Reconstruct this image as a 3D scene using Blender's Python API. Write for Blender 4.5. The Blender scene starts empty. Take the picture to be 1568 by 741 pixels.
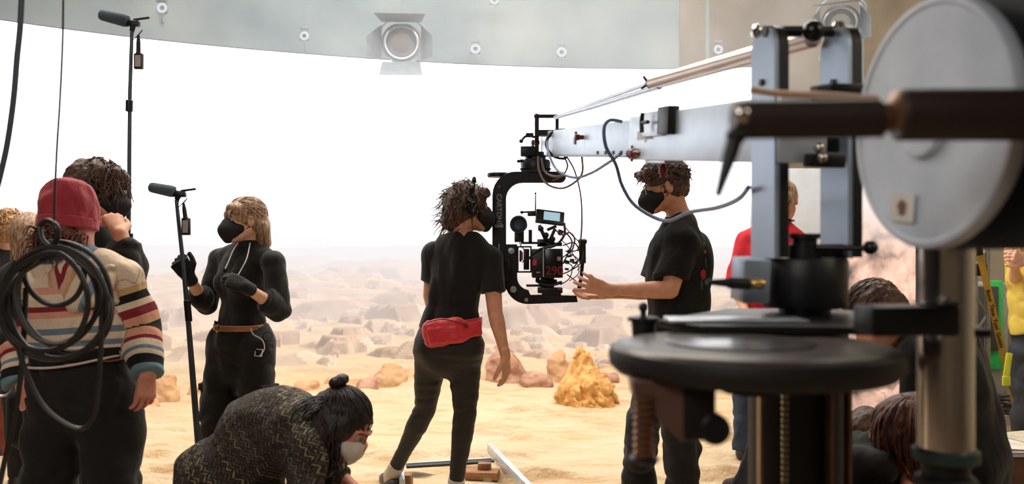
import bpy, bmesh, math, random
import numpy as np
from mathutils import Vector, Matrix

SC = bpy.context.scene
COL = SC.collection
random.seed(7)
F32 = np.float32

# ------------------------------------------------------------------ camera, world, lights, exposure
FPX = 1300.0                      # focal length in pixels of the 1568 px wide frame
EYE = 1.35
HOR = 380.0                       # picture row of the eye level
cd = bpy.data.cameras.new('camera'); cam = bpy.data.objects.new('camera', cd); COL.objects.link(cam)
cam.location = (0, 0, EYE); cam.rotation_euler = (math.pi/2, 0, 0)
cd.sensor_width = 36.0; cd.lens = 36.0*FPX/1568.0; cd.shift_y = (HOR-370.5)/1568.0
cd.clip_start = 0.02; cd.clip_end = 100
cd.dof.use_dof = True; cd.dof.focus_distance = 4.2; cd.dof.aperture_fstop = 2.2
SC.camera = cam

w = bpy.data.worlds.new('World'); SC.world = w; w.use_nodes = True
w.node_tree.nodes['Background'].inputs[0].default_value = (0.75, 0.82, 0.95, 1)
w.node_tree.nodes['Background'].inputs[1].default_value = 0.05
vs = SC.view_settings
vs.view_transform = 'Standard'; vs.look = 'None'; vs.exposure = 0.0; vs.gamma = 1.0; vs.use_curve_mapping = False
SC.cycles.max_bounces = 5; SC.cycles.diffuse_bounces = 2; SC.cycles.glossy_bounces = 3
SC.cycles.transmission_bounces = 4; SC.cycles.volume_bounces = 0
SC.cycles.sample_clamp_indirect = 6.0
SC.cycles.use_denoising = True

def area(name, loc, target, size, power, color, size_y=None):
    l = bpy.data.lights.new(name, 'AREA'); l.energy = power; l.color = color; l.size = size
    if size_y: l.shape = 'RECTANGLE'; l.size_y = size_y
    o = bpy.data.objects.new(name, l); COL.objects.link(o); o.location = loc
    o.rotation_euler = (Vector(target)-Vector(loc)).to_track_quat('-Z', 'Y').to_euler()
    return o
area('stage_light', (0.3, 6.2, 4.9), (0.3, 6.4, 0), 5.5, 355, (1.0, 0.93, 0.82), 2.6)
area('stage_light', (-3.0, 4.6, 4.6), (-2.6, 4.6, 0), 2.5, 110, (1.0, 0.90, 0.78), 2.0)
area('fill_light', (-2.2, -1.8, 3.6), (-0.6, 4.2, 1.0), 2.4, 68, (1.0, 0.93, 0.86), 1.6)  # unseen fill lamps added to brighten people and crane from the front
area('fill_light', (3.6, 0.2, 3.6), (1.0, 3.6, 1.1), 1.6, 40, (1.0, 0.86, 0.70), 1.6)
area('wall_light', (1.0, 7.0, 4.9), (1.0, 9.2, 3.7), 7.0, 34, (0.96, 0.97, 1.0), 0.6)
area('side_light', (4.6, 6.4, 3.4), (4.6, 8.0, 0.8), 1.4, 50, (1.0, 0.88, 0.70), 1.0)

# ------------------------------------------------------------------ helpers
def P(px, py, d):
    "the place in the room that shows at picture point px, py when it stands d metres in front of the lens"
    return np.array([(px-784.0)/FPX*d, d, EYE-(py-HOR)/FPX*d])
def V(*a): return np.array(a, float)
def unit(a): a = np.asarray(a, float); return a/np.linalg.norm(a)
def lerp(a, b, t): return np.asarray(a)*(1-t)+np.asarray(b)*t

ORG = {}
def _props(o, label=None, cat=None, group=None, kind=None):
    if label: o['label'] = label
    if cat: o['category'] = cat
    if group: o['group'] = group
    if kind: o['kind'] = kind
def thing(name, label, cat, loc, group=None, kind=None):
    o = bpy.data.objects.new(name, None); COL.objects.link(o); o.location = tuple(map(float, loc))
    o.empty_display_size = 0.1
    ORG[o.name] = np.array(loc, float); _props(o, label, cat, group, kind); return o

def mesh_of(name, verts, faces=None, quads=None, smooth=True, sharp=0.7, attrs=None):
    me = bpy.data.meshes.new(name)
    verts = np.asarray(verts, F32)
    if quads is not None:
        n = len(verts); m = len(quads)
        me.vertices.add(n); me.vertices.foreach_set('co', verts.ravel())
        me.loops.add(m*4); me.loops.foreach_set('vertex_index', np.asarray(quads, np.int32).ravel())
        me.polygons.add(m); me.polygons.foreach_set('loop_start', np.arange(0, m*4, 4, dtype=np.int32))
        me.polygons.foreach_set('loop_total', np.full(m, 4, np.int32))
        me.update(calc_edges=True)
    else:
        me.from_pydata([tuple(map(float, v)) for v in verts], [], faces); me.update()
    if attrs:
        for k, a in attrs.items():
            a = np.asarray(a, F32)
            if a.ndim == 1:
                at = me.attributes.new(k, 'FLOAT', 'POINT'); at.data.foreach_set('value', a)
            else:
                at = me.attributes.new(k, 'FLOAT_COLOR', 'POINT')
                c = np.ones((len(a), 4), F32); c[:, :3] = a; at.data.foreach_set('color', c.ravel())
    if smooth:
        me.polygons.foreach_set('use_smooth', np.ones(len(me.polygons), bool))
        if sharp: me.set_sharp_from_angle(angle=sharp)
    return me

class MB:
    def __init__(s): s.v = []; s.f = []
    def add(s, v, f):
        o = len(s.v); s.v += [tuple(map(float, q)) for q in v]; s.f += [tuple(i+o for i in g) for g in f]; return s
    def box(s, c, size, R=None, ch=0.0):
        c = np.asarray(c, float); h = np.asarray(size, float)/2
        if ch > 0:
            ch = min(ch, h.min()*0.9); vs_ = []; 
            bm = bmesh.new(); bmesh.ops.create_cube(bm, size=1.0)
            for q in bm.verts: q.co = Vector((q.co.x*2*h[0], q.co.y*2*h[1], q.co.z*2*h[2]))
            bmesh.ops.bevel(bm, geom=list(bm.edges), offset=ch, segments=2, profile=0.5, affect='EDGES')
            bm.verts.index_update()
            vv = np.array([tuple(q.co) for q in bm.verts]); ff = [tuple(q.index for q in g.verts) for g in bm.faces]; bm.free()
        else:
            vv = np.array([(x, y, z) for x in (-1, 1) for y in (-1, 1) for z in (-1, 1)])*h
            ff = [(0, 1, 3, 2), (4, 6, 7, 5), (0, 4, 5, 1), (2, 3, 7, 6), (0, 2, 6, 4), (1, 5, 7, 3)]
        if R is not None: vv = vv@np.asarray(R).T
        return s.add(vv+c, ff)
    def beam(s, a, b, w_, h_, up=(0, 0, 1), ch=0.0):
        a = np.asarray(a, float); b = np.asarray(b, float); y = unit(b-a); x = unit(np.cross(y, up)); z = np.cross(x, y)
        return s.box((a+b)/2, (w_, np.linalg.norm(b-a), h_), np.stack([x, y, z], 1), ch)
    def tube(s, pts, r, n=10, cap=True, closed=False):
        pts = np.asarray(pts, float); m = len(pts); r = np.broadcast_to(np.asarray(r, float), (m,))
        if closed: t = np.roll(pts, -1, 0)-np.roll(pts, 1, 0)
        else: t = np.gradient(pts, axis=0)
        t /= np.maximum(np.linalg.norm(t, axis=1, keepdims=True), 1e-9)
        u = np.cross(t[0], (0, 0, 1)); 
        if np.linalg.norm(u) < 0.1: u = np.cross(t[0], (1, 0, 0))
        u = unit(u); vv = []
        an = np.arange(n)*2*math.pi/n; ca = np.cos(an)[:, None]; sa = np.sin(an)[:, None]
        for i in range(m):
            u = u-t[i]*np.dot(u, t[i]); u = unit(u); w_ = np.cross(t[i], u)
            vv.append(pts[i]+r[i]*(ca*u+sa*w_))
        vv = np.concatenate(vv); ff = []
        for i in range(m if closed else m-1):
            a = i*n; b = ((i+1) % m)*n
            for j in range(n): k = (j+1) % n; ff.append((a+j, a+k, b+k, b+j))
        if cap and not closed: ff += [tuple(range(n))[::-1], tuple((m-1)*n+j for j in range(n))]
        return s.add(vv, ff)
    def cyl(s, a, b, r, n=24, r2=None, ch=0.0):
        a = np.asarray(a, float); b = np.asarray(b, float); r2 = r if r2 is None else r2
        if ch > 0:
            d = unit(b-a)*ch
            return s.tube([a, a+d*1e-3, a+d, b-d, b-d*1e-3, b], [r-ch, r-ch, r, r2, r2-ch, r2-ch], n)
        return s.tube([a, b], [r, r2], n)
    def lathe(s, base, axis, prof, n=32):
        "prof: list of (distance along the axis, radius)"
        base = np.asarray(base, float); ax = unit(axis)
        return s.tube_straight(base, ax, prof, n)
    def tube_straight(s, base, ax, prof, n):
        u = np.cross(ax, (0, 0, 1))
        if np.linalg.norm(u) < 0.1: u = np.cross(ax, (1, 0, 0))
        u = unit(u); w_ = np.cross(ax, u); an = np.arange(n)*2*math.pi/n
        ring = np.cos(an)[:, None]*u+np.sin(an)[:, None]*w_
        vv = np.concatenate([base+ax*h+ring*max(r, 1e-4) for h, r in prof]); ff = []; m = len(prof)
        for i in range(m-1):
            for j in range(n): k = (j+1) % n; ff.append((i*n+j, i*n+k, (i+1)*n+k, (i+1)*n+j))
        ff += [tuple(range(n))[::-1], tuple((m-1)*n+j for j in range(n))]
        return s.add(vv, ff)
    def ball(s, c, r, n=14, R=None):
        r = np.broadcast_to(np.asarray(r, float), (3,)); vv = []; ff = []; m = n//2+1
        for i in range(m+1):
            th = math.pi*i/m
            for j in range(n):
                ph = 2*math.pi*j/n; vv.append((math.sin(th)*math.cos(ph)*r[0], math.sin(th)*math.sin(ph)*r[1], math.cos(th)*r[2]))
        for i in range(m):
            for j in range(n): k = (j+1) % n; ff.append((i*n+j, (i+1)*n+j, (i+1)*n+k, i*n+k))
        vv = np.array(vv)
        if R is not None: vv = vv@np.asarray(R).T
        return s.add(vv+np.asarray(c, float), ff)
    def ring(s, c, axis, R_, r, n=32, m=8, arc=None, a0=0.0, xdir=None, sx=1.0):
        ax = unit(axis); u = np.cross(ax, (0, 0, 1)) if xdir is None else np.asarray(xdir, float)
        if np.linalg.norm(u) < 0.1: u = np.cross(ax, (1, 0, 0))
        u = unit(u); w_ = np.cross(ax, u)
        if arc is None:
            an = np.arange(n)*2*math.pi/n
            return s.tube(np.asarray(c)+R_*(sx*np.cos(an)[:, None]*u+np.sin(an)[:, None]*w_), r, m, closed=True)
        an = a0+np.linspace(0, arc, n)
        return s.tube(np.asarray(c)+R_*(sx*np.cos(an)[:, None]*u+np.sin(an)[:, None]*w_), r, m)
    def plate(s, outline, depth, O, X, Y):
        "flat outline (u, v) on the axes X, Y from O, given thickness along X x Y"
        O = np.asarray(O, float); X = unit(X); Y = unit(Y); N = np.cross(X, Y); n = len(outline)
        q = np.array([O+X*u+Y*v for u, v in outline])
        vv = np.concatenate([q-N*depth/2, q+N*depth/2])
        ff = [tuple(range(n))[::-1], tuple(range(n, 2*n))]+[(i, (i+1) % n, n+(i+1) % n, n+i) for i in range(n)]
        return s.add(vv, ff)
    def holed(s, outer, inner, depth, O, X, Y):
        "a plate between two outlines of the same number of points"
        O = np.asarray(O, float); X = unit(X); Y = unit(Y); N = np.cross(X, Y); n = len(outer)
        a = np.array([O+X*u+Y*v for u, v in outer]); b = np.array([O+X*u+Y*v for u, v in inner])
        vv = np.concatenate([a-N*depth/2, a+N*depth/2, b-N*depth/2, b+N*depth/2]); ff = []
        for i in range(n):
            k = (i+1) % n
            ff += [(i, k, n+k, n+i), (2*n+k, 2*n+i, 3*n+i, 3*n+k), (k, i, 2*n+i, 2*n+k), (n+i, n+k, 3*n+k, 3*n+i)]
        return s.add(vv, ff)

def put(name, mesh, m, parent=None, label=None, cat=None, group=None, kind=None, at=None, bevel=0.0):
    "link one mesh object; the vertices come in room coordinates"
    if isinstance(mesh, MB): mesh = mesh_of(name, mesh.v, faces=mesh.f)
    if m is not None:
        for q in (m if isinstance(m, (list, tuple)) else [m]): mesh.materials.append(q)
    o = bpy.data.objects.new(name, mesh); COL.objects.link(o)
    n = len(mesh.vertices); co = np.empty(n*3, F32); mesh.vertices.foreach_get('co', co); co = co.reshape(-1, 3)
    if parent is None:
        org = np.array(at, float) if at is not None else np.array([(co[:, 0].min()+co[:, 0].max())/2, (co[:, 1].min()+co[:, 1].max())/2, co[:, 2].min()])
        o.location = tuple(org)
    else:
        org = ORG[parent.name]; o.parent = parent
    mesh.vertices.foreach_set('co', (co-org.astype(F32)).ravel()); mesh.update()
    ORG[o.name] = org
    if bevel:
        b = o.modifiers.new('bevel', 'BEVEL'); b.width = bevel; b.segments = 2; b.limit_method = 'ANGLE'
    _props(o, label, cat, group, kind); return o

def spline(pts, n=40, closed=False):
    pts = np.asarray(pts, float); m = len(pts); out = []
    segs = m if closed else m-1
    for i in range(segs):
        if closed: p0, p1, p2, p3 = pts[(i-1) % m], pts[i], pts[(i+1) % m], pts[(i+2) % m]
        else: p0, p1, p2, p3 = pts[max(i-1, 0)], pts[i], pts[i+1], pts[min(i+2, m-1)]
        k = max(2, n//segs)
        for j in range(k):
            t = j/k
            out.append(0.5*((2*p1)+(-p0+p2)*t+(2*p0-5*p1+4*p2-p3)*t*t+(-p0+3*p1-3*p2+p3)*t**3))
    if not closed: out.append(pts[-1])
    return np.array(out)

# ------------------------------------------------------------------ noise
def _hash(i, seed):
    h = (i[..., 0]*73856093 ^ i[..., 1]*19349663 ^ i[..., 2]*83492791 ^ (seed*2654435761 & 0x7fffffff)).astype(np.int64) & 0xffffffff
    h = (h ^ (h >> 13))*1274126177 & 0xffffffff
    h = h ^ (h >> 16)
    return ((h & 0xffff)/65535.0).astype(F32)
def vnoise(p, seed=0):
    p = np.asarray(p, F32)
    if p.shape[-1] == 2: p = np.concatenate([p, np.zeros(p.shape[:-1]+(1,), F32)], -1)
    i = np.floor(p).astype(np.int64); f = p-i; f = f*f*(3-2*f); r = 0
    for dx in (0, 1):
        wx = f[..., 0] if dx else 1-f[..., 0]
        for dy in (0, 1):
            wy = f[..., 1] if dy else 1-f[..., 1]
            for dz in (0, 1):
                wz = f[..., 2] if dz else 1-f[..., 2]
                r = r+wx*wy*wz*_hash(i+np.array([dx, dy, dz]), seed)
    return r*2-1
def fbm(p, oct=4, seed=0, gain=0.5):
    p = np.asarray(p, F32); a = 1.0; s = 0; t = 0
    for k in range(oct): s = s+a*vnoise(p*(2.03**k)+k*17.3, seed+k); t += a; a *= gain
    return s/t

# ------------------------------------------------------------------ organic surfaces: distance fields and a surface net
def loft(pts, ra, rb=None, lat=None, k=None, op='add', flat=(False, False), pw=2.0):
    pts = np.asarray(pts, float); n = len(pts)
    ra = np.broadcast_to(np.asarray(ra, float), (n,)); rb = ra if rb is None else np.broadcast_to(np.asarray(rb, float), (n,))
    if lat is None: lat = np.array([1.0, 0, 0])
    lat = np.asarray(lat, float)
    if lat.ndim == 1: lat = np.tile(lat, (n, 1))
    circ = np.allclose(ra, rb) and pw == 2.0
    def fn(p):
        best = None
        for i in range(n-1):
            a = pts[i].astype(F32); d = (pts[i+1]-pts[i]); L = np.linalg.norm(d); dn = (d/L).astype(F32)
            q = p-a; s = q@dn; t = np.clip(s/F32(L), 0, 1)
            A = ra[i]+(ra[i+1]-ra[i])*t; e = s-t*F32(L)
            if circ:
                rr = np.sqrt(np.maximum((q*q).sum(-1)-s*s, 0))
                D = np.sqrt(rr*rr+e*e)-A
            else:
                B = rb[i]+(rb[i+1]-rb[i])*t
                l = lat[i]*0.5+lat[i+1]*0.5; l = l-dn*np.dot(l, dn); l = unit(l).astype(F32); f = np.cross(dn, l).astype(F32)
                x = q@l; y = q@f; m = np.minimum(A, B)
                if pw == 2.0: g = np.sqrt((x/A)**2+(y/B)**2+(e/m)**2)
                else: g = (np.abs(x/A)**pw+np.abs(y/B)**pw+np.abs(e/m)**pw)**(1/pw)
                D = (g-1)*m
            if i == 0 and flat[0]: D = np.maximum(D, -s)
            if i == n-2 and flat[1]: D = np.maximum(D, s-F32(L))
            best = D if best is None else np.minimum(best, D)
        return best
    R_ = max(ra.max(), rb.max())
    return dict(fn=fn, lo=pts.min(0)-R_, hi=pts.max(0)+R_, op=op, k=k)
def ell(c, r, R=None, k=None, op='add'):
    c = np.asarray(c, float); r = np.broadcast_to(np.asarray(r, float), (3,)); R = np.eye(3) if R is None else np.asarray(R, float)
    cf = c.astype(F32); Rf = R.astype(F32); rf = r.astype(F32)
    def fn(p):
        q = (p-cf)@Rf; k0 = np.sqrt(((q/rf)**2).sum(-1)); k1 = np.sqrt(((q/rf**2)**2).sum(-1))
        return k0*(k0-1)/np.maximum(k1, 1e-6)
    return dict(fn=fn, lo=c-r.max(), hi=c+r.max(), op=op, k=k)
def rbox(c, h, R=None, rad=0.01, k=None, op='add'):
    c = np.asarray(c, float); h = np.asarray(h, float); R = np.eye(3) if R is None else np.asarray(R, float)
    cf = c.astype(F32); Rf = R.astype(F32); hf = (h-rad).astype(F32)
    def fn(p):
        q = np.abs((p-cf)@Rf)-hf
        return np.sqrt((np.maximum(q, 0)**2).sum(-1))+np.minimum(q.max(-1), 0)-F32(rad)
    m = np.linalg.norm(h)
    return dict(fn=fn, lo=c-m, hi=c+m, op=op, k=k)
def cut(point, normal):
    "removes the side the normal points to"
    pt = np.asarray(point, float).astype(F32); n = unit(normal).astype(F32)
    return dict(fn=lambda p: -((p-pt)@n), lo=None, hi=None, op='sub', k=0.004)

def combine(F, D, op, k):
    if op == 'add':
        if F is None: return D
        if k <= 0: return np.minimum(F, D)
        h = np.maximum(k-np.abs(F-D), 0)/k
        return np.minimum(F, D)-h*h*k*0.25
    D = -D
    h = np.maximum(k-np.abs(F-D), 0)/k
    return np.maximum(F, D)+h*h*k*0.25

def sdf_mesh(prims, h=0.006, k=0.02, disp=None, amp=0.0):
    "returns vertices and quads of the blended surface"
    lo = np.min([q['lo'] for q in prims if q['lo'] is not None and q['op'] == 'add'], 0)-0.02-amp
    hi = np.max([q['hi'] for q in prims if q['hi'] is not None and q['op'] == 'add'], 0)+0.02+amp
    B = 8; nb = np.ceil((hi-lo)/(h*B)).astype(int)+1
    ii = np.stack(np.meshgrid(*[np.arange(n) for n in nb], indexing='ij'), -1).reshape(-1, 3)
    cen = (lo+(ii+0.5)*h*B).astype(F32); diag = h*B*0.87
    Ds = [q['fn'](cen) for q in prims]
    F = None
    for q, D in zip(prims, Ds): F = combine(F, D, q['op'], q['k'] if q['k'] is not None else k)
    keep = np.abs(F) < diag*1.25+amp+k*0.3+2*h
    idx = np.where(keep)[0]
    off = np.stack(np.meshgrid(*[np.arange(B)]*3, indexing='ij'), -1).reshape(-1, 3)*h
    base = (lo+ii[idx]*h*B)
    pts = (base[:, None, :]+off[None]).astype(F32)
    val = np.full((len(idx), B**3), 1.0, F32)
    Fk = F[idx]
    for q, D in zip(prims, Ds):
        kk = q['k'] if q['k'] is not None else k
        Dk = D[idx]
        if q['op'] == 'add': act = Dk < np.maximum(Fk, 0)+diag*2.6+kk+amp
        else: act = Dk < diag*1.6+kk
        a = np.where(act)[0]
        if len(a) == 0: continue
        for c0 in range(0, len(a), 1500):
            ac = a[c0:c0+1500]
            val[ac] = combine(val[ac], q['fn'](pts[ac].reshape(-1, 3)).reshape(len(ac), -1), q['op'], kk)
    if disp is not None: val += disp(pts.reshape(-1, 3)).reshape(val.shape).astype(F32)
    G = np.empty(tuple(nb), F32); G.reshape(-1)[:] = np.where(F > 0, 1.0, -1.0)
    full = np.repeat(np.repeat(np.repeat(G, B, 0), B, 1), B, 2)
    fb = full.reshape(nb[0], B, nb[1], B, nb[2], B)
    i3 = ii[idx]
    fb[i3[:, 0], :, i3[:, 1], :, i3[:, 2], :] = val.reshape(-1, B, B, B)
    f = fb.reshape(nb[0]*B, nb[1]*B, nb[2]*B)
    s = f < 0
    # surface net
    nx, ny, nz = np.array(f.shape)-1
    cnt = np.zeros((nx, ny, nz), np.int8)
    for dx in (0, 1):
        for dy in (0, 1):
            for dz in (0, 1): cnt += s[dx:dx+nx, dy:dy+ny, dz:dz+nz]
    act = np.argwhere((cnt > 0) & (cnt < 8))
    ids = np.full((nx, ny, nz), -1, np.int32); ids[act[:, 0], act[:, 1], act[:, 2]] = np.arange(len(act))
    corners = np.array([(x, y, z) for x in (0, 1) for y in (0, 1) for z in (0, 1)])
    cv = np.stack([f[act[:, 0]+c[0], act[:, 1]+c[1], act[:, 2]+c[2]] for c in corners], 1)
    acc = np.zeros((len(act), 3)); num = np.zeros(len(act))
    for a in range(8):
        for b in range(a+1, 8):
            if np.abs(corners[a]-corners[b]).sum() != 1: continue
            va, vb = cv[:, a], cv[:, b]; m = (va < 0) != (vb < 0)
            t = np.where(m, va/np.where(m, va-vb, 1), 0)
            acc += np.where(m[:, None], corners[a]+(corners[b]-corners[a])*t[:, None], 0); num += m
    verts = lo+(act+acc/num[:, None])*h
    quads = []
    for ax in range(3):
        sl0 = [slice(1, None)]*3; 
        A = [slice(1, -1)]*3
        d = [0, 0, 0]; d[ax] = 1
        x0 = s[1:-1, 1:-1, 1:-1]
        x1 = s[1+d[0]:s.shape[0]-1+d[0], 1+d[1]:s.shape[1]-1+d[1], 1+d[2]:s.shape[2]-1+d[2]]
        e = np.argwhere(x0 != x1)+1
        e = e[(e[:, ax] < [nx, ny, nz][ax])]
        inside = s[e[:, 0], e[:, 1], e[:, 2]]
        u = np.zeros(3, int); v = np.zeros(3, int); u[(ax+1) % 3] = 1; v[(ax+2) % 3] = 1
        g = lambda o: ids[tuple((e-o).T)]
        q = np.stack([g(u+v), g(v), g(0*u), g(u)], 1)
        q[~inside] = q[~inside][:, ::-1]
        quads.append(q[(q >= 0).all(1)])
    return verts, np.concatenate(quads)
def join(*ms):
    v = []; q = []; o = 0
    for a, b in ms: v.append(a); q.append(b+o); o += len(a)
    return np.concatenate(v), np.concatenate(q)
def organic(name, prims, m, parent=None, h=0.006, k=0.02, disp=None, amp=0.0, attr=None, **kw):
    vq = sdf_mesh(prims, h, k, disp, amp) if isinstance(prims, list) else prims
    at = {n_: f_(vq[0]) for n_, f_ in attr.items()} if attr else None
    return put(name, mesh_of(name, vq[0], quads=vq[1], sharp=None, attrs=at), m, parent, **kw)
# ------------------------------------------------------------------ materials
def lin(c):
    c = np.asarray(c, float)/255.0
    return tuple(np.where(c <= 0.04045, c/12.92, ((c+0.055)/1.055)**2.4))+(1.0,)
def nodes_of(name):
    m = bpy.data.materials.new(name); m.use_nodes = True
    nt = m.node_tree; return m, nt, nt.nodes['Principled BSDF']
def N(nt, kind, **kw):
    n = nt.nodes.new(kind)
    for k_, v_ in kw.items():
        if k_ in n.inputs: n.inputs[k_].default_value = v_
        else: setattr(n, k_, v_)
    return n
def mat(name, rgb, rough=0.6, metal=0.0, vary=0.12, scale=12.0, stretch=(1, 1, 1), bump=0.0, bscale=60.0, rgb2=None, bstretch=None, sheen=0.0, spec=None, coat=0.0):
    m, nt, b = nodes_of(name)
    c = np.array(lin(rgb)); c2 = np.array(lin(rgb2)) if rgb2 is not None else c*(1-vary)
    if rgb2 is None: c = np.minimum(c*(1+vary), 1)
    tc = N(nt, 'ShaderNodeTexCoord'); mp = N(nt, 'ShaderNodeMapping'); mp.inputs['Scale'].default_value = stretch
    no = N(nt, 'ShaderNodeTexNoise'); no.inputs['Scale'].default_value = scale; no.inputs['Detail'].default_value = 5
    mx = N(nt, 'ShaderNodeMix', data_type='RGBA'); mx.inputs['A'].default_value = tuple(c[:3])+(1,); mx.inputs['B'].default_value = tuple(c2[:3])+(1,)
    cr = N(nt, 'ShaderNodeMapRange'); cr.inputs['From Min'].default_value = 0.35; cr.inputs['From Max'].default_value = 0.65
    L = nt.links.new
    L(tc.outputs['Object'], mp.inputs['Vector']); L(mp.outputs[0], no.inputs['Vector']); L(no.outputs['Fac'], cr.inputs[0])
    L(cr.outputs[0], mx.inputs['Factor']); L(mx.outputs['Result'], b.inputs['Base Color'])
    b.inputs['Roughness'].default_value = rough; b.inputs['Metallic'].default_value = metal
    if spec is not None: b.inputs['Specular IOR Level'].default_value = spec
    if sheen: b.inputs['Sheen Weight'].default_value = sheen
    if coat: b.inputs['Coat Weight'].default_value = coat
    if bump:
        mp2 = N(nt, 'ShaderNodeMapping'); mp2.inputs['Scale'].default_value = bstretch or stretch
        n2 = N(nt, 'ShaderNodeTexNoise'); n2.inputs['Scale'].default_value = bscale; n2.inputs['Detail'].default_value = 4
        bp = N(nt, 'ShaderNodeBump'); bp.inputs['Strength'].default_value = 1.0; bp.inputs['Distance'].default_value = bump
        L(tc.outputs['Object'], mp2.inputs['Vector']); L(mp2.outputs[0], n2.inputs['Vector']); L(n2.outputs['Fac'], bp.inputs['Height']); L(bp.outputs[0], b.inputs['Normal'])
    return m
def glow(name, rgb, strength):
    m, nt, b = nodes_of(name)
    b.inputs['Base Color'].default_value = (0.02, 0.02, 0.02, 1); b.inputs['Emission Color'].default_value = lin(rgb); b.inputs['Emission Strength'].default_value = strength
    return m
def skin(name, rgb):
    m = mat(name, rgb, 0.5, vary=0.08, scale=30, bump=0.0006, bscale=160)
    b = m.node_tree.nodes['Principled BSDF']; b.inputs['Subsurface Weight'].default_value = 0.12; b.inputs['Subsurface Radius'].default_value = (0.02, 0.008, 0.004)
    b.inputs['Subsurface Scale'].default_value = 0.5
    return m
M = {}
M['black_metal'] = mat('black metal', (26, 26, 29), 0.42, 0.3, bump=0.0002, bscale=300)
M['black_gloss'] = mat('black gloss', (18, 18, 20), 0.25, 0.0)
M['dark_metal'] = mat('dark metal', (60, 60, 66), 0.38, 0.8)
M['alu'] = mat('brushed aluminium', (196, 202, 212), 0.36, 0.75, vary=0.08, scale=20, stretch=(1, 1, 8))
M['alu_matte'] = mat('satin aluminium', (190, 200, 214), 0.5, 0.35, vary=0.06, scale=14)
M['chrome'] = mat('polished steel', (215, 210, 205), 0.16, 1.0, vary=0.03)
M['rubber'] = mat('black rubber', (22, 22, 23), 0.6)
M['red_plastic'] = mat('dark red plastic', (120, 30, 34), 0.4)
M['black_cloth'] = mat('black cotton', (14, 13, 14), 0.9, vary=0.15, scale=9, bump=0.02, bscale=7, sheen=0.15, stretch=(1, 1, 0.4), bstretch=(1.4, 1.4, 0.25))
M['black_knit'] = mat('black ribbed knit', (14, 14, 15), 0.9, bump=0.002, bscale=42, bstretch=(3, 3, 0.15), sheen=0.15)
M['black_trouser'] = mat('black trouser cloth', (13, 12, 12), 0.85, bump=0.02, bscale=7, sheen=0.1)
M['legging'] = mat('black stretch fabric', (18, 15, 15), 0.62, bump=0.002, bscale=14, bstretch=(0.6, 0.6, 2.4))
M['skin_a'] = skin('fair skin', (232, 178, 150))
M['skin_b'] = skin('warm skin', (214, 154, 122))
M['skin_c'] = skin('rosy skin', (222, 150, 128))
M['mask_black'] = mat('black mask fabric', (20, 20, 23), 0.75)
M['mask_white'] = mat('white mask fabric', (226, 216, 204), 0.8)
M['eye_white'] = mat('eye white', (172, 158, 150), 0.3)
M['iris'] = mat('dark iris', (40, 28, 22), 0.2)
def hairmat(n, a, b): return mat(n, a, 0.5, rgb2=b, scale=60, stretch=(1.5, 1.5, 0.35), bump=0.002, bscale=120, bstretch=(1.5, 1.5, 0.3))
M['hair_dark'] = hairmat('dark brown hair', (96, 64, 52), (44, 30, 26))
M['hair_black'] = hairmat('near black hair', (50, 34, 32), (20, 15, 16))
M['hair_brown'] = hairmat('brown hair', (104, 70, 54), (48, 31, 26))
M['hair_blonde'] = hairmat('dark blonde hair', (198, 162, 132), (118, 90, 70))
M['hair_gold'] = hairmat('golden blonde hair', (206, 160, 110), (120, 84, 56))
M['hair_auburn'] = hairmat('auburn hair', (120, 66, 44), (50, 26, 20))
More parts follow.
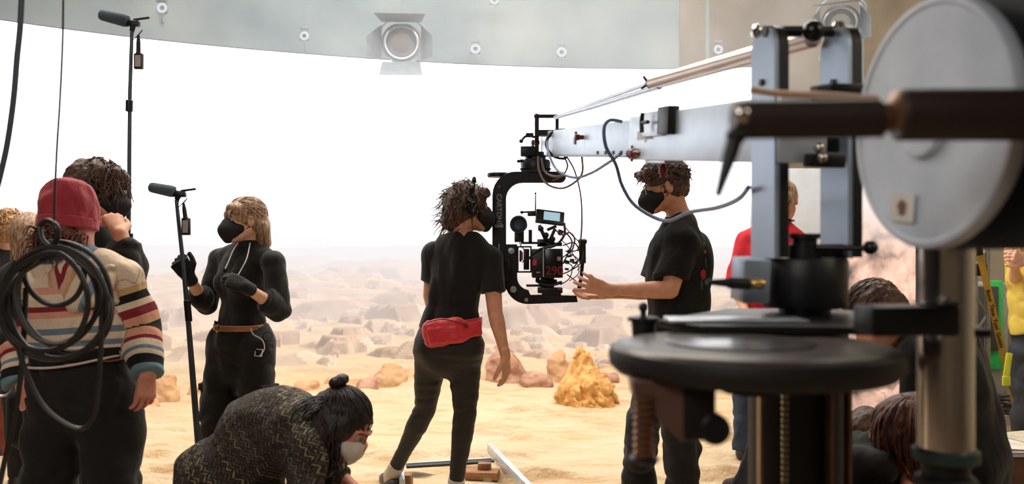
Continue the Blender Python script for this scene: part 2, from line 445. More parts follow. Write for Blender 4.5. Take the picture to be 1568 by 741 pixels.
# ------------------------------------------------------------------ the screen and its landscape picture
# plan of the curved screen: distance in front of the lens for picture columns
_ux = np.array([-170, 0, 152, 300, 469, 700, 850, 1000, 1160, 1185.]); _ud = np.array([6.35, 6.97, 7.35, 7.72, 8.15, 8.62, 8.76, 8.80, 8.72, 8.69])
_pc = np.polyfit((_ux-600)/500, _ud, 4)
def wall_plan(n, grow=0.0, x_lo=-170, x_hi=1192):
    px = np.linspace(x_lo, x_hi, n); d = np.polyval(_pc, (px-600)/500)+grow
    return np.stack([(px-784)/FPX*d, d], 1)
SCREEN_H = 3.21
def landscape(nc, nr, plan):
    "colours of the desert picture that the screen shows, column by column"
    az = np.arctan2(plan[:, 0], plan[:, 1]); dist = np.hypot(plan[:, 0], plan[:, 1])
    R_ = 7.0*np.exp(np.linspace(0, math.log(60), 900))
    A, RR = np.meshgrid(az, R_, indexing='ij')
    X = np.sin(A)*RR; Y = np.cos(A)*RR; xy = np.stack([X, Y], -1)
    H = 0.50*fbm(xy*0.18, 4, 3)*np.clip((RR-9)/9, 0, 1.5)+0.25*np.clip((RR-9.5)/9, 0, 1)+0.045*fbm(xy*1.1, 5, 9)+0.10*np.maximum(0, fbm(xy*np.array([0.55, 0.8]), 4, 19))
    H += 2.0*np.clip((RR-75)/220, 0, 1)*(0.5+fbm(xy*0.013+4, 5, 5))
    rockm = np.zeros_like(H)
    rng = np.random.RandomState(11)
    tint = np.zeros_like(H)
    base_H = H.copy()
    for _ in range(2600):
        r0 = 9.3*math.exp(rng.rand()**0.75*1.9); a0 = rng.uniform(-0.75, 0.42)
        if r0 < 10.2 and rng.rand() < 0.5: continue
        sx = r0*rng.uniform(0.006, 0.024)*(1.0 if rng.rand() < 0.85 else 2.2); sy = sx*rng.uniform(0.7, 1.6); hh = sx*rng.uniform(0.22, 0.55)*math.exp(-max(r0-15, 0)/40)
        cx, cy = math.sin(a0)*r0, math.cos(a0)*r0; th = rng.uniform(0, 3.1)
        ja = int(np.clip((a0-1.9*sx/r0-az[0])/(az[-1]-az[0])*len(az), 0, len(az)-1)); jb = int(np.clip((a0+1.9*sx/r0-az[0])/(az[-1]-az[0])*len(az)+2, 0, len(az)))
        ka = int(np.searchsorted(R_, r0-2.2*sy-sx)); kb = int(np.searchsorted(R_, r0+2.2*sy+sx))
        if jb-ja < 2 or kb-ka < 2: continue
        sl = (slice(ja, jb), slice(ka, kb)); dx = X[sl]-cx; dy = Y[sl]-cy
        wx = 0.18*fbm(np.stack([dx, dy], -1)*(1.6/sx)+_, 2, 6)
        u = (dx*math.cos(th)+dy*math.sin(th))/sx+wx; v = (-dx*math.sin(th)+dy*math.cos(th))/sy-wx
        q = 1.0+rng.uniform(-0.35, 0.35)*u+rng.uniform(-0.25, 0.25)*v
        for kk in range(7):
            an = kk*0.9+rng.uniform(0, 0.7); q = np.minimum(q, rng.uniform(1.4, 3.4)*(rng.uniform(0.75, 1.05)-(u*math.cos(an)+v*math.sin(an))))
        m_ = q > 0; bump = base_H[sl]*0.7+hh*np.clip(q, 0, 2)*(0.93+0.12*wx)
        better = m_ & (bump > H[sl]); H[sl] = np.where(better, bump, H[sl]); rockm[sl] = np.where(better, 1.0, rockm[sl]); tint[sl] = np.where(better, rng.uniform(-1, 1), tint[sl])
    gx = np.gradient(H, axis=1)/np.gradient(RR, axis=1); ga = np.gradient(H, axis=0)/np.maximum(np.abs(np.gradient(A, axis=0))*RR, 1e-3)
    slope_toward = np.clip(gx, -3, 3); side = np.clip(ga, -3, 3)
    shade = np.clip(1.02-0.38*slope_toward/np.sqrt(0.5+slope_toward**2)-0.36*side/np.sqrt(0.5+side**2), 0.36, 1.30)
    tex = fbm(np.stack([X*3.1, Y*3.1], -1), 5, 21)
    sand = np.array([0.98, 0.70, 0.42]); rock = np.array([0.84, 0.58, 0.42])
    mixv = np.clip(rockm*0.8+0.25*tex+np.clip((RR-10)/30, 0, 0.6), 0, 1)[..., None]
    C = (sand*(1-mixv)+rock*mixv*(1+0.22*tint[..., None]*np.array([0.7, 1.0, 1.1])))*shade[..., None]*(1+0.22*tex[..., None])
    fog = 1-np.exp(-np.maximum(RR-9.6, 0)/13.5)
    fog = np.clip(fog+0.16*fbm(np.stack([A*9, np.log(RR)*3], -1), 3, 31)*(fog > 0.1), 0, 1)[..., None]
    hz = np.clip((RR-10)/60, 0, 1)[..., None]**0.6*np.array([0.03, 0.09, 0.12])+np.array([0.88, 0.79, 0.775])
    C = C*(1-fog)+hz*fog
    elev = (H-EYE)/RR                                   # tangent of the elevation
    z = np.linspace(0, 1.62, nr)
    out = np.empty((nc, nr, 3)); te = (z[None, :]-EYE)/dist[:, None]
    run = np.full(nc, -9.0); done = np.zeros((nc, nr), bool)
    for j in range(len(R_)):
        e = elev[:, j]; new = np.maximum(run, e)
        m_ = (te <= new[:, None]) & ~done
        if m_.any():
            out[m_] = np.broadcast_to(C[:, j][:, None], out.shape)[m_]; done |= m_
        run = new
    skyt = np.clip((te+0.03)/0.10, 0, 1)[..., None]
    hzn = 0.5+0.5*fbm(np.stack(np.meshgrid(az*7, z*2, indexing='ij'), -1), 4, 40)[..., None]
    sky = np.array([0.90, 0.90, 0.915])*(1-skyt)*(0.96+0.06*hzn)+np.array([0.99, 0.99, 1.0])*skyt+0.02*skyt
    out[~done] = sky[~done]
    return out, z
nc, nr = 1100, 285
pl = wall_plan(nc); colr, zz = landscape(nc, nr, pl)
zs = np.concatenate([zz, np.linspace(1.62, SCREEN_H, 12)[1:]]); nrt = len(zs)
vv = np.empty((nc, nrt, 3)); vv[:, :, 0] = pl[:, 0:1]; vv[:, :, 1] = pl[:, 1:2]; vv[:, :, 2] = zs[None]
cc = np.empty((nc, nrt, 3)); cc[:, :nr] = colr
tt = np.clip((zs[nr:]-1.62)/0.35, 0, 1)
cc[:, nr:] = colr[:, -1:]*(1-tt)[None, :, None]+np.array([2.2, 2.22, 2.3])*tt[None, :, None]
q0 = (np.arange(nc-1)[:, None]*nrt+np.arange(nrt-1)[None]).ravel()
quads = np.stack([q0, q0+1, q0+nrt+1, q0+nrt], 1)[:, ::-1]
m, nt, b = nodes_of('screen picture')
at = N(nt, 'ShaderNodeAttribute', attribute_name='picture')
b.inputs['Base Color'].default_value = (0.02, 0.02, 0.02, 1); b.inputs['Roughness'].default_value = 0.7
nt.links.new(at.outputs['Color'], b.inputs['Emission Color']); b.inputs['Emission Strength'].default_value = 1.0
M['screen'] = m
led = thing('video_wall', 'huge curved screen wall showing a bright white sky over a hazy rocky desert', 'screen', (0, 8.8, 0))
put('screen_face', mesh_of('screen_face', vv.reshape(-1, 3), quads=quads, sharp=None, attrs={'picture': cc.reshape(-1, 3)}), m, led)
# the cabinets behind the picture
mb = MB(); a = wall_plan(60, 0.012); b2 = wall_plan(60, 0.16)
o1 = [(x, y, z_) for (x, y) in a for z_ in (0, SCREEN_H+0.012)]; o2 = [(x, y, z_) for (x, y) in b2 for z_ in (0, SCREEN_H+0.012)]
ff = []
for i in range(59):
    i2 = i*2; k2 = 120+i2
    ff += [(i2, i2+2, i2+3, i2+1), (k2, k2+1, k2+3, k2+2), (i2+1, i2+3, k2+3, k2+1), (i2, k2, k2+2, i2+2)]
ff += [(0, 1, 121, 120), (118, 238, 239, 119)]
mb.add(o1+o2, ff); put('cabinets', mb, M['black_metal'], led)

# the lower screen on wheels at the right, seen at a slant
def quad_grid(A, B, C_, D, n, m_):
    "A bottom left, B bottom right, C top right, D top left"
    u = np.linspace(0, 1, n)[:, None, None]; v = np.linspace(0, 1, m_)[None, :, None]
    g = (A*(1-u)+B*u)*(1-v)+(D*(1-u)+C_*u)*v
    q0 = (np.arange(n-1)[:, None]*m_+np.arange(m_-1)[None]).ravel()
    return g, np.stack([q0, q0+m_, q0+m_+1, q0+1], 1)
A_, B_ = np.array([2.62, 7.10, 0.02]), np.array([2.62+0.02, 5.62, 0.02])
A_ = P(1262, 0, 7.4); A_[2] = 0.0; B_ = P(1402, 0, 5.7); B_[2] = 0.0
D_ = A_+V(0, 0, 2.02); C_ = B_+V(0, 0, 1.88)
g, qd = quad_grid(A_, B_, C_, D_, 420, 420)
uu = np.linspace(0, 1, 420)[:, None]; vv2 = np.linspace(0, 1, 420)[None]
pp = np.stack(np.broadcast_arrays(uu*2.2, vv2*1.9), -1)
st = fbm(np.stack([pp[..., 0]*2.2+pp[..., 1]*1.5, pp[..., 1]*5.5-pp[..., 0]*1.2], -1), 6, 77)
big = fbm(pp*1.6, 4, 12)
crack = np.clip(1-np.abs(fbm(np.stack([pp[..., 0]*3+big, pp[..., 1]*6+2*big], -1), 4, 5))*9, 0, 1)
strata = fbm(np.stack([pp[..., 0]*1.2+0.3*big, pp[..., 1]*14+1.5*big-pp[..., 0]*3], -1), 5, 91)
base = np.array([0.92, 0.55, 0.41])*(0.86+0.85*st[..., None]+0.25*big[..., None]+0.75*np.minimum(strata, 0.15)[..., None])*(1-0.55*crack[..., None]*np.clip(0.95-vv2, 0.2, 1)[..., None])
hzv = np.clip((vv2-0.66)/0.30, 0, 1)[..., None]
pic = base*(1-hzv)+np.array([1.0, 0.93, 0.88])*hzv
pic = np.clip(pic, 0.03, 1.25)*(1-0.12*(np.arange(420) % 3 == 0))[None, :, None]
side = thing('video_wall', 'lower flat side screen showing reddish rock behind the steel column', 'screen', (A_+B_)/2)
put('screen_face', mesh_of('screen_face', g.reshape(-1, 3), quads=qd, sharp=None, attrs={'picture': pic.reshape(-1, 3)}), M['screen'], side)
nrm = unit(np.cross(B_-A_, V(0, 0, 1)))*-1.0
if nrm[1] < 0 and nrm[0] < 0: nrm = -nrm
mb = MB(); off = nrm*0.05; vvq = [A_, B_, C_, D_]; e1 = [q+nrm*0.008 for q in vvq]; e2 = [q+nrm*0.09 for q in vvq]
mb.add(e1+e2, [(0, 1, 2, 3), (7, 6, 5, 4), (0, 4, 5, 1), (1, 5, 6, 2), (2, 6, 7, 3), (3, 7, 4, 0)]); put('cabinets', mb, M['black_metal'], side)

# ------------------------------------------------------------------ floor, walls, ceiling
m, nt, b = nodes_of('desert sand'); L = nt.links.new
tc = N(nt, 'ShaderNodeTexCoord'); n1 = N(nt, 'ShaderNodeTexNoise'); n1.inputs['Scale'].default_value = 1.6; n1.inputs['Detail'].default_value = 8; n1.inputs['Roughness'].default_value = 0.62
mp = N(nt, 'ShaderNodeMapping'); mp.inputs['Scale'].default_value = (0.9, 2.6, 1)
cr = N(nt, 'ShaderNodeValToRGB'); e = cr.color_ramp.elements
e[0].position = 0.30; e[0].color = lin((222, 176, 124)); e[1].position = 0.66; e[1].color = lin((246, 224, 192))
x = cr.color_ramp.elements.new(0.47); x.color = lin((240, 212, 172))
n2 = N(nt, 'ShaderNodeTexNoise'); n2.inputs['Scale'].default_value = 9; n2.inputs['Detail'].default_value = 9; n2.inputs['Roughness'].default_value = 0.68
bp = N(nt, 'ShaderNodeBump'); bp.inputs['Distance'].default_value = 0.06
L(tc.outputs['Object'], mp.inputs[0]); L(mp.outputs[0], n1.inputs['Vector']); L(n1.outputs['Fac'], cr.inputs[0]); L(cr.outputs[0], b.inputs['Base Color'])
L(tc.outputs['Object'], n2.inputs['Vector']); L(n2.outputs['Fac'], bp.inputs['Height']); L(bp.outputs[0], b.inputs['Normal'])
b.inputs['Roughness'].default_value = 0.95; M['sand'] = m
def sand_h(x, y):
    xy = np.stack([x, y], -1)
    h_ = 0.014*fbm(xy*np.array([1.2, 2.6]), 3, 51)+0.010*fbm(xy*np.array([4.0, 7.5]), 3, 52)
    rip = np.maximum(0, fbm(xy*np.array([1.6, 4.2])+9, 3, 53)-0.12)
    h_ = h_+0.11*rip-0.05*np.maximum(0, fbm(xy*np.array([3.0, 4.5])+31, 3, 58)-0.22)
    back = np.interp(x, wall_plan(60)[:, 0], wall_plan(60)[:, 1])-y
    h_ = h_+0.10*np.clip(1-back/1.3, 0, 1)**2*(0.6+0.9*fbm(xy*1.7, 3, 57))
    return h_
X_, Y_ = np.meshgrid(np.linspace(-5.6, 3.2, 640), np.linspace(3.0, 9.0, 520), indexing='ij')
Hs = np.maximum(sand_h(X_, Y_)+0.022, 0.003)
edge = np.clip((3.2-X_)/0.25, 0, 1)*np.clip((Y_-3.0)/0.3, 0, 1)
Hs = Hs*edge
gq = (np.arange(639)[:, None]*520+np.arange(519)[None]).ravel()
put('sand_bed', mesh_of('sand_bed', np.stack([X_, Y_, Hs], -1).reshape(-1, 3), quads=np.stack([gq, gq+520, gq+521, gq+1], 1), sharp=None), M['sand'], kind='structure')
M['floor'] = mat('worn stage floor', (150, 126, 104), 0.7, vary=0.2, scale=3, bump=0.001)
put('floor', MB().box((0.5, 3.0, -0.05), (14, 16, 0.098)), M['floor'], kind='structure')
M['wall'] = mat('grey concrete with painted haze', (158, 168, 172), 0.9, rgb2=(122, 138, 148), scale=0.9, bump=0.004, bscale=6)  # cloudy grey variation paints smoke haze into the wall colour
M['wall_r'] = mat('warm grey drape', (150, 138, 122), 0.9, rgb2=(118, 106, 92), scale=1.1, bump=0.004, bscale=6)
def arc_wall(x_lo, x_hi, grow, z0, z1, thick=0.1):
    mb = MB(); a = wall_plan(70, grow, x_lo, x_hi); n = len(a); b_ = a+np.array([0, thick])
    ve = [(x, y, z_) for q in (a, b_) for (x, y) in q for z_ in (z0, z1)]; f = []
    for i in range(n-1):
        i2 = 2*i; k2 = 2*n+i2
        f += [(i2, i2+2, i2+3, i2+1), (k2, k2+1, k2+3, k2+2), (i2+1, i2+3, k2+3, k2+1), (i2, k2, k2+2, i2+2)]
    f += [(0, 1, 2*n+1, 2*n), (2*n-2, 4*n-2, 4*n-1, 2*n-1)]
    return mb.add(ve, f)
put('wall_back', arc_wall(-300, 1086, 0.30, 0.0, 5.4), M['wall'], kind='structure')
mb = MB(); mb.box((3.9, 9.15, 2.7), (4.2, 0.1, 5.4)); put('trim_1', mb, M['wall_r'], kind='structure')
M['wall_plain'] = mat('dull cream wall', (176, 166, 142), 0.9, vary=0.08, scale=2)
put('wall_right', MB().box((5.5, 3.2, 2.7), (0.1, 12, 5.4)), M['wall_plain'], kind='structure')
put('wall_left', MB().box((-5.75, 2.5, 2.7), (0.1, 14.5, 5.4)), M['black_cloth'], kind='structure')
put('wall_front', MB().box((0, -4.0, 2.7), (12, 0.1, 5.4)), M['wall_r'], kind='structure')
put('ceiling', MB().box((0, 2.6, 5.46), (12, 13.5, 0.1)), M['wall_r'], kind='structure')
# haze drifting at the top of the stage

m, nt, b = nodes_of('haze'); nt.nodes.remove(b)
vol = N(nt, 'ShaderNodeVolumeScatter'); vol.inputs['Color'].default_value = (0.93, 0.96, 1.0, 1); vol.inputs['Anisotropy'].default_value = 0.3
tc = N(nt, 'ShaderNodeTexCoord'); nz = N(nt, 'ShaderNodeTexNoise'); nz.inputs['Scale'].default_value = 0.9; nz.inputs['Detail'].default_value = 4; nz.inputs['Distortion'].default_value = 0.6
mr = N(nt, 'ShaderNodeMapRange'); mr.inputs['From Min'].default_value = 0.35; mr.inputs['From Max'].default_value = 0.70; mr.inputs['To Min'].default_value = 0.06; mr.inputs['To Max'].default_value = 0.34
nt.links.new(tc.outputs['Object'], nz.inputs['Vector']); nt.links.new(nz.outputs['Fac'], mr.inputs[0]); nt.links.new(mr.outputs[0], vol.inputs['Density']); nt.links.new(vol.outputs[0], nt.nodes['Material Output'].inputs['Volume'])
hz_ = put('haze', MB().box((-1.0, 7.35, 3.72), (7.6, 1.5, 2.2)), m, None, 'thin drifting haze under the roof in front of the grey upper wall', 'haze', kind='stuff')
# ------------------------------------------------------------------ people
def frame(f, u=(0, 0, 1)):
    f = unit(f); r = unit(np.cross(f, u)); return np.stack([r, f, np.cross(r, f)], 1)     # columns: right, forward, up
def at_(c, R, s=1.0): return lambda x, y, z: np.asarray(c)+R@(np.array([x, y, z])*s)
def head_prims(c, R, s, neckbase, neck_r=0.052):
    q = at_(c, R, s); m = R
    return [ell(q(0, -0.018, 0.030), np.array([0.074, 0.094, 0.086])*s, m, k=0.02),
            ell(q(0, 0.028, -0.028), np.array([0.060, 0.062, 0.084])*s, m, k=0.03),
            loft([q(-0.05, 0.0, -0.058), q(-0.02, 0.066, -0.094), q(0.02, 0.066, -0.094), q(0.05, 0.0, -0.058)], np.array([0.020, 0.021, 0.021, 0.020])*s, k=0.03),
            loft([q(0, 0.072, -0.088), q(0, 0.074, -0.090)], 0.021*s, k=0.02),
            loft([q(-0.036, 0.074, 0.022), q(0, 0.086, 0.020), q(0.036, 0.074, 0.022)], np.array([0.011, 0.012, 0.011])*s, k=0.02),
            ell(q(-0.031, 0.098, 0.003), 0.016*s, k=0.012, op='sub'), ell(q(0.031, 0.098, 0.003), 0.016*s, k=0.012, op='sub'),
            loft([q(0, 0.086, 0.012), q(0, 0.106, -0.026)], np.array([0.007, 0.012])*s, k=0.012),
            loft([q(-0.011, 0.090, -0.030), q(0.011, 0.090, -0.030)], 0.008*s, k=0.008),
            loft([q(-0.020, 0.082, -0.056), q(0, 0.090, -0.054), q(0.020, 0.082, -0.056)], np.array([0.006, 0.009, 0.006])*s, k=0.006),
            loft([q(-0.018, 0.084, -0.066), q(0, 0.089, -0.067), q(0.018, 0.084, -0.066)], np.array([0.006, 0.009, 0.006])*s, k=0.006),
            ell(q(-0.079, -0.008, -0.006), np.array([0.010, 0.019, 0.032])*s, m, k=0.008), ell(q(0.079, -0.008, -0.006), np.array([0.010, 0.019, 0.032])*s, m, k=0.008),
            ell(q(-0.088, -0.004, -0.004), np.array([0.006, 0.010, 0.017])*s, m, k=0.006, op='sub'), ell(q(0.088, -0.004, -0.004), np.array([0.006, 0.010, 0.017])*s, m, k=0.006, op='sub'),
            loft([q(0, -0.030, -0.045), lerp(q(0, -0.030, -0.045), neckbase, 0.6), neckbase], np.array([neck_r, neck_r*0.98, neck_r*1.18])*s, k=0.03)]
def hand_prims(w_, d, back, thumb=1, curl=(0.3, 0.3, 0.35, 0.4), tc=0.3, L=1.0, splay=0.06, tdir=None):
    d = unit(d); back = unit(np.asarray(back)-d*np.dot(back, d)); sd = unit(np.cross(back, d))*thumb; w_ = np.asarray(w_)
    pr = [loft([w_-d*0.03, w_, w_+d*0.03*L, w_+d*0.085*L], np.array([0.026, 0.027, 0.036, 0.041])*L, np.array([0.020, 0.019, 0.016, 0.012])*L, lat=sd, k=0.01)]
    for i, (o, ln, r) in enumerate([(0.030, 0.070, 0.0088), (0.010, 0.079, 0.0092), (-0.010, 0.073, 0.0088), (-0.029, 0.058, 0.0078)]):
        p = w_+d*(0.084-0.004*abs(i-1))*L+sd*o*L; a = 0.0; pts = [p]
        base = unit(d+sd*splay*(1.5-i)*1.0)
        for fr, cf in ((0.45, 0.8), (0.31, 1.1), (0.24, 0.8)):
            a += curl[i]*cf; p = p+(base*math.cos(a)-back*math.sin(a))*ln*fr*L; pts.append(p)
        pr.append(loft(pts, np.array([r*1.05, r, r*0.93, r*0.8])*L, k=0.004))
    p = w_+d*0.022*L+sd*0.024*L; td = unit(d*0.62+sd*0.72-back*0.25) if tdir is None else unit(tdir)
    pts = [p-td*0.01, p+td*0.040*L]; td2 = unit(td+d*0.35*tc-sd*0.8*tc-back*0.3*tc); pts.append(pts[-1]+td2*0.032*L); pts.append(pts[-1]+unit(td2-sd*0.3*tc)*0.024*L)
    pr.append(loft(pts, np.array([0.016, 0.0125, 0.0105, 0.0085])*L, k=0.010))
    return pr
def torso_loft(J, g, k=0.03, hip=True, pw=2.3):
    pts = J['spine']; a = np.array(J['ta'])+g; b = np.array(J['tb'])+g
    return loft(pts, a, b, lat=np.array(J['lat']), k=k, pw=pw)
def shoulders(J, g, k=0.05):
    nb = J['neckb']; r = J.get('sr', 0.050)
    return [loft([J['A'][0], lerp(J['A'][0], nb, 0.55)+J.get('trap', V(0, 0, 0.012)), nb], np.array([r, r*0.95, r*0.95])+g, k=k),
            loft([J['B'][0], lerp(J['B'][0], nb, 0.55)+J.get('trap', V(0, 0, 0.012)), nb], np.array([r, r*0.95, r*0.95])+g, k=k)]
def arm_pts(arm, f0, f1):
    "the part of shoulder-elbow-wrist between f0 and f1 (0..2)"
    s, e, w_ = arm[:3]; out = []
    at = lambda f: lerp(s, e, f) if f <= 1 else lerp(e, w_, f-1)
    fs = [f0]+[x for x in (0.5, 1.0, 1.25, 1.6) if f0 < x < f1]+[f1]
    return [at(f) for f in fs], fs
def arm_loft(arm, g, r=(0.046, 0.042, 0.038, 0.040, 0.030, 0.025), f0=0.0, f1=2.0, k=0.02, flat=(False, False), extra=None):
    pts, fs = arm_pts(arm, f0, f1); rr = np.interp(fs, [0, 0.5, 1.0, 1.25, 1.6, 2.0], r)+g
    if extra is not None: rr = rr+np.interp(fs, *extra)
    return loft(pts, rr, k=k, flat=flat)
LEG_R = (0.088, 0.074, 0.056, 0.056, 0.042, 0.036)
def leg_loft(leg, g, r=LEG_R, f0=0.0, f1=2.0, k=0.03, flat=(False, False), extra=None): return arm_loft(leg, g, r, f0, f1, k, flat, extra)
def body_mesh(J, h=0.007, hh=0.0032, hands=True):
    s = J.get('s', 1.0); ar = np.array(J.get('arm_r', (0.046, 0.042, 0.037, 0.038, 0.029, 0.024)))
    g = -0.012
    pr = [torso_loft(J, g)]+shoulders(J, g)+[arm_loft(J['A'], 0, ar), arm_loft(J['B'], 0, ar)]
    pr += [leg_loft(J['LA'], g), leg_loft(J['LB'], g)]
    for L_ in ('LA', 'LB'):
        an = J[L_][2]; toe = J[L_][3]; d = unit(toe-an); pr.append(loft([an-V(0, 0, 0.035)-d*0.03, an-V(0, 0, 0.045)+d*0.10, toe], [0.034, 0.03, 0.022], k=0.03))
    nb = J['neckb']; hp = head_prims(J['head'], J['R'], s, nb, J.get('neck_r', 0.052)); 
    meshes = [sdf_mesh(pr+[loft([lerp(J['head'], nb, 0.5), nb], [0.045, 0.055], k=0.04)], h, 0.03), sdf_mesh(hp, max(hh, 0.0036), 0.02)]
    if hands:
        for a, ar_ in (('A', ar), ('B', ar)):
            H = J.get('hand'+a)
            if H is None: continue
            w_ = J[a][2]; e = J[a][1]
            meshes.append(sdf_mesh(hand_prims(w_, **H)+[loft([lerp(w_, e, 0.16), w_], [ar[5]*1.02, ar[5]*0.98], k=0.015)], hh, 0.006))
    return join(*meshes)
def folds(p, seed, amp, f=(9, 9, 3)):
    return amp*(1.2-5.2*np.abs(fbm(p*np.array(f, F32), 2, seed)))
def eyes(J, parent):
    q = at_(J['head'], J['R'], J.get('s', 1.0)); s = J.get('s', 1.0)
    for sx in (-1, 1):
        e = put('eye', MB().ball(q(sx*0.031, 0.078, 0.004), 0.0118*s, 12), M['eye_white'], parent)
        put('iris', MB().ball(q(sx*0.031, 0.0845, 0.003), 0.0072*s, 10), M['iris'], e)
def brows(J, parent, m):
    q = at_(J['head'], J['R'], J.get('s', 1.0))
    for sx in (-1, 1): put('eyebrow', MB().tube(spline([q(sx*0.014, 0.096, 0.020), q(sx*0.032, 0.093, 0.027), q(sx*0.050, 0.078, 0.022)], 8), 0.0025, 6), m, parent)
def face_mask(J, parent, m, straps=True, flat=False, strap_m=None):
    q = at_(J['head'], J['R'], J.get('s', 1.0)); R = J['R']; s = J.get('s', 1.0)
    if not flat:
        pr = [loft([q(0, 0.088, -0.006), q(0, 0.121, -0.045), q(0, 0.098, -0.098)], np.array([0.014, 0.014, 0.016])*s, k=0.02),
              ell(q(0, 0.070, -0.052), np.array([0.062, 0.050, 0.055])*s, R, k=0.045),
              loft([q(-0.052, 0.040, -0.045), q(0, 0.104, -0.052), q(0.052, 0.040, -0.045)], np.array([0.022, 0.030, 0.022])*s, k=0.03),
              loft([q(-0.030, 0.075, -0.015), q(0, 0.100, -0.004), q(0.030, 0.075, -0.015)], np.array([0.010, 0.010, 0.010])*s, k=0.02)]
    else:
        pr = [ell(q(0, 0.052, -0.052), np.array([0.068, 0.066, 0.050])*s, R, k=0.02), loft([q(-0.02, 0.10, -0.02), q(0.02, 0.10, -0.02)], 0.010*s, k=0.02),
              loft([q(-0.025, 0.092, -0.088), q(0.025, 0.092, -0.088)], 0.010*s, k=0.02)]
        pr.append(cut(q(0, 0, -0.004), R@V(0, 0, 1)))
    pr.append(cut(q(0, 0.022, 0), R@V(0, -1, 0)))
    pr.append(dict(ell(q(0, 0.020, -0.03), np.array([0.057, 0.062, 0.084])*s, R), op='sub', k=0.003))
    o = organic('face_mask', pr, m, parent, h=0.0034)
    if straps:
        for sx in (-1, 1):
            mb = MB(); mb.tube(spline([q(sx*0.055, 0.045, -0.022), q(sx*0.070, 0.018, 0.006), q(sx*0.078, -0.012, 0.022), q(sx*0.082, -0.024, 0.0)], 14), 0.0022, 6)
            mb.tube(spline([q(sx*0.056, 0.040, -0.070), q(sx*0.068, 0.012, -0.045), q(sx*0.078, -0.010, -0.030), q(sx*0.082, -0.024, 0.0)], 14), 0.0022, 6)
            put('ear_strap', mb, strap_m or m, o)
    return o
def hair_shell(J, grow=0.014, face=(0.078, 0.02, 0.062), low=-0.02, extra=(), sub_face=True):
    "scalp-hugging prims in head coordinates, face left open"
    q = at_(J['head'], J['R'], J.get('s', 1.0)); R = J['R']; s = J.get('s', 1.0)
    pr = [ell(q(0, -0.018, 0.030), (np.array([0.074, 0.094, 0.086])+grow)*s, R, k=0.02), ell(q(0, -0.052, -0.02), (np.array([0.062, 0.052, 0.06])+grow)*s, R, k=0.03)]
    pr += list(extra)
    if sub_face: pr.append(ell(q(0, 0.098, -0.028), np.array([0.066, 0.070, 0.092])*s, R, k=0.012, op='sub'))
    pr.append(cut(q(0, 0.02, low), R@unit(V(0, 0.35, -1)))) if low is not None else None
    return pr
def strands(mb, J, n, L=(0.04, 0.08), curl=0.0, r=0.0016, region=None, seed=1, droop=0.4, out=0.4, grow=0.010, turns=1.5, c=V(0, -0.018, 0.030)):
    "loose locks that leave the shell; curl is the radius of their coil"
    rng = np.random.RandomState(seed); q = at_(J['head'], J['R'], J.get('s', 1.0)); R = J['R']; k = 0
    while k < n:
        d = unit(rng.normal(size=3)); 
        if region is not None and not region(d): continue
        k += 1
        p0 = c+d*(np.array([0.074, 0.094, 0.086])+grow); ln = rng.uniform(*L); t = np.linspace(0, 1, 9)[:, None]
        tang = unit(np.cross(d, rng.normal(size=3))); dirn = unit(d*out+tang*0.5+V(0, -0.15, -0.3))
        line = q(0, 0, 0)+(R@(p0[:, None]+dirn[:, None]*t.T*ln)).T*J.get('s', 1.0)+V(0, 0, -1)*droop*ln*t**2
        if curl:
            a = t*turns*2*math.pi+rng.uniform(0, 6.3); u = R@tang; w_ = R@unit(np.cross(d, tang)); line = line+curl*(np.cos(a)*u+np.sin(a)*w_)
        mb.tube(line, r*np.array([1.3, 1.3, 1.3, 1.2, 1.1, 1, 0.8, 0.6, 0.3]), 5)
    return mb
def flow(mb, J, n, target, region, seed=1, grow=0.014, r=0.003, c=V(0, -0.018, 0.030), wob=0.0):
    "locks combed over the skull from the region to the target direction"
    rng = np.random.RandomState(seed); q = at_(J['head'], J['R'], J.get('s', 1.0)); k = 0; tg = unit(target)
    while k < n:
        a = unit(rng.normal(size=3))
        if not region(a): continue
        k += 1; e = unit(tg+rng.normal(size=3)*0.12); pts = []
        for t in np.linspace(0, 1, 9):
            v_ = unit(a*(1-t)+e*t); lift = 0.004*math.sin(math.pi*t)+wob*math.sin(t*9+k)
            pts.append(q(*(c+v_*(np.array([0.074, 0.094, 0.086])+grow-0.001+lift+rng.uniform(-0.001, 0.001)))))
        mb.tube(pts, r*np.array([0.5, 0.9, 1, 1, 1, 1, 1, 0.9, 0.5]), 5)
    return mb
def hair(J, parent, m, prims, seed=3, amp=0.006, f=(40, 40, 18), mbs=None, h=0.004, name='hair', k=0.02):
    R = J['R'].astype(F32); c = np.asarray(J['head']).astype(F32)
    vq = sdf_mesh(prims, h, k, lambda p: amp*fbm(((p-c)@R)*np.array(f, F32), 3, seed)*1.6, amp*1.6)
    if mbs is None: return organic(name, vq, m, parent)
    me = MB(); v = np.array(mbs.v); q4 = [g for g in mbs.f if len(g) == 4]
    vq = join(vq, (v, np.array(q4)))
    return organic(name, vq, m, parent)
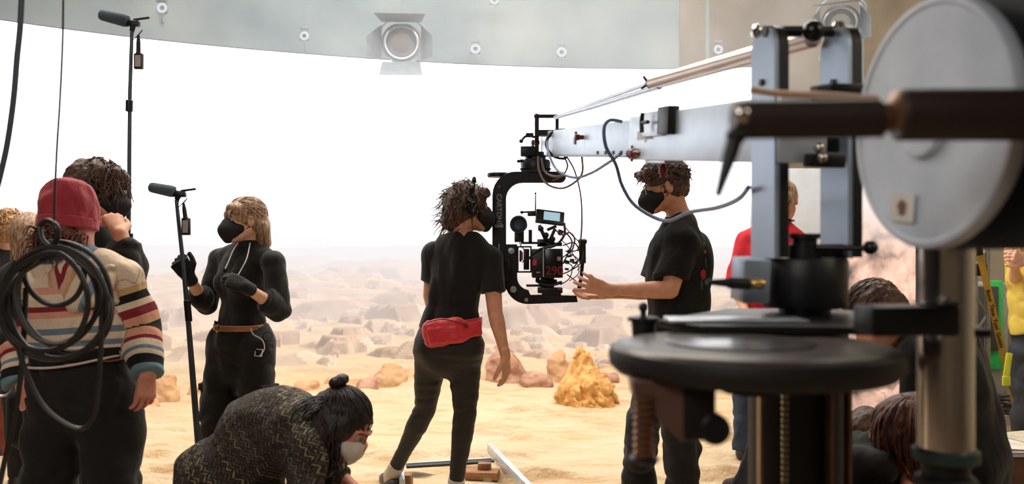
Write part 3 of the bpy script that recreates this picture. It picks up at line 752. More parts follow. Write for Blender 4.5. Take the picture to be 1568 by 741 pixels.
def headset(J, parent, sides=(-1, 1), boom=None, thick=0.012, pad=0.004):
    q = at_(J['head'], J['R'], J.get('s', 1.0)); R = J['R']; s = J.get('s', 1.0)
    hs = parent; mb = MB(); a = np.linspace(-1.62, 1.62, 26)
    pts = [q(math.sin(t)*0.094, -0.012, 0.010+math.cos(t)*0.125) for t in a]
    fw = R@V(0, 1, 0)
    for o in (-0.007, -0.0035, 0, 0.0035, 0.007): mb.tube(np.array(pts)+fw*o*s, 0.0038*s, 6)
    b = put('headset', mb, M['black_gloss'], hs)
    for sx in sides:
        mb = MB(); ax = R@V(sx, 0, 0)
        mb.lathe(q(sx*0.076, -0.010, -0.006), ax, [(0, 0.022*s), (0.002, 0.036*s), (0.014*s, 0.040*s), (0.018*s, 0.034*s), (0.022*s, 0.034*s), (0.032*s, 0.030*s), (0.034*s, 0.018*s), (0.031*s, 0.012*s)], 24)
        mb.ring(q(sx*0.098, -0.010, -0.006), ax, 0.034*s, 0.0022*s, 26, 6); put('ear_cup', mb, M['black_gloss'], b)
        if boom == sx:
            mb = MB(); mb.tube(spline([q(sx*0.104, -0.010, -0.006), q(sx*0.104, -0.008, 0.04), q(sx*0.100, -0.006, 0.085), q(sx*0.086, -0.004, 0.125)], 16), 0.0035, 7)
            mb.ball(q(sx*0.080, -0.004, 0.135), np.array([0.011, 0.012, 0.020])*s, 12, R); put('mic_boom', mb, M['black_gloss'], b)
def band_mat(name, stops, default):
    m, nt, b_ = nodes_of(name); a = N(nt, 'ShaderNodeAttribute', attribute_name='band'); cr = N(nt, 'ShaderNodeValToRGB'); cr.color_ramp.interpolation = 'CONSTANT'
    e = cr.color_ramp.elements; e[0].position = 0; e[0].color = lin(stops[0][1]); e[1].position = stops[1][0]; e[1].color = lin(stops[1][1])
    for p_, c_ in stops[2:]: x = cr.color_ramp.elements.new(p_); x.color = lin(c_)
    nt.links.new(a.outputs['Fac'], cr.inputs[0]); nt.links.new(cr.outputs[0], b_.inputs['Base Color']); b_.inputs['Roughness'].default_value = 0.95
    tc = N(nt, 'ShaderNodeTexCoord'); nz = N(nt, 'ShaderNodeTexNoise'); nz.inputs['Scale'].default_value = 9; nz.inputs['Detail'].default_value = 5
    bp = N(nt, 'ShaderNodeBump'); bp.inputs['Distance'].default_value = 0.02; nt.links.new(tc.outputs['Object'], nz.inputs['Vector']); nt.links.new(nz.outputs['Fac'], bp.inputs['Height']); nt.links.new(bp.outputs[0], b_.inputs['Normal'])
    return m
def person(label, cat_loc, J, skin_m, group=None, hands=True, hh=0.0032, h=0.007):
    t = thing('person', label, 'person', cat_loc, group); b = organic('body', body_mesh(J, h, hh, hands), skin_m, t); return t, b
def spine(pts, ta, tb, lat0, lat1):
    n = len(pts); return dict(spine=pts, ta=ta, tb=tb, lat=[unit(lerp(np.array(lat0, float), np.array(lat1, float), i/(n-1))) for i in range(n)])

# ---- the sound woman with the boom pole, three quarter view to the left
d = 4.45
J = dict(head=P(374, 337, d-0.02), R=frame((-0.80, -0.58, -0.06)), s=0.97, trap=V(0, 0, 0.022), neckb=P(384, 388, d+0.01))
J.update(spine([P(366, 560, d), P(368, 515, d), P(372, 475, d), P(374, 440, d), P(374, 410, d), P(377, 398, d)],
               [0.12, 0.146, 0.122, 0.128, 0.140, 0.10], [0.10, 0.115, 0.096, 0.105, 0.100, 0.06], (0.85, -0.5, 0), (0.80, -0.6, 0)))
shA, shB = P(336, 396, d+0.10), P(419, 402, d-0.10)
J['A'] = [shA, P(315, 466, d+0.02), P(289, 424, d-0.14)]; J['B'] = [shB, P(428, 474, d-0.14), P(377, 440, d-0.30)]
J['LA'] = [P(345, 525, d+0.05), P(335, 645, d), P(330, 752, d+0.05), P(305, 790, d-0.12)]; J['LB'] = [P(394, 525, d-0.05), P(392, 645, d-0.05), P(395, 752, d), P(375, 795, d-0.2)]
J['handA'] = dict(d=P(276, 404, d-0.17)-P(289, 424, d-0.14), back=V(0.1, -1, 0.1), thumb=-1, curl=(1.05, 1.1, 1.15, 1.2), tc=0.7)
J['handB'] = dict(d=P(350, 428, d-0.33)-P(377, 440, d-0.30), back=V(0.2, -0.75, 0.7), thumb=-1, curl=(0.75, 0.85, 0.9, 0.9), tc=0.8, tdir=V(-0.9, -0.2, 0.55))
t, b = person('person in black turtleneck and cargo trousers with black gloves holding the boom pole', (J['head'][0], d, 0), J, M['skin_a'])
# turtleneck
lt = unit(V(-0.6, -0.8, 0)); ch = P(373, 432, d)
bust = [ell(ch+lt*0.062+V(0.8, -0.6, 0)*sx*0.065, (0.062, 0.062, 0.060), k=0.05) for sx in (-1, 1)]
pr = [torso_loft(J, 0.0)]+shoulders(J, 0.002)+bust+[cut(P(0, 505, d), (0, 0, -1))]
pr += [arm_loft(J['A'], 0.010, f1=1.42, flat=(False, True), extra=([0, 1.0, 1.2, 1.42], [0, 0.006, 0.014, 0.016])), arm_loft(J['B'], 0.012, f1=1.45, flat=(False, True), extra=([0, 1, 1.2, 1.45], [0.002, 0.010, 0.014, 0.014]))]
pr += [loft([J['neckb'], lerp(J['neckb'], J['head'], 0.42)], [0.064, 0.056], k=0.03, flat=(False, True))]
organic('turtleneck', pr, M['black_knit'], t, h=0.006, disp=lambda p: folds(p, 5, 0.0035, (10, 10, 7)), amp=0.008)
# gloves
for a, H in (('A', J['handA']), ('B', J['handB'])):
    Hk = dict(H); Hk['L'] = 1.0
    pr = hand_prims(J[a][2], **Hk); pr += [loft([lerp(J[a][2], J[a][1], 0.14), J[a][2]], [0.031, 0.029], k=0.012, flat=(True, False))]
    organic('glove', pr, M['black_cloth'], t, h=0.0032, k=0.006, disp=lambda p: -0.0022+0*p[:, 0], amp=0.003)
# trousers
pr = [loft([P(366, 556, d), P(367, 525, d), P(369, 497, d)], [0.125, 0.150, 0.132], [0.11, 0.125, 0.108], lat=V(0.85, -0.5, 0), k=0.03, flat=(False, True))]
for L_, sx in (('LA', -1), ('LB', 1)):
    pr += [leg_loft(J[L_], 0.018, f1=1.96, flat=(False, True), extra=([0, 0.7, 1, 1.5, 2], [-0.010, 0.008, 0.022, 0.026, 0.026]))]
    mid = lerp(J[L_][0], J[L_][1], 0.72); pr += [rbox(mid+V(0.85, -0.5, 0)*sx*0.083, (0.020, 0.062, 0.085), frame(V(-0.5, -0.85, 0)), 0.016, k=0.012)]
tr = organic('trousers', pr, M['black_trouser'], t, h=0.007, disp=lambda p: folds(p, 8, 0.006, (7, 7, 9)), amp=0.016)
Rf = frame(V(-0.5, -0.85, 0))
for L_, sx in (('LA', -1), ('LB', 1)):
    mid = lerp(J[L_][0], J[L_][1], 0.72)+V(0.85, -0.5, 0)*sx*0.094
    put('pocket_flap', MB().box(mid+V(0, 0, 0.065), (0.030, 0.120, 0.040), Rf, 0.008), M['black_trouser'], tr)
# belt with buckle
M['leather'] = mat('tan leather', (168, 112, 70), 0.55, vary=0.2, scale=20)
M['brass'] = mat('brass', (196, 160, 100), 0.3, 0.9)
mb = MB(); lat = unit(V(0.85, -0.5, 0)); fw_ = unit(np.cross(lat, V(0, 0, 1)))*1.0
an = np.linspace(0, 2*math.pi, 49)[:-1]
for dz in (-0.011, -0.004, 0.004, 0.011): mb.tube(np.array([P(369.5, 500, d)+V(0, 0, dz)+lat*math.cos(a)*0.150+np.cross(lat, V(0, 0, 1))*math.sin(a)*0.126 for a in an]), 0.0045, 6, closed=True)
bl = put('belt', mb, M['leather'], t)
bk = P(350, 501, d)-V(0, 0.112, 0); bk = P(369.5, 500, d)+lat*(-0.028)+np.cross(lat, V(0, 0, 1))*0.130
nrm_ = np.cross(lat, V(0, 0, 1)); 
mb = MB(); mb.ring(bk, nrm_, 0.019, 0.003, 20, 6); mb.beam(bk-lat*0.018, bk+lat*0.016, 0.003, 0.003); put('buckle', mb, M['brass'], bl)
M['white_cable'] = mat('white cable', (222, 216, 208), 0.5)
# earphone lead round the neck and down to the pocket
mb = MB(); c1 = [P(364, 372, d-0.09), P(356, 385, d-0.13), P(350, 400, d-0.17), P(345, 411, d-0.20)]
mb.tube(spline(c1, 14), 0.0028, 6); mb.tube(spline([P(383, 372, d-0.08), P(378, 395, d-0.16), P(368, 415, d-0.20), P(358, 432, d-0.24)], 14), 0.0028, 6)
put('earphone_cable', mb, M['white_cable'], t); mb = MB(); mb.tube(spline([P(384, 503, d-0.16), P(388, 512, d-0.17), P(401, 520, d-0.16), P(405, 533, d-0.15), P(398, 545, d-0.16)], 22), 0.0030, 6)
M['white_cable'] = mat('white cable', (222, 216, 208), 0.5)
put('earphone_cable', mb, M['white_cable'], t)
put('clip_microphone', MB().box(P(345, 414, d-0.20), (0.016, 0.012, 0.022), ch=0.003), M['black_gloss'], t)
# small tag and key hook on the belt
R_ = frame(V(-0.5, -0.85, 0.2)); mb = MB(); oc = P(396, 540, d-0.16)
sq = [(-0.026, -0.019), (0.026, -0.019), (0.026, 0.019), (-0.026, 0.019)]
mb.holed(sq, [(x*0.86, y*0.82) for x, y in sq], 0.003, oc, R_[:, 0], R_[:, 2]); put('badge_frame', mb, M['white_cable'], t)
mb = MB(); mb.ring(P(410, 515, d-0.12), (0.3, -1, 0), 0.022, 0.003, 18, 6); mb.ring(P(415, 530, d-0.12), (1, -0.4, 0), 0.018, 0.003, 18, 6); put('carabiner', mb, M['dark_metal'], t)
# hair with fringe and a low pony tail
q = at_(J['head'], J['R'], J['s']); R = J['R']
ex = [loft([q(-0.052, 0.056, 0.060), q(0, 0.072, 0.068), q(0.052, 0.056, 0.060)], [0.018, 0.018, 0.018], k=0.03)]
pr = hair_shell(J, 0.012, low=-0.055)+ex
pr += [loft([q(0.0, -0.10, -0.03), P(404, 350, d-0.02), P(405, 372, d), P(403, 388, d)], [0.040, 0.034, 0.036, 0.014], k=0.03),
       loft([q(0.074, 0.03, 0.02), q(0.078, 0.0, -0.02), q(0.07, -0.05, -0.04)], [0.012, 0.014, 0.02], k=0.02)]
mb = MB(); rng = np.random.RandomState(2)
for i in range(26):
    x = rng.uniform(-0.06, 0.06); mb.tube(spline([q(x, 0.06, 0.075), q(x*1.05, 0.099-abs(x)*0.25, 0.045), q(x*1.1, 0.101-abs(x)*0.3, 0.016+rng.uniform(-0.006, 0.008))], 8), 0.0028, 5)
for i in range(34):
    o = rng.normal(size=3)*0.016; mb.tube(spline([q(0.0, -0.10, -0.03)+o, P(404, 352, d-0.02)+o*1.3, P(405, 375, d)+o*1.4, P(401+rng.uniform(-8, 8), 390+rng.uniform(0, 6), d)+o], 12), [0.003]*12+[0.001], 5) if False else mb.tube(spline([q(0.0, -0.10, -0.03)+o, P(404, 352, d-0.02)+o*1.3, P(405, 375, d)+o*1.4, P(401+rng.uniform(-9, 9), 390+rng.uniform(0, 6), d)+o], 12), 0.0026, 5)
flow(mb, J, 110, V(0.05, -0.9, -0.45), lambda v: v[2] > 0.0 and abs(v[0]) < 0.95, 6, 0.013, 0.0028)
hair(J, t, M['hair_blonde'], pr, 4, 0.004, (30, 30, 9), mb)
eyes(J, t); brows(J, t, M['hair_brown']); face_mask(J, t, M['mask_black'])

# ---- the woman in the middle, seen from behind
d = 4.35
J = dict(head=P(718, 318, d), R=frame((0.93, 0.34, -0.05)), s=1.0, sr=0.054, trap=V(0, 0, 0.026), neckb=P(704, 372, d-0.02))
J.update(spine([P(684, 545, d), P(688, 520, d), P(694, 470, d), P(700, 430, d), P(704, 400, d), P(705, 388, d)],
               [0.13, 0.165, 0.128, 0.140, 0.150, 0.11], [0.10, 0.118, 0.090, 0.105, 0.100, 0.06], (0.97, -0.22, 0), (0.97, -0.24, 0)))
J['A'] = [P(667, 391, d+0.04), P(659, 452, d+0.06), P(672, 500, d+0.24)]; J['B'] = [P(751, 394, d-0.05), P(758, 478, d-0.10), P(774, 546, d-0.14)]
J['LA'] = [P(660, 540, d+0.02), P(652, 624, d+0.14), P(600, 728, 4.70), P(590, 742, 4.83)]; J['LB'] = [P(712, 540, d-0.02), P(712, 632, d+0.0), P(697, 752, 4.40), P(708, 775, 4.55)]
J['handA'] = dict(d=V(0.1, 0.6, -0.6), back=V(-1, 0, 0), thumb=1)
J['handB'] = dict(d=P(777, 580, d-0.13)-P(774, 546, d-0.14), back=V(0.9, -0.45, 0), thumb=-1, curl=(0.35, 0.40, 0.5, 0.55), tc=0.5)
J['arm_r'] = (0.050, 0.045, 0.038, 0.039, 0.030, 0.024)
t, b = person('person seen from behind in black t-shirt and leggings with a red belt bag', (J['head'][0], d, 0), J, M['skin_b'])
pr = [torso_loft(J, 0.004)]+shoulders(J, 0.006)+[cut(P(695, 493, d), (0.06, 0, -1))]
pr += [arm_loft(J['A'], 0.016, f1=0.66, flat=(False, True), extra=([0, 0.4, 0.7], [-0.004, 0.0, 0.004])), arm_loft(J['B'], 0.014, f1=0.66, flat=(False, True), extra=([0, 0.4, 0.66], [-0.004, 0.006, 0.014]))]
pr += [ell(P(711, 346, d+0.01), (0.060, 0.064, 0.050), k=0.008, op='sub')]
organic('t_shirt', pr, M['black_cloth'], t, h=0.006, disp=lambda p: folds(p, 15, 0.006, (11, 11, 3)), amp=0.012)
pr = [loft([P(684, 548, d), P(687, 522, d), P(692, 488, d)], [0.128, 0.170, 0.140], [0.105, 0.126, 0.100], lat=V(0.97, -0.22, 0), k=0.03, flat=(False, True)),
      ell(P(666, 532, d-0.045), (0.082, 0.080, 0.090), k=0.07), ell(P(711, 532, d-0.065), (0.082, 0.080, 0.090), k=0.07)]
pr += [leg_loft(J['LA'], 0.0, f1=1.93, flat=(False, True)), leg_loft(J['LB'], 0.002, f1=1.96, flat=(False, True))]
organic('leggings', pr, M['legging'], t, h=0.006, k=0.03, disp=lambda p: folds(p, 25, 0.0015, (6, 6, 22)), amp=0.004)
M['sock'] = mat('ribbed grey sock', (206, 192, 178), 0.9, bump=0.002, bscale=60)
for L_ in ('LA', 'LB'):
    a = J[L_][2]; toe = J[L_][3]; kn = J[L_][1]
    organic('sock', [loft([lerp(a, kn, 0.16), a], [0.045, 0.042], k=0.02, flat=(True, False)), loft([a, a-V(0, 0, 0.04)], 0.042, k=0.02)], M['sock'], t, h=0.006)
    M['shoe_dark'] = M.get('shoe_dark') or mat('dark shoe leather', (46, 36, 34), 0.5)
    dd = unit((toe-a)*V(1, 1, 0)); organic('shoe', [loft([V(a[0], a[1], 0.045)-dd*0.05, V(a[0], a[1], 0.045)+dd*0.07, V(a[0], a[1], 0.038)+dd*0.15], [0.046, 0.045, 0.034], k=0.02), cut((0, 0, 0.014), (0, 0, -1))], M['shoe_dark'], t, h=0.007)
# belt bag
M['red_bag'] = mat('red nylon', (214, 38, 52), 0.55, vary=0.12, scale=14, bump=0.004, bscale=14, sheen=0.3)
c = P(687, 505, d-0.155); Rb = frame(V(0.15, -1, 0), V(0.10, 0, 1))
mb = MB(); lat = unit(V(0.97, -0.22, 0.0)); an = np.linspace(0, 2*math.pi, 49)[:-1]
for dz in (-0.014, -0.005, 0.005, 0.014): mb.tube(np.array([P(690, 497, d)+V(0, 0, dz)+lat*math.cos(a)*0.160+np.cross(lat, V(0, 0, 1))*math.sin(a)*0.128+V(0, 0, 0.022*math.cos(a)) for a in an]), 0.006, 6, closed=True)
bag = organic('belt_bag', [rbox(P(680, 508, d-0.145), (0.105, 0.040, 0.066), frame(V(-0.22, -0.97, 0), V(-0.12, 0, 1)), 0.034, k=0.02),
      rbox(P(679, 513, d-0.182), (0.078, 0.014, 0.042), frame(V(-0.22, -0.97, 0), V(-0.12, 0, 1)), 0.013, k=0.008),
      rbox(P(722, 504, d-0.150), (0.055, 0.012, 0.038), frame(V(0.25, -0.97, 0), V(-0.16, 0, 1)), 0.011, k=0.03)], M['red_bag'], t, h=0.005, disp=lambda p: folds(p, 3, 0.003, (14, 14, 14)), amp=0.006)
put('strap', mb, M['red_bag'], bag)
mb = MB(); mb.tube(spline([P(653, 494, d-0.17), P(680, 489, d-0.205), P(712, 497, d-0.19)], 16), 0.0030, 6); mb.box(P(714, 499, d-0.19), (0.014, 0.006, 0.02))
put('zip', mb, mat('dark red zip', (120, 20, 32), 0.4), bag)
q = at_(J['head'], J['R'], 1.0)
pr = hair_shell(J, 0.018, low=-0.105)
pr += [loft([q(0, -0.06, 0.0), q(0.0, -0.088, -0.075), q(0.0, -0.070, -0.112)], [0.070, 0.050, 0.030], k=0.03), loft([q(-0.05, 0.06, 0.085), q(0, 0.085, 0.085), q(0.05, 0.06, 0.085)], 0.022, k=0.02)]
mb = MB(); strands(mb, J, 150, (0.03, 0.085), 0.006, 0.0020, lambda v: v[1] < 0.35 and v[2] > -0.75, 5, 0.5, 0.75, 0.014, 1.0)
strands(mb, J, 26, (0.04, 0.08), 0.004, 0.0018, lambda v: v[1] > 0.5 and v[2] > 0.5, 6, 0.1, 0.5, 0.016, 0.6)
strands(mb, J, 50, (0.04, 0.09), 0.005, 0.0018, lambda v: v[1] < -0.3, 8, 0.4, 0.6, 0.014, 1.0, c=V(0, -0.03, -0.06))
hair(J, t, M['hair_dark'], pr, 7, 0.010, (26, 26, 14), mb)
eyes(J, t); face_mask(J, t, M['mask_black'])
headset(J, t, boom=1)

# ---- the man in the black t-shirt reaching for the camera
d = 4.32
J = dict(head=P(1016, 286, d), R=frame((-1, -0.06, -0.26)), s=1.03, neckb=P(1042, 338, d), neck_r=0.056, sr=0.058, trap=V(0, 0, 0.022))
J.update(spine([P(1035, 560, d), P(1035, 520, d), P(1034, 470, d), P(1034, 425, d), P(1036, 388, d), P(1040, 368, d)],
               [0.14, 0.165, 0.155, 0.170, 0.180, 0.13], [0.115, 0.130, 0.122, 0.140, 0.138, 0.085], (0.10, 1, 0), (0.18, 1, 0)))
J['A'] = [P(1046, 368, d-0.17), P(1026, 444, d-0.22), P(930, 443, d-0.20)]; J['B'] = [P(1022, 366, d+0.17), P(998, 446, d+0.18), P(925, 450, d+0.10)]
J['LA'] = [P(1046, 540, d-0.08), P(1040, 650, d-0.09), P(1050, 780, d-0.08), P(1010, 815, d-0.12)]; J['LB'] = [P(1015, 540, d+0.10), P(985, 650, d+0.10), P(972, 772, d+0.12), P(925, 800, d+0.1)]
J['arm_r'] = (0.056, 0.050, 0.043, 0.043, 0.032, 0.026)
J['handA'] = dict(d=V(-0.96, -0.05, 0.25), back=V(0.05, -1.0, -0.25), thumb=1, curl=(0.25, 0.32, 0.38, 0.30), tc=0.0, splay=0.16, tdir=V(-0.55, -0.1, 0.85), L=1.06)
J['handB'] = dict(d=V(-0.98, 0, -0.12), back=V(0.1, 0.3, -1), thumb=-1, curl=(0.3, 0.35, 0.35, 0.4), tc=0.2, L=1.06)
t, b = person('person with curly hair and black mask in black t-shirt reaching towards the camera rig', (J['head'][0]+0.02, d, 0), J, M['skin_b'])
pr = [torso_loft(J, 0.006)]+shoulders(J, 0.008)+[ell(P(1070, 430, d), (0.06, 0.13, 0.20), k=0.06), cut(P(0, 508, d), (0, 0, -1))]
pr += [arm_loft(J['A'], 0.016, f1=0.78, flat=(False, True), extra=([0, 0.4, 0.78], [0, 0.016, 0.030])), arm_loft(J['B'], 0.018, f1=0.78, flat=(False, True), extra=([0, 0.4, 0.78], [0, 0.016, 0.026]))]
pr += [ell(P(1035, 318, d), (0.066, 0.070, 0.052), k=0.008, op='sub')]
M['red_print'] = mat('red print', (190, 30, 36), 0.7)
M['printed_shirt'] = band_mat('black shirt with a printed flower', [(0, (14, 13, 14)), (0.3, (52, 84, 66)), (0.7, (188, 30, 38))], 0)
def flower(v):
    out = np.zeros(len(v)); py = HOR+(EYE-v[:, 2])*FPX/v[:, 1]; px = 784+v[:, 0]/v[:, 1]*FPX; near = v[:, 1] < d+0.02
    for x, y, rx, ry, val in ((1077, 420, 4, 7, 1.0), (1080, 386, 1.5, 3, 1.0), (1075, 436, 2, 8, 0.5), (1081, 402, 1.2, 10, 0.5), (1078, 374, 1.5, 5, 0.5)):
        out = np.maximum(out, np.where(near & (((px-x)/rx)**2+((py-y)/ry)**2 < 1), val, 0))
    return out
ts = organic('t_shirt', pr, M['printed_shirt'], t, h=0.006, disp=lambda p: folds(p, 33, 0.007, (7, 7, 3)), amp=0.014, attr={'band': flower})
pr = [leg_loft(J[L_], 0.020, f1=1.97, flat=(False, True), extra=([0, 0.7, 1, 1.5, 2], [0, 0.006, 0.016, 0.022, 0.026])) for L_ in ('LA', 'LB')]
pr += [loft([P(1032, 560, d), P(1033, 525, d), P(1034, 492, d)], [0.15, 0.172, 0.162], [0.125, 0.138, 0.130], lat=V(0.10, 1, 0), k=0.03, flat=(False, True))]
organic('trousers', pr, M['black_trouser'], t, h=0.008, disp=lambda p: folds(p, 18, 0.008, (6, 6, 8)), amp=0.016)
for L_ in ('LA', 'LB'):
    a = J[L_][2]; organic('shoe', [loft([V(a[0]+0.04, a[1], 0.048), V(a[0]-0.08, a[1]-0.01, 0.045), V(a[0]-0.17, a[1]-0.02, 0.038)], [0.048, 0.045, 0.036], k=0.02), cut((0, 0, 0.014), (0, 0, -1))], M['shoe_dark'], t, h=0.008)
q = at_(J['head'], J['R'], 1.03)
pr = hair_shell(J, 0.014, low=-0.04)+[loft([q(-0.045, 0.075, 0.082), q(0, 0.098, 0.080), q(0.045, 0.075, 0.082)], 0.026, k=0.02), ell(q(0, -0.085, 0.03), (0.06, 0.045, 0.06), J['R'], k=0.03)]
mb = MB(); strands(mb, J, 170, (0.02, 0.045), 0.011, 0.0022, lambda v: v[2] > -0.1 and (v[1] < 0.3 or v[2] > 0.35), 15, 0.2, 0.6, 0.016, 1.3)
strands(mb, J, 60, (0.03, 0.055), 0.013, 0.0021, lambda v: v[1] > 0.45 and v[2] > 0.35, 16, 0.5, 0.7, 0.026, 1.5)
hair(J, t, M['hair_dark'], pr, 17, 0.013, (32, 32, 32), mb)
eyes(J, t); brows(J, t, M['hair_dark']); face_mask(J, t, M['mask_black'])
mb = MB(); 
for sx in (-1, 1):
    mb.ring(q(sx*0.034, 0.104, 0.002), J['R']@V(0, 1, 0), 0.023, 0.0018, 20, 6); mb.tube([q(sx*0.056, 0.10, 0.006), q(sx*0.078, 0.0, 0.010)], 0.0018, 6)
mb.tube([q(-0.011, 0.106, 0.006), q(0.011, 0.106, 0.006)], 0.0018, 6); put('glasses', mb, M['chrome'], t)

# ---- the woman crouching in the patterned pullover
d = 3.0
J = dict(head=P(526, 650, d-0.02), R=frame((0.80, -0.22, -0.52), (0.3, 0, 1)), s=1.0, neckb=P(476, 668, d))
J.update(spine([P(338, 778, d), P(350, 745, d), P(376, 702, d), P(412, 672, d), P(446, 662, d), P(462, 664, d)],
               [0.15, 0.175, 0.150, 0.165, 0.175, 0.13], [0.13, 0.150, 0.115, 0.122, 0.118, 0.085], (0.35, 1, 0), (0.30, 1, 0)))
J['A'] = [P(462, 692, d-0.14), P(470, 785, d-0.24), P(566, 792, d-0.20)]; J['B'] = [P(478, 668, d+0.14), P(496, 712, d+0.10), P(556, 762, d+0.02)]
J['LA'] = [P(352, 790, d-0.10), P(500, 800, d-0.12), P(400, 925, d-0.10), P(450, 955, d-0.1)]; J['LB'] = [P(352, 790, d+0.10), P(480, 830, d+0.14), P(350, 925, d+0.10), P(400, 930, d+0.1)]
for L_ in ('LA', 'LB'):
    J[L_][2][2] = 0.10; J[L_][3][2] = 0.05
J['handA'] = dict(d=V(0.9, 0.1, -0.4), back=V(0.3, 0, 1), thumb=-1); J['handB'] = dict(d=V(0.7, -0.1, -0.6), back=V(0.5, 0, 1), thumb=1)
t, b = person('person crouching in a dark patterned knit pullover, hair tied in a small bun', (J['spine'][1][0], d, 0), J, M['skin_c'])
m, nt, b_ = nodes_of('patterned knit'); L = nt.links.new
tc = N(nt, 'ShaderNodeTexCoord'); sx_ = N(nt, 'ShaderNodeSeparateXYZ'); L(tc.outputs['Object'], sx_.inputs[0])
def MATH(nt, op, a, b=None, c=None):
    n = nt.nodes.new('ShaderNodeMath'); n.operation = op
    for i, v in enumerate((a, b, c)):
        if v is None: continue
        if isinstance(v, (int, float)): n.inputs[i].default_value = v
        else: nt.links.new(v, n.inputs[i])
    return n.outputs[0]
# run along the sloping back: s = along, t = across; zigzag rows
s_ = MATH(nt, 'ADD', MATH(nt, 'MULTIPLY', sx_.outputs['X'], 0.80), MATH(nt, 'MULTIPLY', sx_.outputs['Z'], 0.60))
t_ = MATH(nt, 'ADD', MATH(nt, 'MULTIPLY', sx_.outputs['X'], -0.60), MATH(nt, 'ADD', MATH(nt, 'MULTIPLY', sx_.outputs['Z'], 0.80), MATH(nt, 'MULTIPLY', sx_.outputs['Y'], 0.5)))
zig = MATH(nt, 'PINGPONG', MATH(nt, 'MULTIPLY', t_, 55.0), 1.0)
ph = MATH(nt, 'ADD', MATH(nt, 'MULTIPLY', s_, 70.0), MATH(nt, 'MULTIPLY', zig, 1.1))
row = MATH(nt, 'FRACT', ph); cell = MATH(nt, 'FLOOR', ph)
wn = N(nt, 'ShaderNodeTexWhiteNoise', noise_dimensions='1D'); L(cell, wn.inputs['W'])
cr = N(nt, 'ShaderNodeValToRGB'); cr.color_ramp.interpolation = 'CONSTANT'; e = cr.color_ramp.elements
e[0].position = 0; e[0].color = lin((78, 70, 60)); e[1].position = 0.30; e[1].color = lin((140, 128, 104))
for p_, c_ in ((0.50, (96, 92, 80)), (0.68, (128, 70, 54)), (0.78, (104, 108, 100)), (0.90, (60, 50, 46))):
    x = cr.color_ramp.elements.new(p_); x.color = lin(c_)
L(wn.outputs['Value'], cr.inputs[0])
mk = MATH(nt, 'LESS_THAN', row, 0.55); nz = N(nt, 'ShaderNodeTexNoise'); nz.inputs['Scale'].default_value = 90; L(tc.outputs['Object'], nz.inputs['Vector'])
mk2 = MATH(nt, 'MULTIPLY', mk, MATH(nt, 'GREATER_THAN', nz.outputs['Fac'], 0.44))
mx = N(nt, 'ShaderNodeMix', data_type='RGBA'); mx.inputs['A'].default_value = lin((46, 36, 32)); L(mk2, mx.inputs['Factor']); L(cr.outputs[0], mx.inputs['B']); L(mx.outputs['Result'], b_.inputs['Base Color'])
bp = N(nt, 'ShaderNodeBump'); bp.inputs['Distance'].default_value = 0.004; L(MATH(nt, 'ADD', MATH(nt, 'PINGPONG', ph, 0.5), MATH(nt, 'MULTIPLY', zig, 0.3)), bp.inputs['Height']); L(bp.outputs[0], b_.inputs['Normal'])
b_.inputs['Roughness'].default_value = 0.95; M['knit'] = m
pr = [torso_loft(J, 0.014)]+shoulders(J, 0.012)+[ell(P(408, 655, d), (0.15, 0.17, 0.12), k=0.06), ell(P(330, 715, d), (0.10, 0.18, 0.10), k=0.05), arm_loft(J['A'], 0.024, f1=1.75, flat=(False, True)), arm_loft(J['B'], 0.022, f1=1.30, flat=(False, True)),
      loft([J['neckb']-V(0.06, 0, -0.02), J['neckb']+V(0.02, 0, 0.01)], [0.10, 0.075], k=0.03, flat=(False, False)), cut(P(0, 800, d), (-0.55, 0, -1))]
organic('pullover', pr, M['knit'], t, h=0.006, disp=lambda p: folds(p, 43, 0.008, (6, 6, 6)), amp=0.016)
pr = [leg_loft(J[L_], 0.012, f1=1.9, flat=(False, True)) for L_ in ('LA', 'LB')]+[loft([P(335, 790, d), P(345, 755, d)], [0.185, 0.180], [0.15, 0.15], lat=V(0.35, 1, 0), k=0.04, pw=2.3)]
organic('trousers', pr, M['black_trouser'], t, h=0.008)
M['red_tag'] = mat('red tag', (190, 30, 40), 0.6)
put('pocket_tag', MB().box(P(296, 722, d-0.05), (0.014, 0.006, 0.045), ch=0.002), M['red_tag'], t)
for L_ in ('LA', 'LB'):
    a = J[L_][2]; organic('shoe', [loft([V(a[0]-0.03, a[1], 0.048), V(a[0]+0.08, a[1], 0.045), V(a[0]+0.16, a[1], 0.038)], [0.046, 0.043, 0.034], k=0.02), cut((0, 0, 0.014), (0, 0, -1))], M['shoe_dark'], t, h=0.008)
put('wrist_watch', MB().ring(lerp(J['B'][1], J['B'][2], 0.42), J['B'][2]-J['B'][1], 0.040, 0.010, 24, 8), M['rubber'], t)
q = at_(J['head'], J['R'], 1.0)
pr = hair_shell(J, 0.012, low=None)
side_ = 1
pr += [loft([q(0.062, 0.015, 0.0), q(0.072, -0.02, -0.07), P(500, 722, d-0.12)], [0.034, 0.048, 0.020], k=0.03), loft([q(0, -0.08, -0.01), P(478, 668, d-0.08), P(486, 712, d-0.12)], [0.07, 0.075, 0.03], k=0.03),
       loft([P(470, 640, d-0.04), P(452, 640, d-0.05), P(444, 655, d-0.09)], [0.055, 0.050, 0.030], k=0.03)]
mb = MB(); rng = np.random.RandomState(9)
for i in range(70):
    o = rng.normal(size=3)*0.020; a0 = q(rng.uniform(0.03, 0.07), rng.uniform(-0.05, 0.03), rng.uniform(-0.05, 0.03))
    mb.tube(spline([a0, lerp(a0, P(498, 690, d-0.12), 0.5)+o, P(500+rng.uniform(-18, 20), 715+rng.uniform(-12, 14), d-0.12)+o*0.6], 10)+0.004*np.sin(np.linspace(0, 9, 11))[:, None]*V(1, 0, 0), 0.0024, 5)
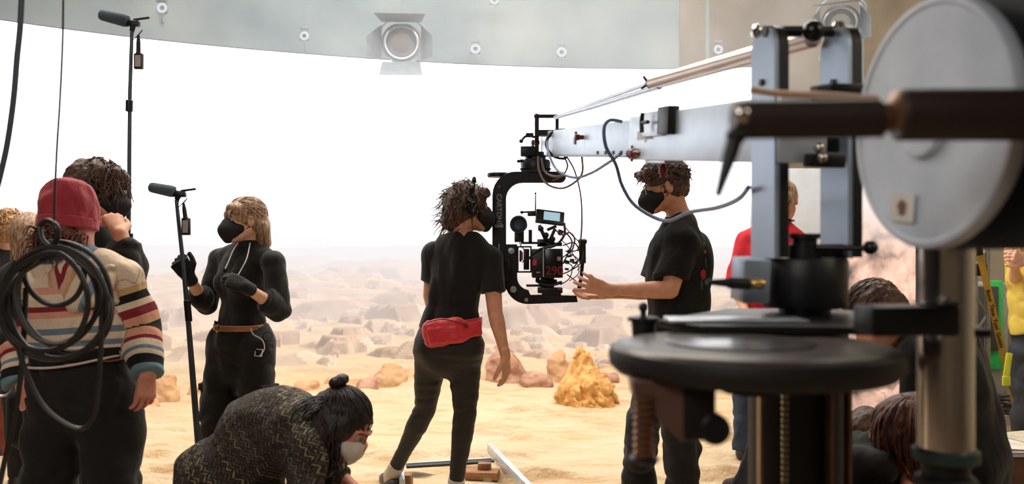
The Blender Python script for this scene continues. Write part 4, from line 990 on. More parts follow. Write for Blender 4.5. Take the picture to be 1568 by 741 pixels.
for i in range(60):
    o = rng.normal(size=3)*0.018; mb.tube(spline([q(0.0, -0.09, 0.02)+o, P(462+rng.uniform(-14, 10), 632+rng.uniform(-8, 10), d-0.10)+o, P(450+rng.uniform(-14, 16), 655+rng.uniform(-10, 14), d-0.13)+o*0.5], 10)+0.006*np.sin(np.linspace(0, 10, 11))[:, None]*V(0.6, 0, 0.6), 0.0024, 5)
for pts in ([q(-0.045, 0.088, 0.03), P(557, 672, d+0.02), P(553, 692, d), P(547, 702, d)], [q(0.02, 0.10, 0.03), P(556, 680, d-0.06), P(545, 690, d-0.06)]):
    mb.tube(spline(pts, 16), 0.0018, 5)
bd = J['R'].T@(P(521, 592, d-0.02)-q(0, -0.018, 0.030)); flow(mb, J, 170, bd, lambda v: v[2] > -0.35, 12, 0.011, 0.0026)
hair(J, t, M['hair_black'], pr, 27, 0.004, (22, 22, 40), mb)
bun = [ell(P(520, 583, d-0.02), (0.027, 0.026, 0.023), k=0.01), ell(P(512, 587, d-0.03), 0.017, k=0.01), ell(P(528, 580, d-0.01), 0.015, k=0.01), loft([P(524, 600, d-0.02), P(521, 592, d-0.02)], [0.02, 0.014], k=0.01)]
bo = organic('hair_bun', bun, M['hair_black'], t, h=0.003, disp=lambda p: 0.005*fbm(p*60, 3, 2), amp=0.006)
eyes(J, t); brows(J, t, M['hair_black']); face_mask(J, t, M['mask_white'], flat=True)
# ---- the person in the striped hood and red woollen hat, back to the lens
d = 3.2
J = dict(head=P(110, 336, d), R=frame((0.30, 0.95, -0.10)), s=1.02, neckb=P(120, 402, d-0.01))
J.update(spine([P(124, 620, d), P(124, 590, d), P(126, 520, d), P(124, 470, d), P(122, 435, d), P(121, 418, d)],
               [0.14, 0.175, 0.160, 0.168, 0.165, 0.12], [0.12, 0.130, 0.120, 0.130, 0.115, 0.07], (1, 0.0, 0), (1, -0.05, 0)))
J['A'] = [P(52, 434, d+0.02), P(28, 520, d+0.03), P(34, 590, d-0.05)]; J['B'] = [P(192, 430, d), P(219, 505, d+0.02), P(227, 574, d-0.08)]
J['LA'] = [P(88, 610, d), P(78, 730, d), P(80, 892, d+0.05), P(80, 905, d+0.2)]; J['LB'] = [P(162, 610, d), P(172, 730, d-0.02), P(182, 892, d), P(190, 905, d+0.15)]
J['handA'] = dict(d=V(0.15, -0.1, -0.95), back=V(-0.7, -0.7, 0), thumb=1, curl=(0.8, 0.8, 0.8, 0.8), tc=0.5)
J['handB'] = dict(d=P(224, 606, d-0.10)-P(227, 574, d-0.08), back=V(0.75, -0.65, 0), thumb=-1, curl=(0.45, 0.5, 0.55, 0.6), tc=0.1, L=0.92, splay=0.1, tdir=V(-0.35, 0.1, -0.9))
t, b = person('person in striped hooded pullover and dark red woollen hat, seen from behind', (J['neckb'][0], d, 0), J, M['skin_c'])
# cloth colours run as bands along the body and along each sleeve
STR = [((66, 104, 138), 0), ((232, 214, 190), 1), ((138, 40, 54), 2), ((18, 18, 20), 3), ((122, 142, 156), 4), ((226, 168, 142), 5), ((214, 176, 120), 6)]
cream, navy, red_, black_, grey_, pink_, yel = (228, 206, 182), (60, 84, 108), (134, 36, 50), (17, 17, 19), (112, 130, 146), (222, 158, 134), (206, 168, 112)
# body rows: picture rows 400..550 mapped to 0..0.5 ; sleeves 0.5..1
def row(py): return (py-400)/150*0.5
stops = [(0, grey_), (row(402), cream), (row(436), pink_), (row(446), cream), (row(464), red_), (row(472), pink_), (row(482), cream), (row(497), grey_), (row(506), cream), (row(517), grey_), (row(525), cream), (row(529), black_),
         (0.5, cream), (0.53, yel), (0.56, black_), (0.60, cream), (0.63, red_), (0.675, pink_), (0.71, yel), (0.72, black_), (0.785, pink_), (0.825, red_), (0.845, cream), (0.88, grey_), (0.90, cream), (0.925, black_), (0.965, (116, 146, 158))]
M['stripes'] = band_mat('striped cloth', stops, 0)
A_ax, B_ax = J['A'], J['B']
def seg_t(p, a, b):
    ab = b-a; t_ = ((p-a)@ab)/np.dot(ab, ab); tc_ = np.clip(t_, 0, 1); return t_, np.linalg.norm(p-a-tc_[:, None]*ab, axis=1)
def band(v):
    py = HOR+(EYE-v[:, 2])*FPX/d; out = np.clip((py-400)/150*0.5, 0.001, 0.499)
    out = out+0.010*np.sin((v[:, 0]-J['neckb'][0])*9)
    for arm, sg in ((A_ax, -1), (B_ax, 1)):
        t1, d1 = seg_t(v, arm[0], arm[1]); t2, d2 = seg_t(v, arm[1], arm[2]); T = np.where(d1 < d2, np.clip(t1, 0, 1), 1+np.clip(t2, 0, 1.2)); D = np.minimum(d1, d2)
        onarm = (D < 0.085) & ((T > 0.35) | (((v[:, 0]-arm[0][0])*sg) > 0.005))
        out = np.where(onarm, 0.5+0.5*np.clip(T/2.0, 0.002, 0.999), out)
    return out
pr = [torso_loft(J, 0.016)]+shoulders(J, 0.016)+[cut(P(128, 553, d), (0.14, 0, -1)), ell(P(126, 505, d), (0.185, 0.145, 0.12), k=0.05), cut(P(128, 556, d), (0.14, 0, -1))]
for a in ('A', 'B'):
    pr += [arm_loft(J[a], 0.020, f1=1.97, flat=(False, True), extra=([0, 0.5, 1, 1.7, 1.9, 1.97], [0, 0.006, 0.010, 0.016, 0.014, 0.006]))]
hd = organic('hooded_pullover', pr, M['stripes'], t, h=0.006, k=0.035, disp=lambda p: folds(p, 61, 0.008, (8, 8, 6)), amp=0.016, attr={'band': band})
# hood lying on the back: cream with a red patch
def hband(v):
    u = (v[:, 0]-P(122, 0, d)[0])/0.13; py = HOR+(EYE-v[:, 2])*FPX/d
    return np.clip(0.5+0.5*np.abs(u)*0.7+0.12*(py-420)/60, 0, 0.999)
M['hood'] = band_mat('hood cloth', [(0, cream), (0.50, (134, 36, 50)), (0.545, (214, 170, 146)), (0.60, (200, 158, 112)), (0.64, cream), (0.80, (130, 150, 168)), (0.88, cream)], 0)
c = P(122, 428, d-0.11)
pr = [loft([P(64, 404, d-0.02), P(86, 434, d-0.10), P(122, 462, d-0.135), P(160, 432, d-0.10), P(180, 402, d-0.02)], [0.034, 0.040, 0.036, 0.040, 0.034], k=0.05), ell(P(122, 425, d-0.09), (0.105, 0.045, 0.075), k=0.05),
      loft([P(82, 398, d+0.03), P(98, 404, d-0.04), P(122, 412, d-0.07), P(148, 404, d-0.04), P(164, 396, d+0.03)], [0.028, 0.030, 0.030, 0.030, 0.028], k=0.03)]
organic('hood', pr, M['hood'], t, h=0.005, disp=lambda p: folds(p, 63, 0.007, (14, 14, 14)), amp=0.014, attr={'band': hband})
M['pale_trim'] = mat('pale hem piping', (222, 200, 190), 0.8)
mb = MB(); an = np.linspace(0, 2*math.pi, 61)[:-1]
mb.tube(np.array([P(128, 551, d)+V(0.192*math.cos(a), -0.150*math.sin(a), -0.0+0.026*math.cos(a)+0.004*math.sin(3*a)) for a in an]), 0.0045, 6, closed=True); put('hem_piping', mb, M['pale_trim'], hd)
pr = [leg_loft(J[L_], 0.030, f1=1.97, flat=(False, True), extra=([0, 0.7, 1, 1.5, 2], [0.004, 0.008, 0.016, 0.022, 0.026])) for L_ in ('LA', 'LB')]
pr += [loft([P(125, 625, d), P(125, 590, d), P(126, 545, d)], [0.15, 0.184, 0.172], [0.12, 0.142, 0.132], lat=V(1, 0, 0), k=0.03, flat=(False, True))]
organic('trousers', pr, M['black_trouser'], t, h=0.008, disp=lambda p: folds(p, 68, 0.008, (5, 5, 8)), amp=0.016)
for L_ in ('LA', 'LB'):
    a = J[L_][2]; organic('shoe', [loft([V(a[0], a[1]-0.04, 0.048), V(a[0], a[1]+0.08, 0.045), V(a[0], a[1]+0.17, 0.038)], [0.048, 0.045, 0.036], k=0.02), cut((0, 0, 0.002), (0, 0, -1))], M['shoe_dark'], t, h=0.008)
M['wool'] = mat('dark red wool', (168, 48, 62), 0.95, vary=0.12, scale=8, bump=0.006, bscale=26, bstretch=(2, 2, 0.6), sheen=0.3)
q = at_(J['head'], J['R'], 1.02)
pr = [ell(q(0, -0.016, 0.052), (0.094, 0.106, 0.082), J['R'], k=0.03), loft([q(0, -0.016, 0.0), q(0, -0.016, 0.045)], [0.097, 0.096], [0.108, 0.108], lat=J['R'][:, 0], k=0.004, flat=(True, False)),
      ell(q(0.01, -0.03, 0.118), (0.055, 0.062, 0.026), J['R'], k=0.04), loft([q(-0.02, -0.09, 0.11), q(0.02, -0.095, 0.06)], 0.010, k=0.02, op='sub'), cut(q(0, 0, -0.034), -J['R'][:, 2])]
hat = organic('woollen_hat', pr, M['wool'], t, h=0.004, disp=lambda p: folds(p, 71, 0.003, (16, 16, 9)), amp=0.006)
organic('hat_brim', [loft([q(0, -0.016, -0.036), q(0, -0.016, 0.004)], [0.101, 0.101], [0.112, 0.112], lat=J['R'][:, 0], k=0.004, flat=(True, True))], M['wool'], hat, h=0.004)
mb = MB(); strands(mb, J, 150, (0.04, 0.07), 0.009, 0.0024, lambda v: v[2] < -0.1 and v[1] < 0.3, 19, 0.7, 0.35, 0.006, 1.2, c=V(0, -0.03, -0.03))
hair(J, t, M['hair_auburn'], [ell(q(0, -0.055, -0.055), (0.078, 0.056, 0.058), J['R'], k=0.03)], 5, 0.010, (30, 30, 30), mb)
eyes(J, t)

# ---- the tall person behind, hand raised to the headset
d = 3.75
J = dict(head=P(148, 291, d), R=frame((0.92, 0.28, -0.14)), s=1.05, neckb=P(140, 345, d))
J.update(spine([P(126, 560, d), P(126, 520, d), P(130, 460, d), P(134, 420, d), P(138, 385, d), P(139, 372, d)],
               [0.13, 0.155, 0.135, 0.15, 0.16, 0.11], [0.11, 0.12, 0.11, 0.12, 0.11, 0.07], (0.6, -0.8, 0), (0.6, -0.8, 0)))
J['A'] = [P(95, 385, d+0.10), P(88, 470, d+0.1), P(110, 540, d)]; J['B'] = [P(172, 388, d-0.08), P(201, 432, d-0.22), P(184, 358, d-0.24)]
J['LA'] = [P(112, 550, d+0.06), P(108, 660, d+0.06), P(106, 810, d+0.05), P(130, 825, d)]; J['LB'] = [P(138, 550, d-0.06), P(136, 660, d-0.06), P(132, 810, d-0.05), P(160, 825, d)]
J['arm_r'] = (0.052, 0.046, 0.040, 0.040, 0.032, 0.027)
J['handB'] = dict(d=P(170, 326, d-0.20)-P(184, 358, d-0.24), back=V(0.75, -0.6, 0.4), thumb=-1, curl=(0.7, 0.8, 0.9, 1.0), tc=0.5, L=1.08)
t, b = person('tall person with shaggy brown hair and headphones, one hand raised to the mouth', (J['neckb'][0], d, 0), J, M['skin_b'])
pr = [torso_loft(J, 0.01)]+shoulders(J, 0.014)+[arm_loft(J['A'], 0.018, f1=1.95, flat=(False, True)), arm_loft(J['B'], 0.022, f1=1.74, flat=(False, True), extra=([0, 1, 1.3, 1.74], [0, 0.006, 0.014, 0.018])), loft([J['neckb'], lerp(J['neckb'], J['head'], 0.35)], [0.072, 0.066], k=0.03, flat=(False, True))]
organic('jacket', pr, M['black_cloth'], t, h=0.008, disp=lambda p: folds(p, 81, 0.008, (7, 7, 7)), amp=0.016)
M['camo'] = mat('mottled olive trousers', (92, 90, 76), 0.9, rgb2=(40, 40, 36), scale=14, bump=0.006, bscale=9)
pr = [leg_loft(J[L_], 0.026, f1=1.95, flat=(False, True), extra=([0, 1, 2], [0, 0.012, 0.022])) for L_ in ('LA', 'LB')]+[loft([P(126, 560, d), P(127, 510, d)], [0.165, 0.155], [0.13, 0.125], lat=V(0.6, -0.8, 0), k=0.03)]
organic('trousers', pr, M['camo'], t, h=0.009, disp=lambda p: folds(p, 82, 0.010, (6, 6, 8)), amp=0.02)
def shoes(J, t, mm=None, zc=0.002):
    for L_ in ('LA', 'LB'):
        a = J[L_][2]; dd = unit((J[L_][3]-a)*V(1, 1, 0)); c_ = V(a[0], a[1], 0.0)
        organic('shoe', [loft([c_-dd*0.03+V(0, 0, 0.048), c_+dd*0.08+V(0, 0, 0.045), c_+dd*0.16+V(0, 0, 0.038)], [0.048, 0.045, 0.036], k=0.02), loft([c_+V(0, 0, 0.05), c_+V(0, 0, 0.12)], 0.042, k=0.03, flat=(False, True)), cut((0, 0, zc), (0, 0, -1))], mm or M['shoe_dark'], t, h=0.009)
shoes(J, t)
q = at_(J['head'], J['R'], 1.05)
pr = hair_shell(J, 0.018, low=-0.05)+[ell(q(0, -0.07, 0.02), (0.07, 0.055, 0.07), J['R'], k=0.03), loft([q(-0.05, 0.07, 0.08), q(0, 0.095, 0.075), q(0.05, 0.07, 0.08)], 0.024, k=0.02)]
mb = MB(); strands(mb, J, 120, (0.03, 0.06), 0.009, 0.0024, lambda v: v[1] > -0.1 and v[2] > -0.3, 31, 0.7, 0.6, 0.018, 1.3)
strands(mb, J, 60, (0.04, 0.07), 0.010, 0.0022, lambda v: v[1] > 0.45 and v[2] > 0.1, 33, 0.9, 0.6, 0.022, 1.4)
hair(J, t, M['hair_brown'], pr, 32, 0.010, (26, 26, 18), mb)
eyes(J, t); face_mask(J, t, M['mask_black']); headset(J, t)

# ---- the two half hidden at the left edge
d = 4.7
J = dict(head=P(50, 362, d), R=frame((0.2, 0.97, -0.1)), s=1.0, neckb=P(48, 412, d))
J.update(spine([P(46, 560, d), P(46, 535, d), P(47, 480, d), P(47, 450, d), P(47, 430, d), P(48, 420, d)], [0.13, 0.155, 0.13, 0.14, 0.15, 0.11], [0.11, 0.12, 0.1, 0.11, 0.10, 0.07], (1, 0, 0), (1, 0, 0)))
J['A'] = [P(6, 432, d), P(-2, 500, d), P(8, 560, d-0.1)]; J['B'] = [P(90, 432, d), P(96, 500, d), P(88, 560, d-0.1)]
J['LA'] = [P(30, 560, d), P(28, 640, d), P(28, 728, d), P(28, 735, d+0.15)]; J['LB'] = [P(64, 560, d), P(64, 640, d), P(66, 728, d), P(66, 735, d+0.15)]
t, b = person('person with straight dark blonde hair and dark jacket, mostly hidden behind the striped pullover', (J['neckb'][0], d, 0), J, M['skin_a'], hands=False, h=0.012, hh=0.005)
organic('jacket', [torso_loft(J, 0.012)]+shoulders(J, 0.014)+[arm_loft(J[a], 0.018, f1=1.98) for a in 'AB'], M['black_cloth'], t, h=0.010)
organic('trousers', [leg_loft(J[L_], 0.016, f1=1.95) for L_ in ('LA', 'LB')]+[loft([P(46, 560, d), P(46, 530, d)], [0.15, 0.155], [0.12, 0.12], lat=V(1, 0, 0))], M['black_trouser'], t, h=0.012); shoes(J, t)
q = at_(J['head'], J['R'], 1.0); mb = MB(); rng = np.random.RandomState(44)
for i in range(60):
    a = rng.uniform(0.4, 2.7)+math.pi; x, y = 0.082*math.cos(a), 0.10*math.sin(a)-0.01
    mb.tube(spline([q(x*0.3, y*0.3-0.02, 0.128), q(x*0.95, y*0.95-0.01, 0.075), q(x*1.06, y*1.03, 0.0), q(x*1.0, y*1.0, -0.11-rng.uniform(0, 0.03))], 12), 0.0032, 5)
hair(J, t, M['hair_blonde'], hair_shell(J, 0.016, low=None)+[loft([q(0, -0.055, 0), q(0, -0.06, -0.11)], [0.078, 0.06], [0.05, 0.04], lat=J['R'][:, 0], k=0.03)], 45, 0.003, (30, 30, 8), mb, h=0.005)
d = 5.5
J = dict(head=P(10, 352, d), R=frame((-0.75, 0.65, -0.1)), s=0.98, neckb=P(16, 396, d))
J.update(spine([P(8, 540, d), P(8, 520, d), P(8, 470, d), P(10, 440, d), P(12, 415, d), P(14, 405, d)], [0.13, 0.155, 0.13, 0.14, 0.15, 0.11], [0.11, 0.12, 0.1, 0.11, 0.10, 0.07], (1, 0.3, 0), (1, 0.3, 0)))
J['A'] = [P(-30, 420, d), P(-34, 480, d), P(-14, 500, d-0.3)]; J['B'] = [P(48, 422, d), P(52, 480, d-0.1), P(10, 496, d-0.35)]
J['LA'] = [P(-8, 545, d), P(-10, 620, d), P(-10, 705, d), P(-30, 712, d-0.05)]; J['LB'] = [P(22, 545, d), P(14, 620, d), P(10, 705, d), P(-6, 712, d-0.05)]
J['handB'] = dict(d=V(-0.9, -0.3, 0.1), back=V(0, -0.8, 0.5), thumb=1, curl=(0.6, 0.6, 0.7, 0.7))
t, b = person('person with golden curls in a dark jacket and rust trousers at the left edge', (J['neckb'][0], d, 0), J, M['skin_a'], h=0.010, hh=0.0045)
organic('jacket', [torso_loft(J, 0.014)]+shoulders(J, 0.016)+[arm_loft(J[a], 0.02, f1=1.7, flat=(False, True)) for a in 'AB'], M['black_cloth'], t, h=0.010)
M['rust'] = mat('rust cloth', (138, 62, 50), 0.9, vary=0.15)
organic('trousers', [leg_loft(J[L_], 0.020, f1=1.88, flat=(False, True)) for L_ in ('LA', 'LB')]+[loft([P(8, 545, d), P(8, 515, d)], [0.15, 0.155], [0.12, 0.12], lat=V(1, 0.3, 0))], M['rust'], t, h=0.010, disp=lambda p: folds(p, 92, 0.008, (8, 8, 8)), amp=0.016); shoes(J, t)
mb = MB(); strands(mb, J, 190, (0.03, 0.05), 0.012, 0.0040, lambda v: v[2] > -0.6, 51, 0.3, 0.4, 0.018, 1.2)
hair(J, t, M['hair_gold'], hair_shell(J, 0.020, low=-0.06), 52, 0.014, (34, 34, 34), mb, h=0.006)
face_mask(J, t, M['mask_black'])

# ---- the person in the red polo shirt behind the crane
d = 5.4
J = dict(head=P(1201, 306, d), R=frame((0.52, 0.85, -0.12)), s=1.0, neckb=P(1194, 350, d))
J.update(spine([P(1165, 540, d), P(1166, 515, d), P(1172, 450, d), P(1176, 415, d), P(1182, 375, d), P(1184, 362, d)], [0.13, 0.16, 0.15, 0.165, 0.17, 0.12], [0.11, 0.125, 0.12, 0.13, 0.12, 0.07], (0.95, -0.3, 0), (0.95, -0.3, 0)))
J['A'] = [P(1146, 375, d+0.05), P(1130, 445, d+0.04), P(1146, 490, d-0.2)]; J['B'] = [P(1222, 378, d-0.08), P(1232, 445, d-0.05), P(1222, 490, d+0.15)]
J['LA'] = [P(1148, 545, d), P(1143, 615, d), P(1140, 690, d), P(1150, 700, d+0.15)]; J['LB'] = [P(1182, 545, d), P(1186, 615, d), P(1190, 690, d), P(1200, 700, d+0.15)]
J['handA'] = dict(d=V(0.4, -0.4, -0.6), back=V(-1, 0, 0), thumb=1); J['handB'] = dict(d=V(-0.2, 0.5, -0.7), back=V(1, 0, 0), thumb=-1)
t, b = person('person in red polo shirt and jeans standing behind the crane, facing away', (J['neckb'][0], d, 0), J, M['skin_b'], h=0.009, hh=0.0045)
M['red_shirt'] = mat('red polo cloth', (196, 24, 44), 0.85, vary=0.12, bump=0.012, bscale=8)
pr = [torso_loft(J, 0.01)]+shoulders(J, 0.010)+[cut(P(1168, 520, d), (0, 0, -1))]+[arm_loft(J[a], 0.022, f1=0.86, flat=(False, True), extra=([0, 0.86], [0, 0.022])) for a in 'AB']
pr += [loft([J['neckb']-V(0, 0, 0.01), J['neckb']+V(0.01, 0, 0.03)], [0.078, 0.068], k=0.02, flat=(False, True)), ell(lerp(J['neckb'], J['head'], 0.42), (0.060, 0.060, 0.045), k=0.006, op='sub')]
sh = organic('polo_shirt', pr, M['red_shirt'], t, h=0.007, disp=lambda p: folds(p, 101, 0.008, (7, 7, 6)), amp=0.016)
M['denim'] = mat('blue grey denim', (48, 62, 84), 0.85, vary=0.25, scale=7, bump=0.01, bscale=8)
organic('jeans', [leg_loft(J[L_], 0.018, f1=1.95, flat=(False, True), extra=([0, 1, 2], [0, 0.008, 0.014])) for L_ in ('LA', 'LB')]+[loft([P(1165, 545, d), P(1166, 505, d)], [0.165, 0.155], [0.13, 0.125], lat=V(0.95, -0.3, 0))], M['denim'], t, h=0.009, disp=lambda p: folds(p, 103, 0.008, (8, 8, 8)), amp=0.016); shoes(J, t)
mb = MB(); nk = lerp(J['neckb'], J['head'], 0.30); mb.ring(nk, unit(J['head']-J['neckb'])+V(0, 0, 1.2), 0.078, 0.007, 28, 7); put('neck_headphones', mb, M['black_gloss'], t)
mb = None
hair(J, t, M['hair_blonde'], hair_shell(J, 0.010, low=-0.02), 56, 0.006, (40, 40, 20), mb, h=0.005)

# ---- three people working low down behind the crane
d = 3.1
J = dict(head=P(1340, 486, d), R=frame((-0.40, 0.62, -0.68), (-0.3, 0.4, 1)), s=1.04, neckb=P(1398, 506, d))
J.update(spine([P(1474, 745, d), P(1470, 700, d), P(1462, 640, d), P(1452, 590, d), P(1436, 545, d), P(1426, 530, d)], [0.14, 0.165, 0.150, 0.160, 0.165, 0.12], [0.13, 0.150, 0.130, 0.130, 0.125, 0.085], (0.75, 0.7, 0), (0.65, 0.75, 0.05)))
J['A'] = [P(1408, 548, d-0.14), P(1404, 625, d-0.18), P(1400, 690, d-0.22)]; J['B'] = [P(1430, 545, d+0.14), P(1400, 640, d+0.16), P(1378, 715, d+0.05)]
J['LA'] = [P(1460, 735, d-0.1), P(1410, 810, d-0.2), P(1490, 925, d-0.1), P(1450, 950, d-0.15)]; J['LB'] = [P(1480, 735, d+0.1), P(1450, 830, d+0.3), P(1500, 925, d+0.2), P(1460, 950, d+0.2)]
for L_ in ('LA', 'LB'): J[L_][2][2] = 0.10; J[L_][3][2] = 0.05
J['handA'] = dict(d=V(-0.2, -0.1, -0.9), back=V(-0.5, -0.8, 0), thumb=-1, curl=(0.5, 0.5, 0.6, 0.6)); J['handB'] = dict(d=V(-0.3, -0.2, -0.9), back=V(-0.3, -0.9, 0), thumb=1, curl=(0.6, 0.7, 0.8, 0.8))
t, b = person('person with short brown hair in black bending forward behind the steel column', (J['spine'][1][0], d, 0), J, M['skin_b'], h=0.008, hh=0.004)
pr = [torso_loft(J, 0.022)]+shoulders(J, 0.018)+[arm_loft(J[a], 0.022, f1=1.92, flat=(False, True)) for a in 'AB']
organic('pullover', pr, M['black_cloth'], t, h=0.008, disp=lambda p: folds(p, 111, 0.01, (5, 5, 5)), amp=0.02)
organic('trousers', [leg_loft(J[L_], 0.02, f1=1.92, flat=(False, True)) for L_ in ('LA', 'LB')]+[loft([P(1474, 745, d), P(1470, 700, d)], [0.17, 0.17], [0.15, 0.15], lat=V(0.75, 0.7, 0))], M['black_trouser'], t, h=0.010); shoes(J, t)
mb = MB(); flow(mb, J, 170, V(0, 0.6, -0.2), lambda v: v[1] < 0.5, 12, 0.013, 0.0028)
hair(J, t, M['hair_brown'], hair_shell(J, 0.014, low=-0.05), 62, 0.005, (40, 14, 40), mb)
d = 2.45
J = dict(head=P(1394, 664, d), R=frame((0.30, -0.20, -0.93), (0.8, -0.3, 0.5)), s=0.96, neckb=P(1345, 705, d+0.05))
J.update(spine([P(1290, 900, d+0.3), P(1290, 860, d+0.3), P(1300, 800, d+0.22), P(1310, 765, d+0.16), P(1322, 735, d+0.10), P(1330, 722, d+0.08)], [0.14, 0.165, 0.150, 0.160, 0.165, 0.12], [0.13, 0.140, 0.130, 0.130, 0.125, 0.085], (1, 0.2, 0), (1, 0.2, 0)))
J['A'] = [P(1290, 745, d+0.1), P(1310, 820, d-0.1), P(1385, 770, d-0.1)]; J['B'] = [P(1372, 740, d+0.15), P(1400, 800, d), P(1394, 748, d-0.05)]
J['LA'] = [P(1270, 890, d+0.3), P(1290, 930, d), P(1240, 960, d+0.3), P(1220, 970, d+0.4)]; J['LB'] = [P(1310, 890, d+0.3), P(1350, 930, d), P(1320, 960, d+0.3), P(1300, 970, d+0.4)]
for L_ in ('LA', 'LB'): J[L_][1][2] = 0.14; J[L_][2][2] = 0.08; J[L_][3][2] = 0.05
J['handA'] = dict(d=V(0.8, 0, 0.5), back=V(0, -0.9, 0.3), thumb=1, curl=(0.5, 0.5, 0.6, 0.6)); J['handB'] = dict(d=V(-0.05, -0.1, 0.95), back=V(0.2, -0.9, 0), thumb=-1, curl=(0.5, 0.6, 0.7, 0.8))
t, b = person('person with auburn hair hanging forward, in a black hooded top, kneeling low', (J['spine'][1][0], d+0.3, 0), J, M['skin_c'], h=0.008, hh=0.004)
pr = [torso_loft(J, 0.018)]+shoulders(J, 0.022)+[arm_loft(J['A'], 0.022, f1=1.92, flat=(False, True)), arm_loft(J['B'], 0.022, f1=1.75, flat=(False, True)), loft([P(1325, 712, d-0.02), P(1352, 716, d-0.06), P(1372, 728, d+0.02)], 0.05, k=0.04)]
organic('hooded_top', pr, M['black_cloth'], t, h=0.008, disp=lambda p: folds(p, 121, 0.01, (7, 7, 7)), amp=0.02)
organic('trousers', [leg_loft(J[L_], 0.02, f1=1.9) for L_ in ('LA', 'LB')]+[loft([P(1290, 890, d+0.3), P(1290, 850, d+0.3)], [0.17, 0.17], [0.14, 0.14], lat=V(1, 0.2, 0))], M['black_trouser'], t, h=0.012); shoes(J, t)
q = at_(J['head'], J['R'], 1.04); mb = MB(); rng = np.random.RandomState(71)
for i in range(110):
    a = rng.uniform(0, 6.28); rr = 0.098; p0 = J['head']+V(rr*math.cos(a)*1.0, rr*math.sin(a)-0.02, 0.05+rng.uniform(-0.02, 0.02)); sd = V(math.cos(a), math.sin(a), 0)
    mb.tube(spline([J['head']+V(0, -0.02, 0.115)+sd*0.03, p0+sd*0.004, p0-V(0, 0, 0.08)+sd*0.012, p0+V(0.02, 0, -0.15-rng.uniform(0, 0.045))-sd*0.01], 12), 0.0028, 5)
hair(J, t, M['hair_auburn'], [ell(J['head']+V(0, -0.01, 0.010), (0.106, 0.112, 0.110), k=0.03), loft([J['head'], J['head']+V(0.01, 0, -0.11)], [0.088, 0.060], k=0.03)], 72, 0.006, (30, 30, 10), mb)
d = 4.4
J = dict(head=P(1322, 664, d), R=frame((0.35, 0.2, -0.9), (1, 0.3, 0.4)), s=1.05, neckb=P(1296, 690, d))
J.update(spine([P(1222, 720, d), P(1232, 712, d), P(1252, 700, d), P(1266, 696, d), P(1280, 693, d), P(1286, 692, d)], [0.15, 0.165, 0.150, 0.160, 0.165, 0.12], [0.12, 0.130, 0.12, 0.12, 0.115, 0.08], (0.2, 1, 0), (0.2, 1, 0)))
J['A'] = [P(1290, 706, d-0.14), P(1296, 755, d-0.2), P(1330, 765, d-0.25)]; J['B'] = [P(1290, 700, d+0.14), P(1300, 745, d+0.2), P(1330, 760, d+0.1)]
J['LA'] = [P(1212, 718, d-0.1), P(1180, 672, d-0.22), P(1124, 0, d-0.15), P(1096, 0, d-0.2)]; J['LB'] = [P(1216, 722, d+0.1), P(1200, 740, d+0.4), P(1160, 0, d+0.3), P(1130, 0, d+0.3)]
for L_, zk in (('LA', 0.40), ('LB', 0.14)): J[L_][1][2] = zk; J[L_][2][2] = 0.10; J[L_][3][2] = 0.05
J['handA'] = dict(d=V(0.7, 0, -0.6), back=V(0, -0.5, 0.8), thumb=1); J['handB'] = dict(d=V(0.7, 0, -0.6), back=V(0, -0.5, 0.8), thumb=-1)
t, b = person('person squatting low behind the crane post, one brown shoe stretched out on the sand', (J['spine'][1][0], d, 0), J, M['skin_b'], h=0.009, hh=0.0045)
organic('pullover', [torso_loft(J, 0.02)]+shoulders(J, 0.018)+[arm_loft(J[a], 0.022, f1=1.92, flat=(False, True)) for a in 'AB'], M['black_cloth'], t, h=0.009, disp=lambda p: folds(p, 131, 0.01, (7, 7, 7)), amp=0.02)
M['dark_jean'] = mat('charcoal denim', (52, 56, 64), 0.9, vary=0.25, bump=0.01, bscale=8)
organic('trousers', [leg_loft(J[L_], 0.02, f1=1.93, flat=(False, True)) for L_ in ('LA', 'LB')]+[loft([P(1218, 722, d), P(1236, 712, d)], [0.165, 0.16], [0.14, 0.14], lat=V(0.2, 1, 0))], M['dark_jean'], t, h=0.009, disp=lambda p: folds(p, 132, 0.01, (7, 7, 7)), amp=0.02)
M['shoe_brown'] = mat('brown suede', (72, 50, 44), 0.85); shoes(J, t, M['shoe_brown'])
mb = None
hair(J, t, M['hair_dark'], hair_shell(J, 0.014, low=-0.05), 65, 0.005, (40, 40, 20), mb, h=0.005)

# ---- the person in the yellow shirt at the right edge
d = 5.4
J = dict(head=P(1592, 288, d), R=frame((-0.6, -0.78, -0.2)), s=1.02, neckb=P(1594, 335, d))
J.update(spine([P(1596, 545, d), P(1596, 520, d), P(1594, 460, d), P(1593, 425, d), P(1593, 370, d), P(1594, 352, d)], [0.14, 0.165, 0.165, 0.170, 0.17, 0.12], [0.12, 0.135, 0.14, 0.14, 0.12, 0.08], (0.8, -0.6, 0), (0.8, -0.6, 0)))
J['A'] = [P(1560, 366, d+0.1), P(1556, 432, d+0.05), P(1553, 402, d-0.22)]; J['B'] = [P(1634, 366, d-0.1), P(1638, 430, d-0.2), P(1574, 400, d-0.36)]
J['LA'] = [P(1578, 545, d), P(1576, 620, d), P(1582, 690, d), P(1562, 698, d-0.1)]; J['LB'] = [P(1614, 545, d), P(1616, 620, d), P(1618, 690, d), P(1600, 698, d-0.1)]
J['handA'] = dict(d=V(-0.35, -0.3, 0.55), back=V(-0.6, -0.6, 0.3), thumb=-1, curl=(0.9, 0.95, 1.0, 1.0), tc=0.8); J['handB'] = dict(d=V(-0.8, 0, 0.35), back=V(0, -1, 0.2), thumb=1, curl=(0.8, 0.8, 0.9, 1.0), tc=0.6)
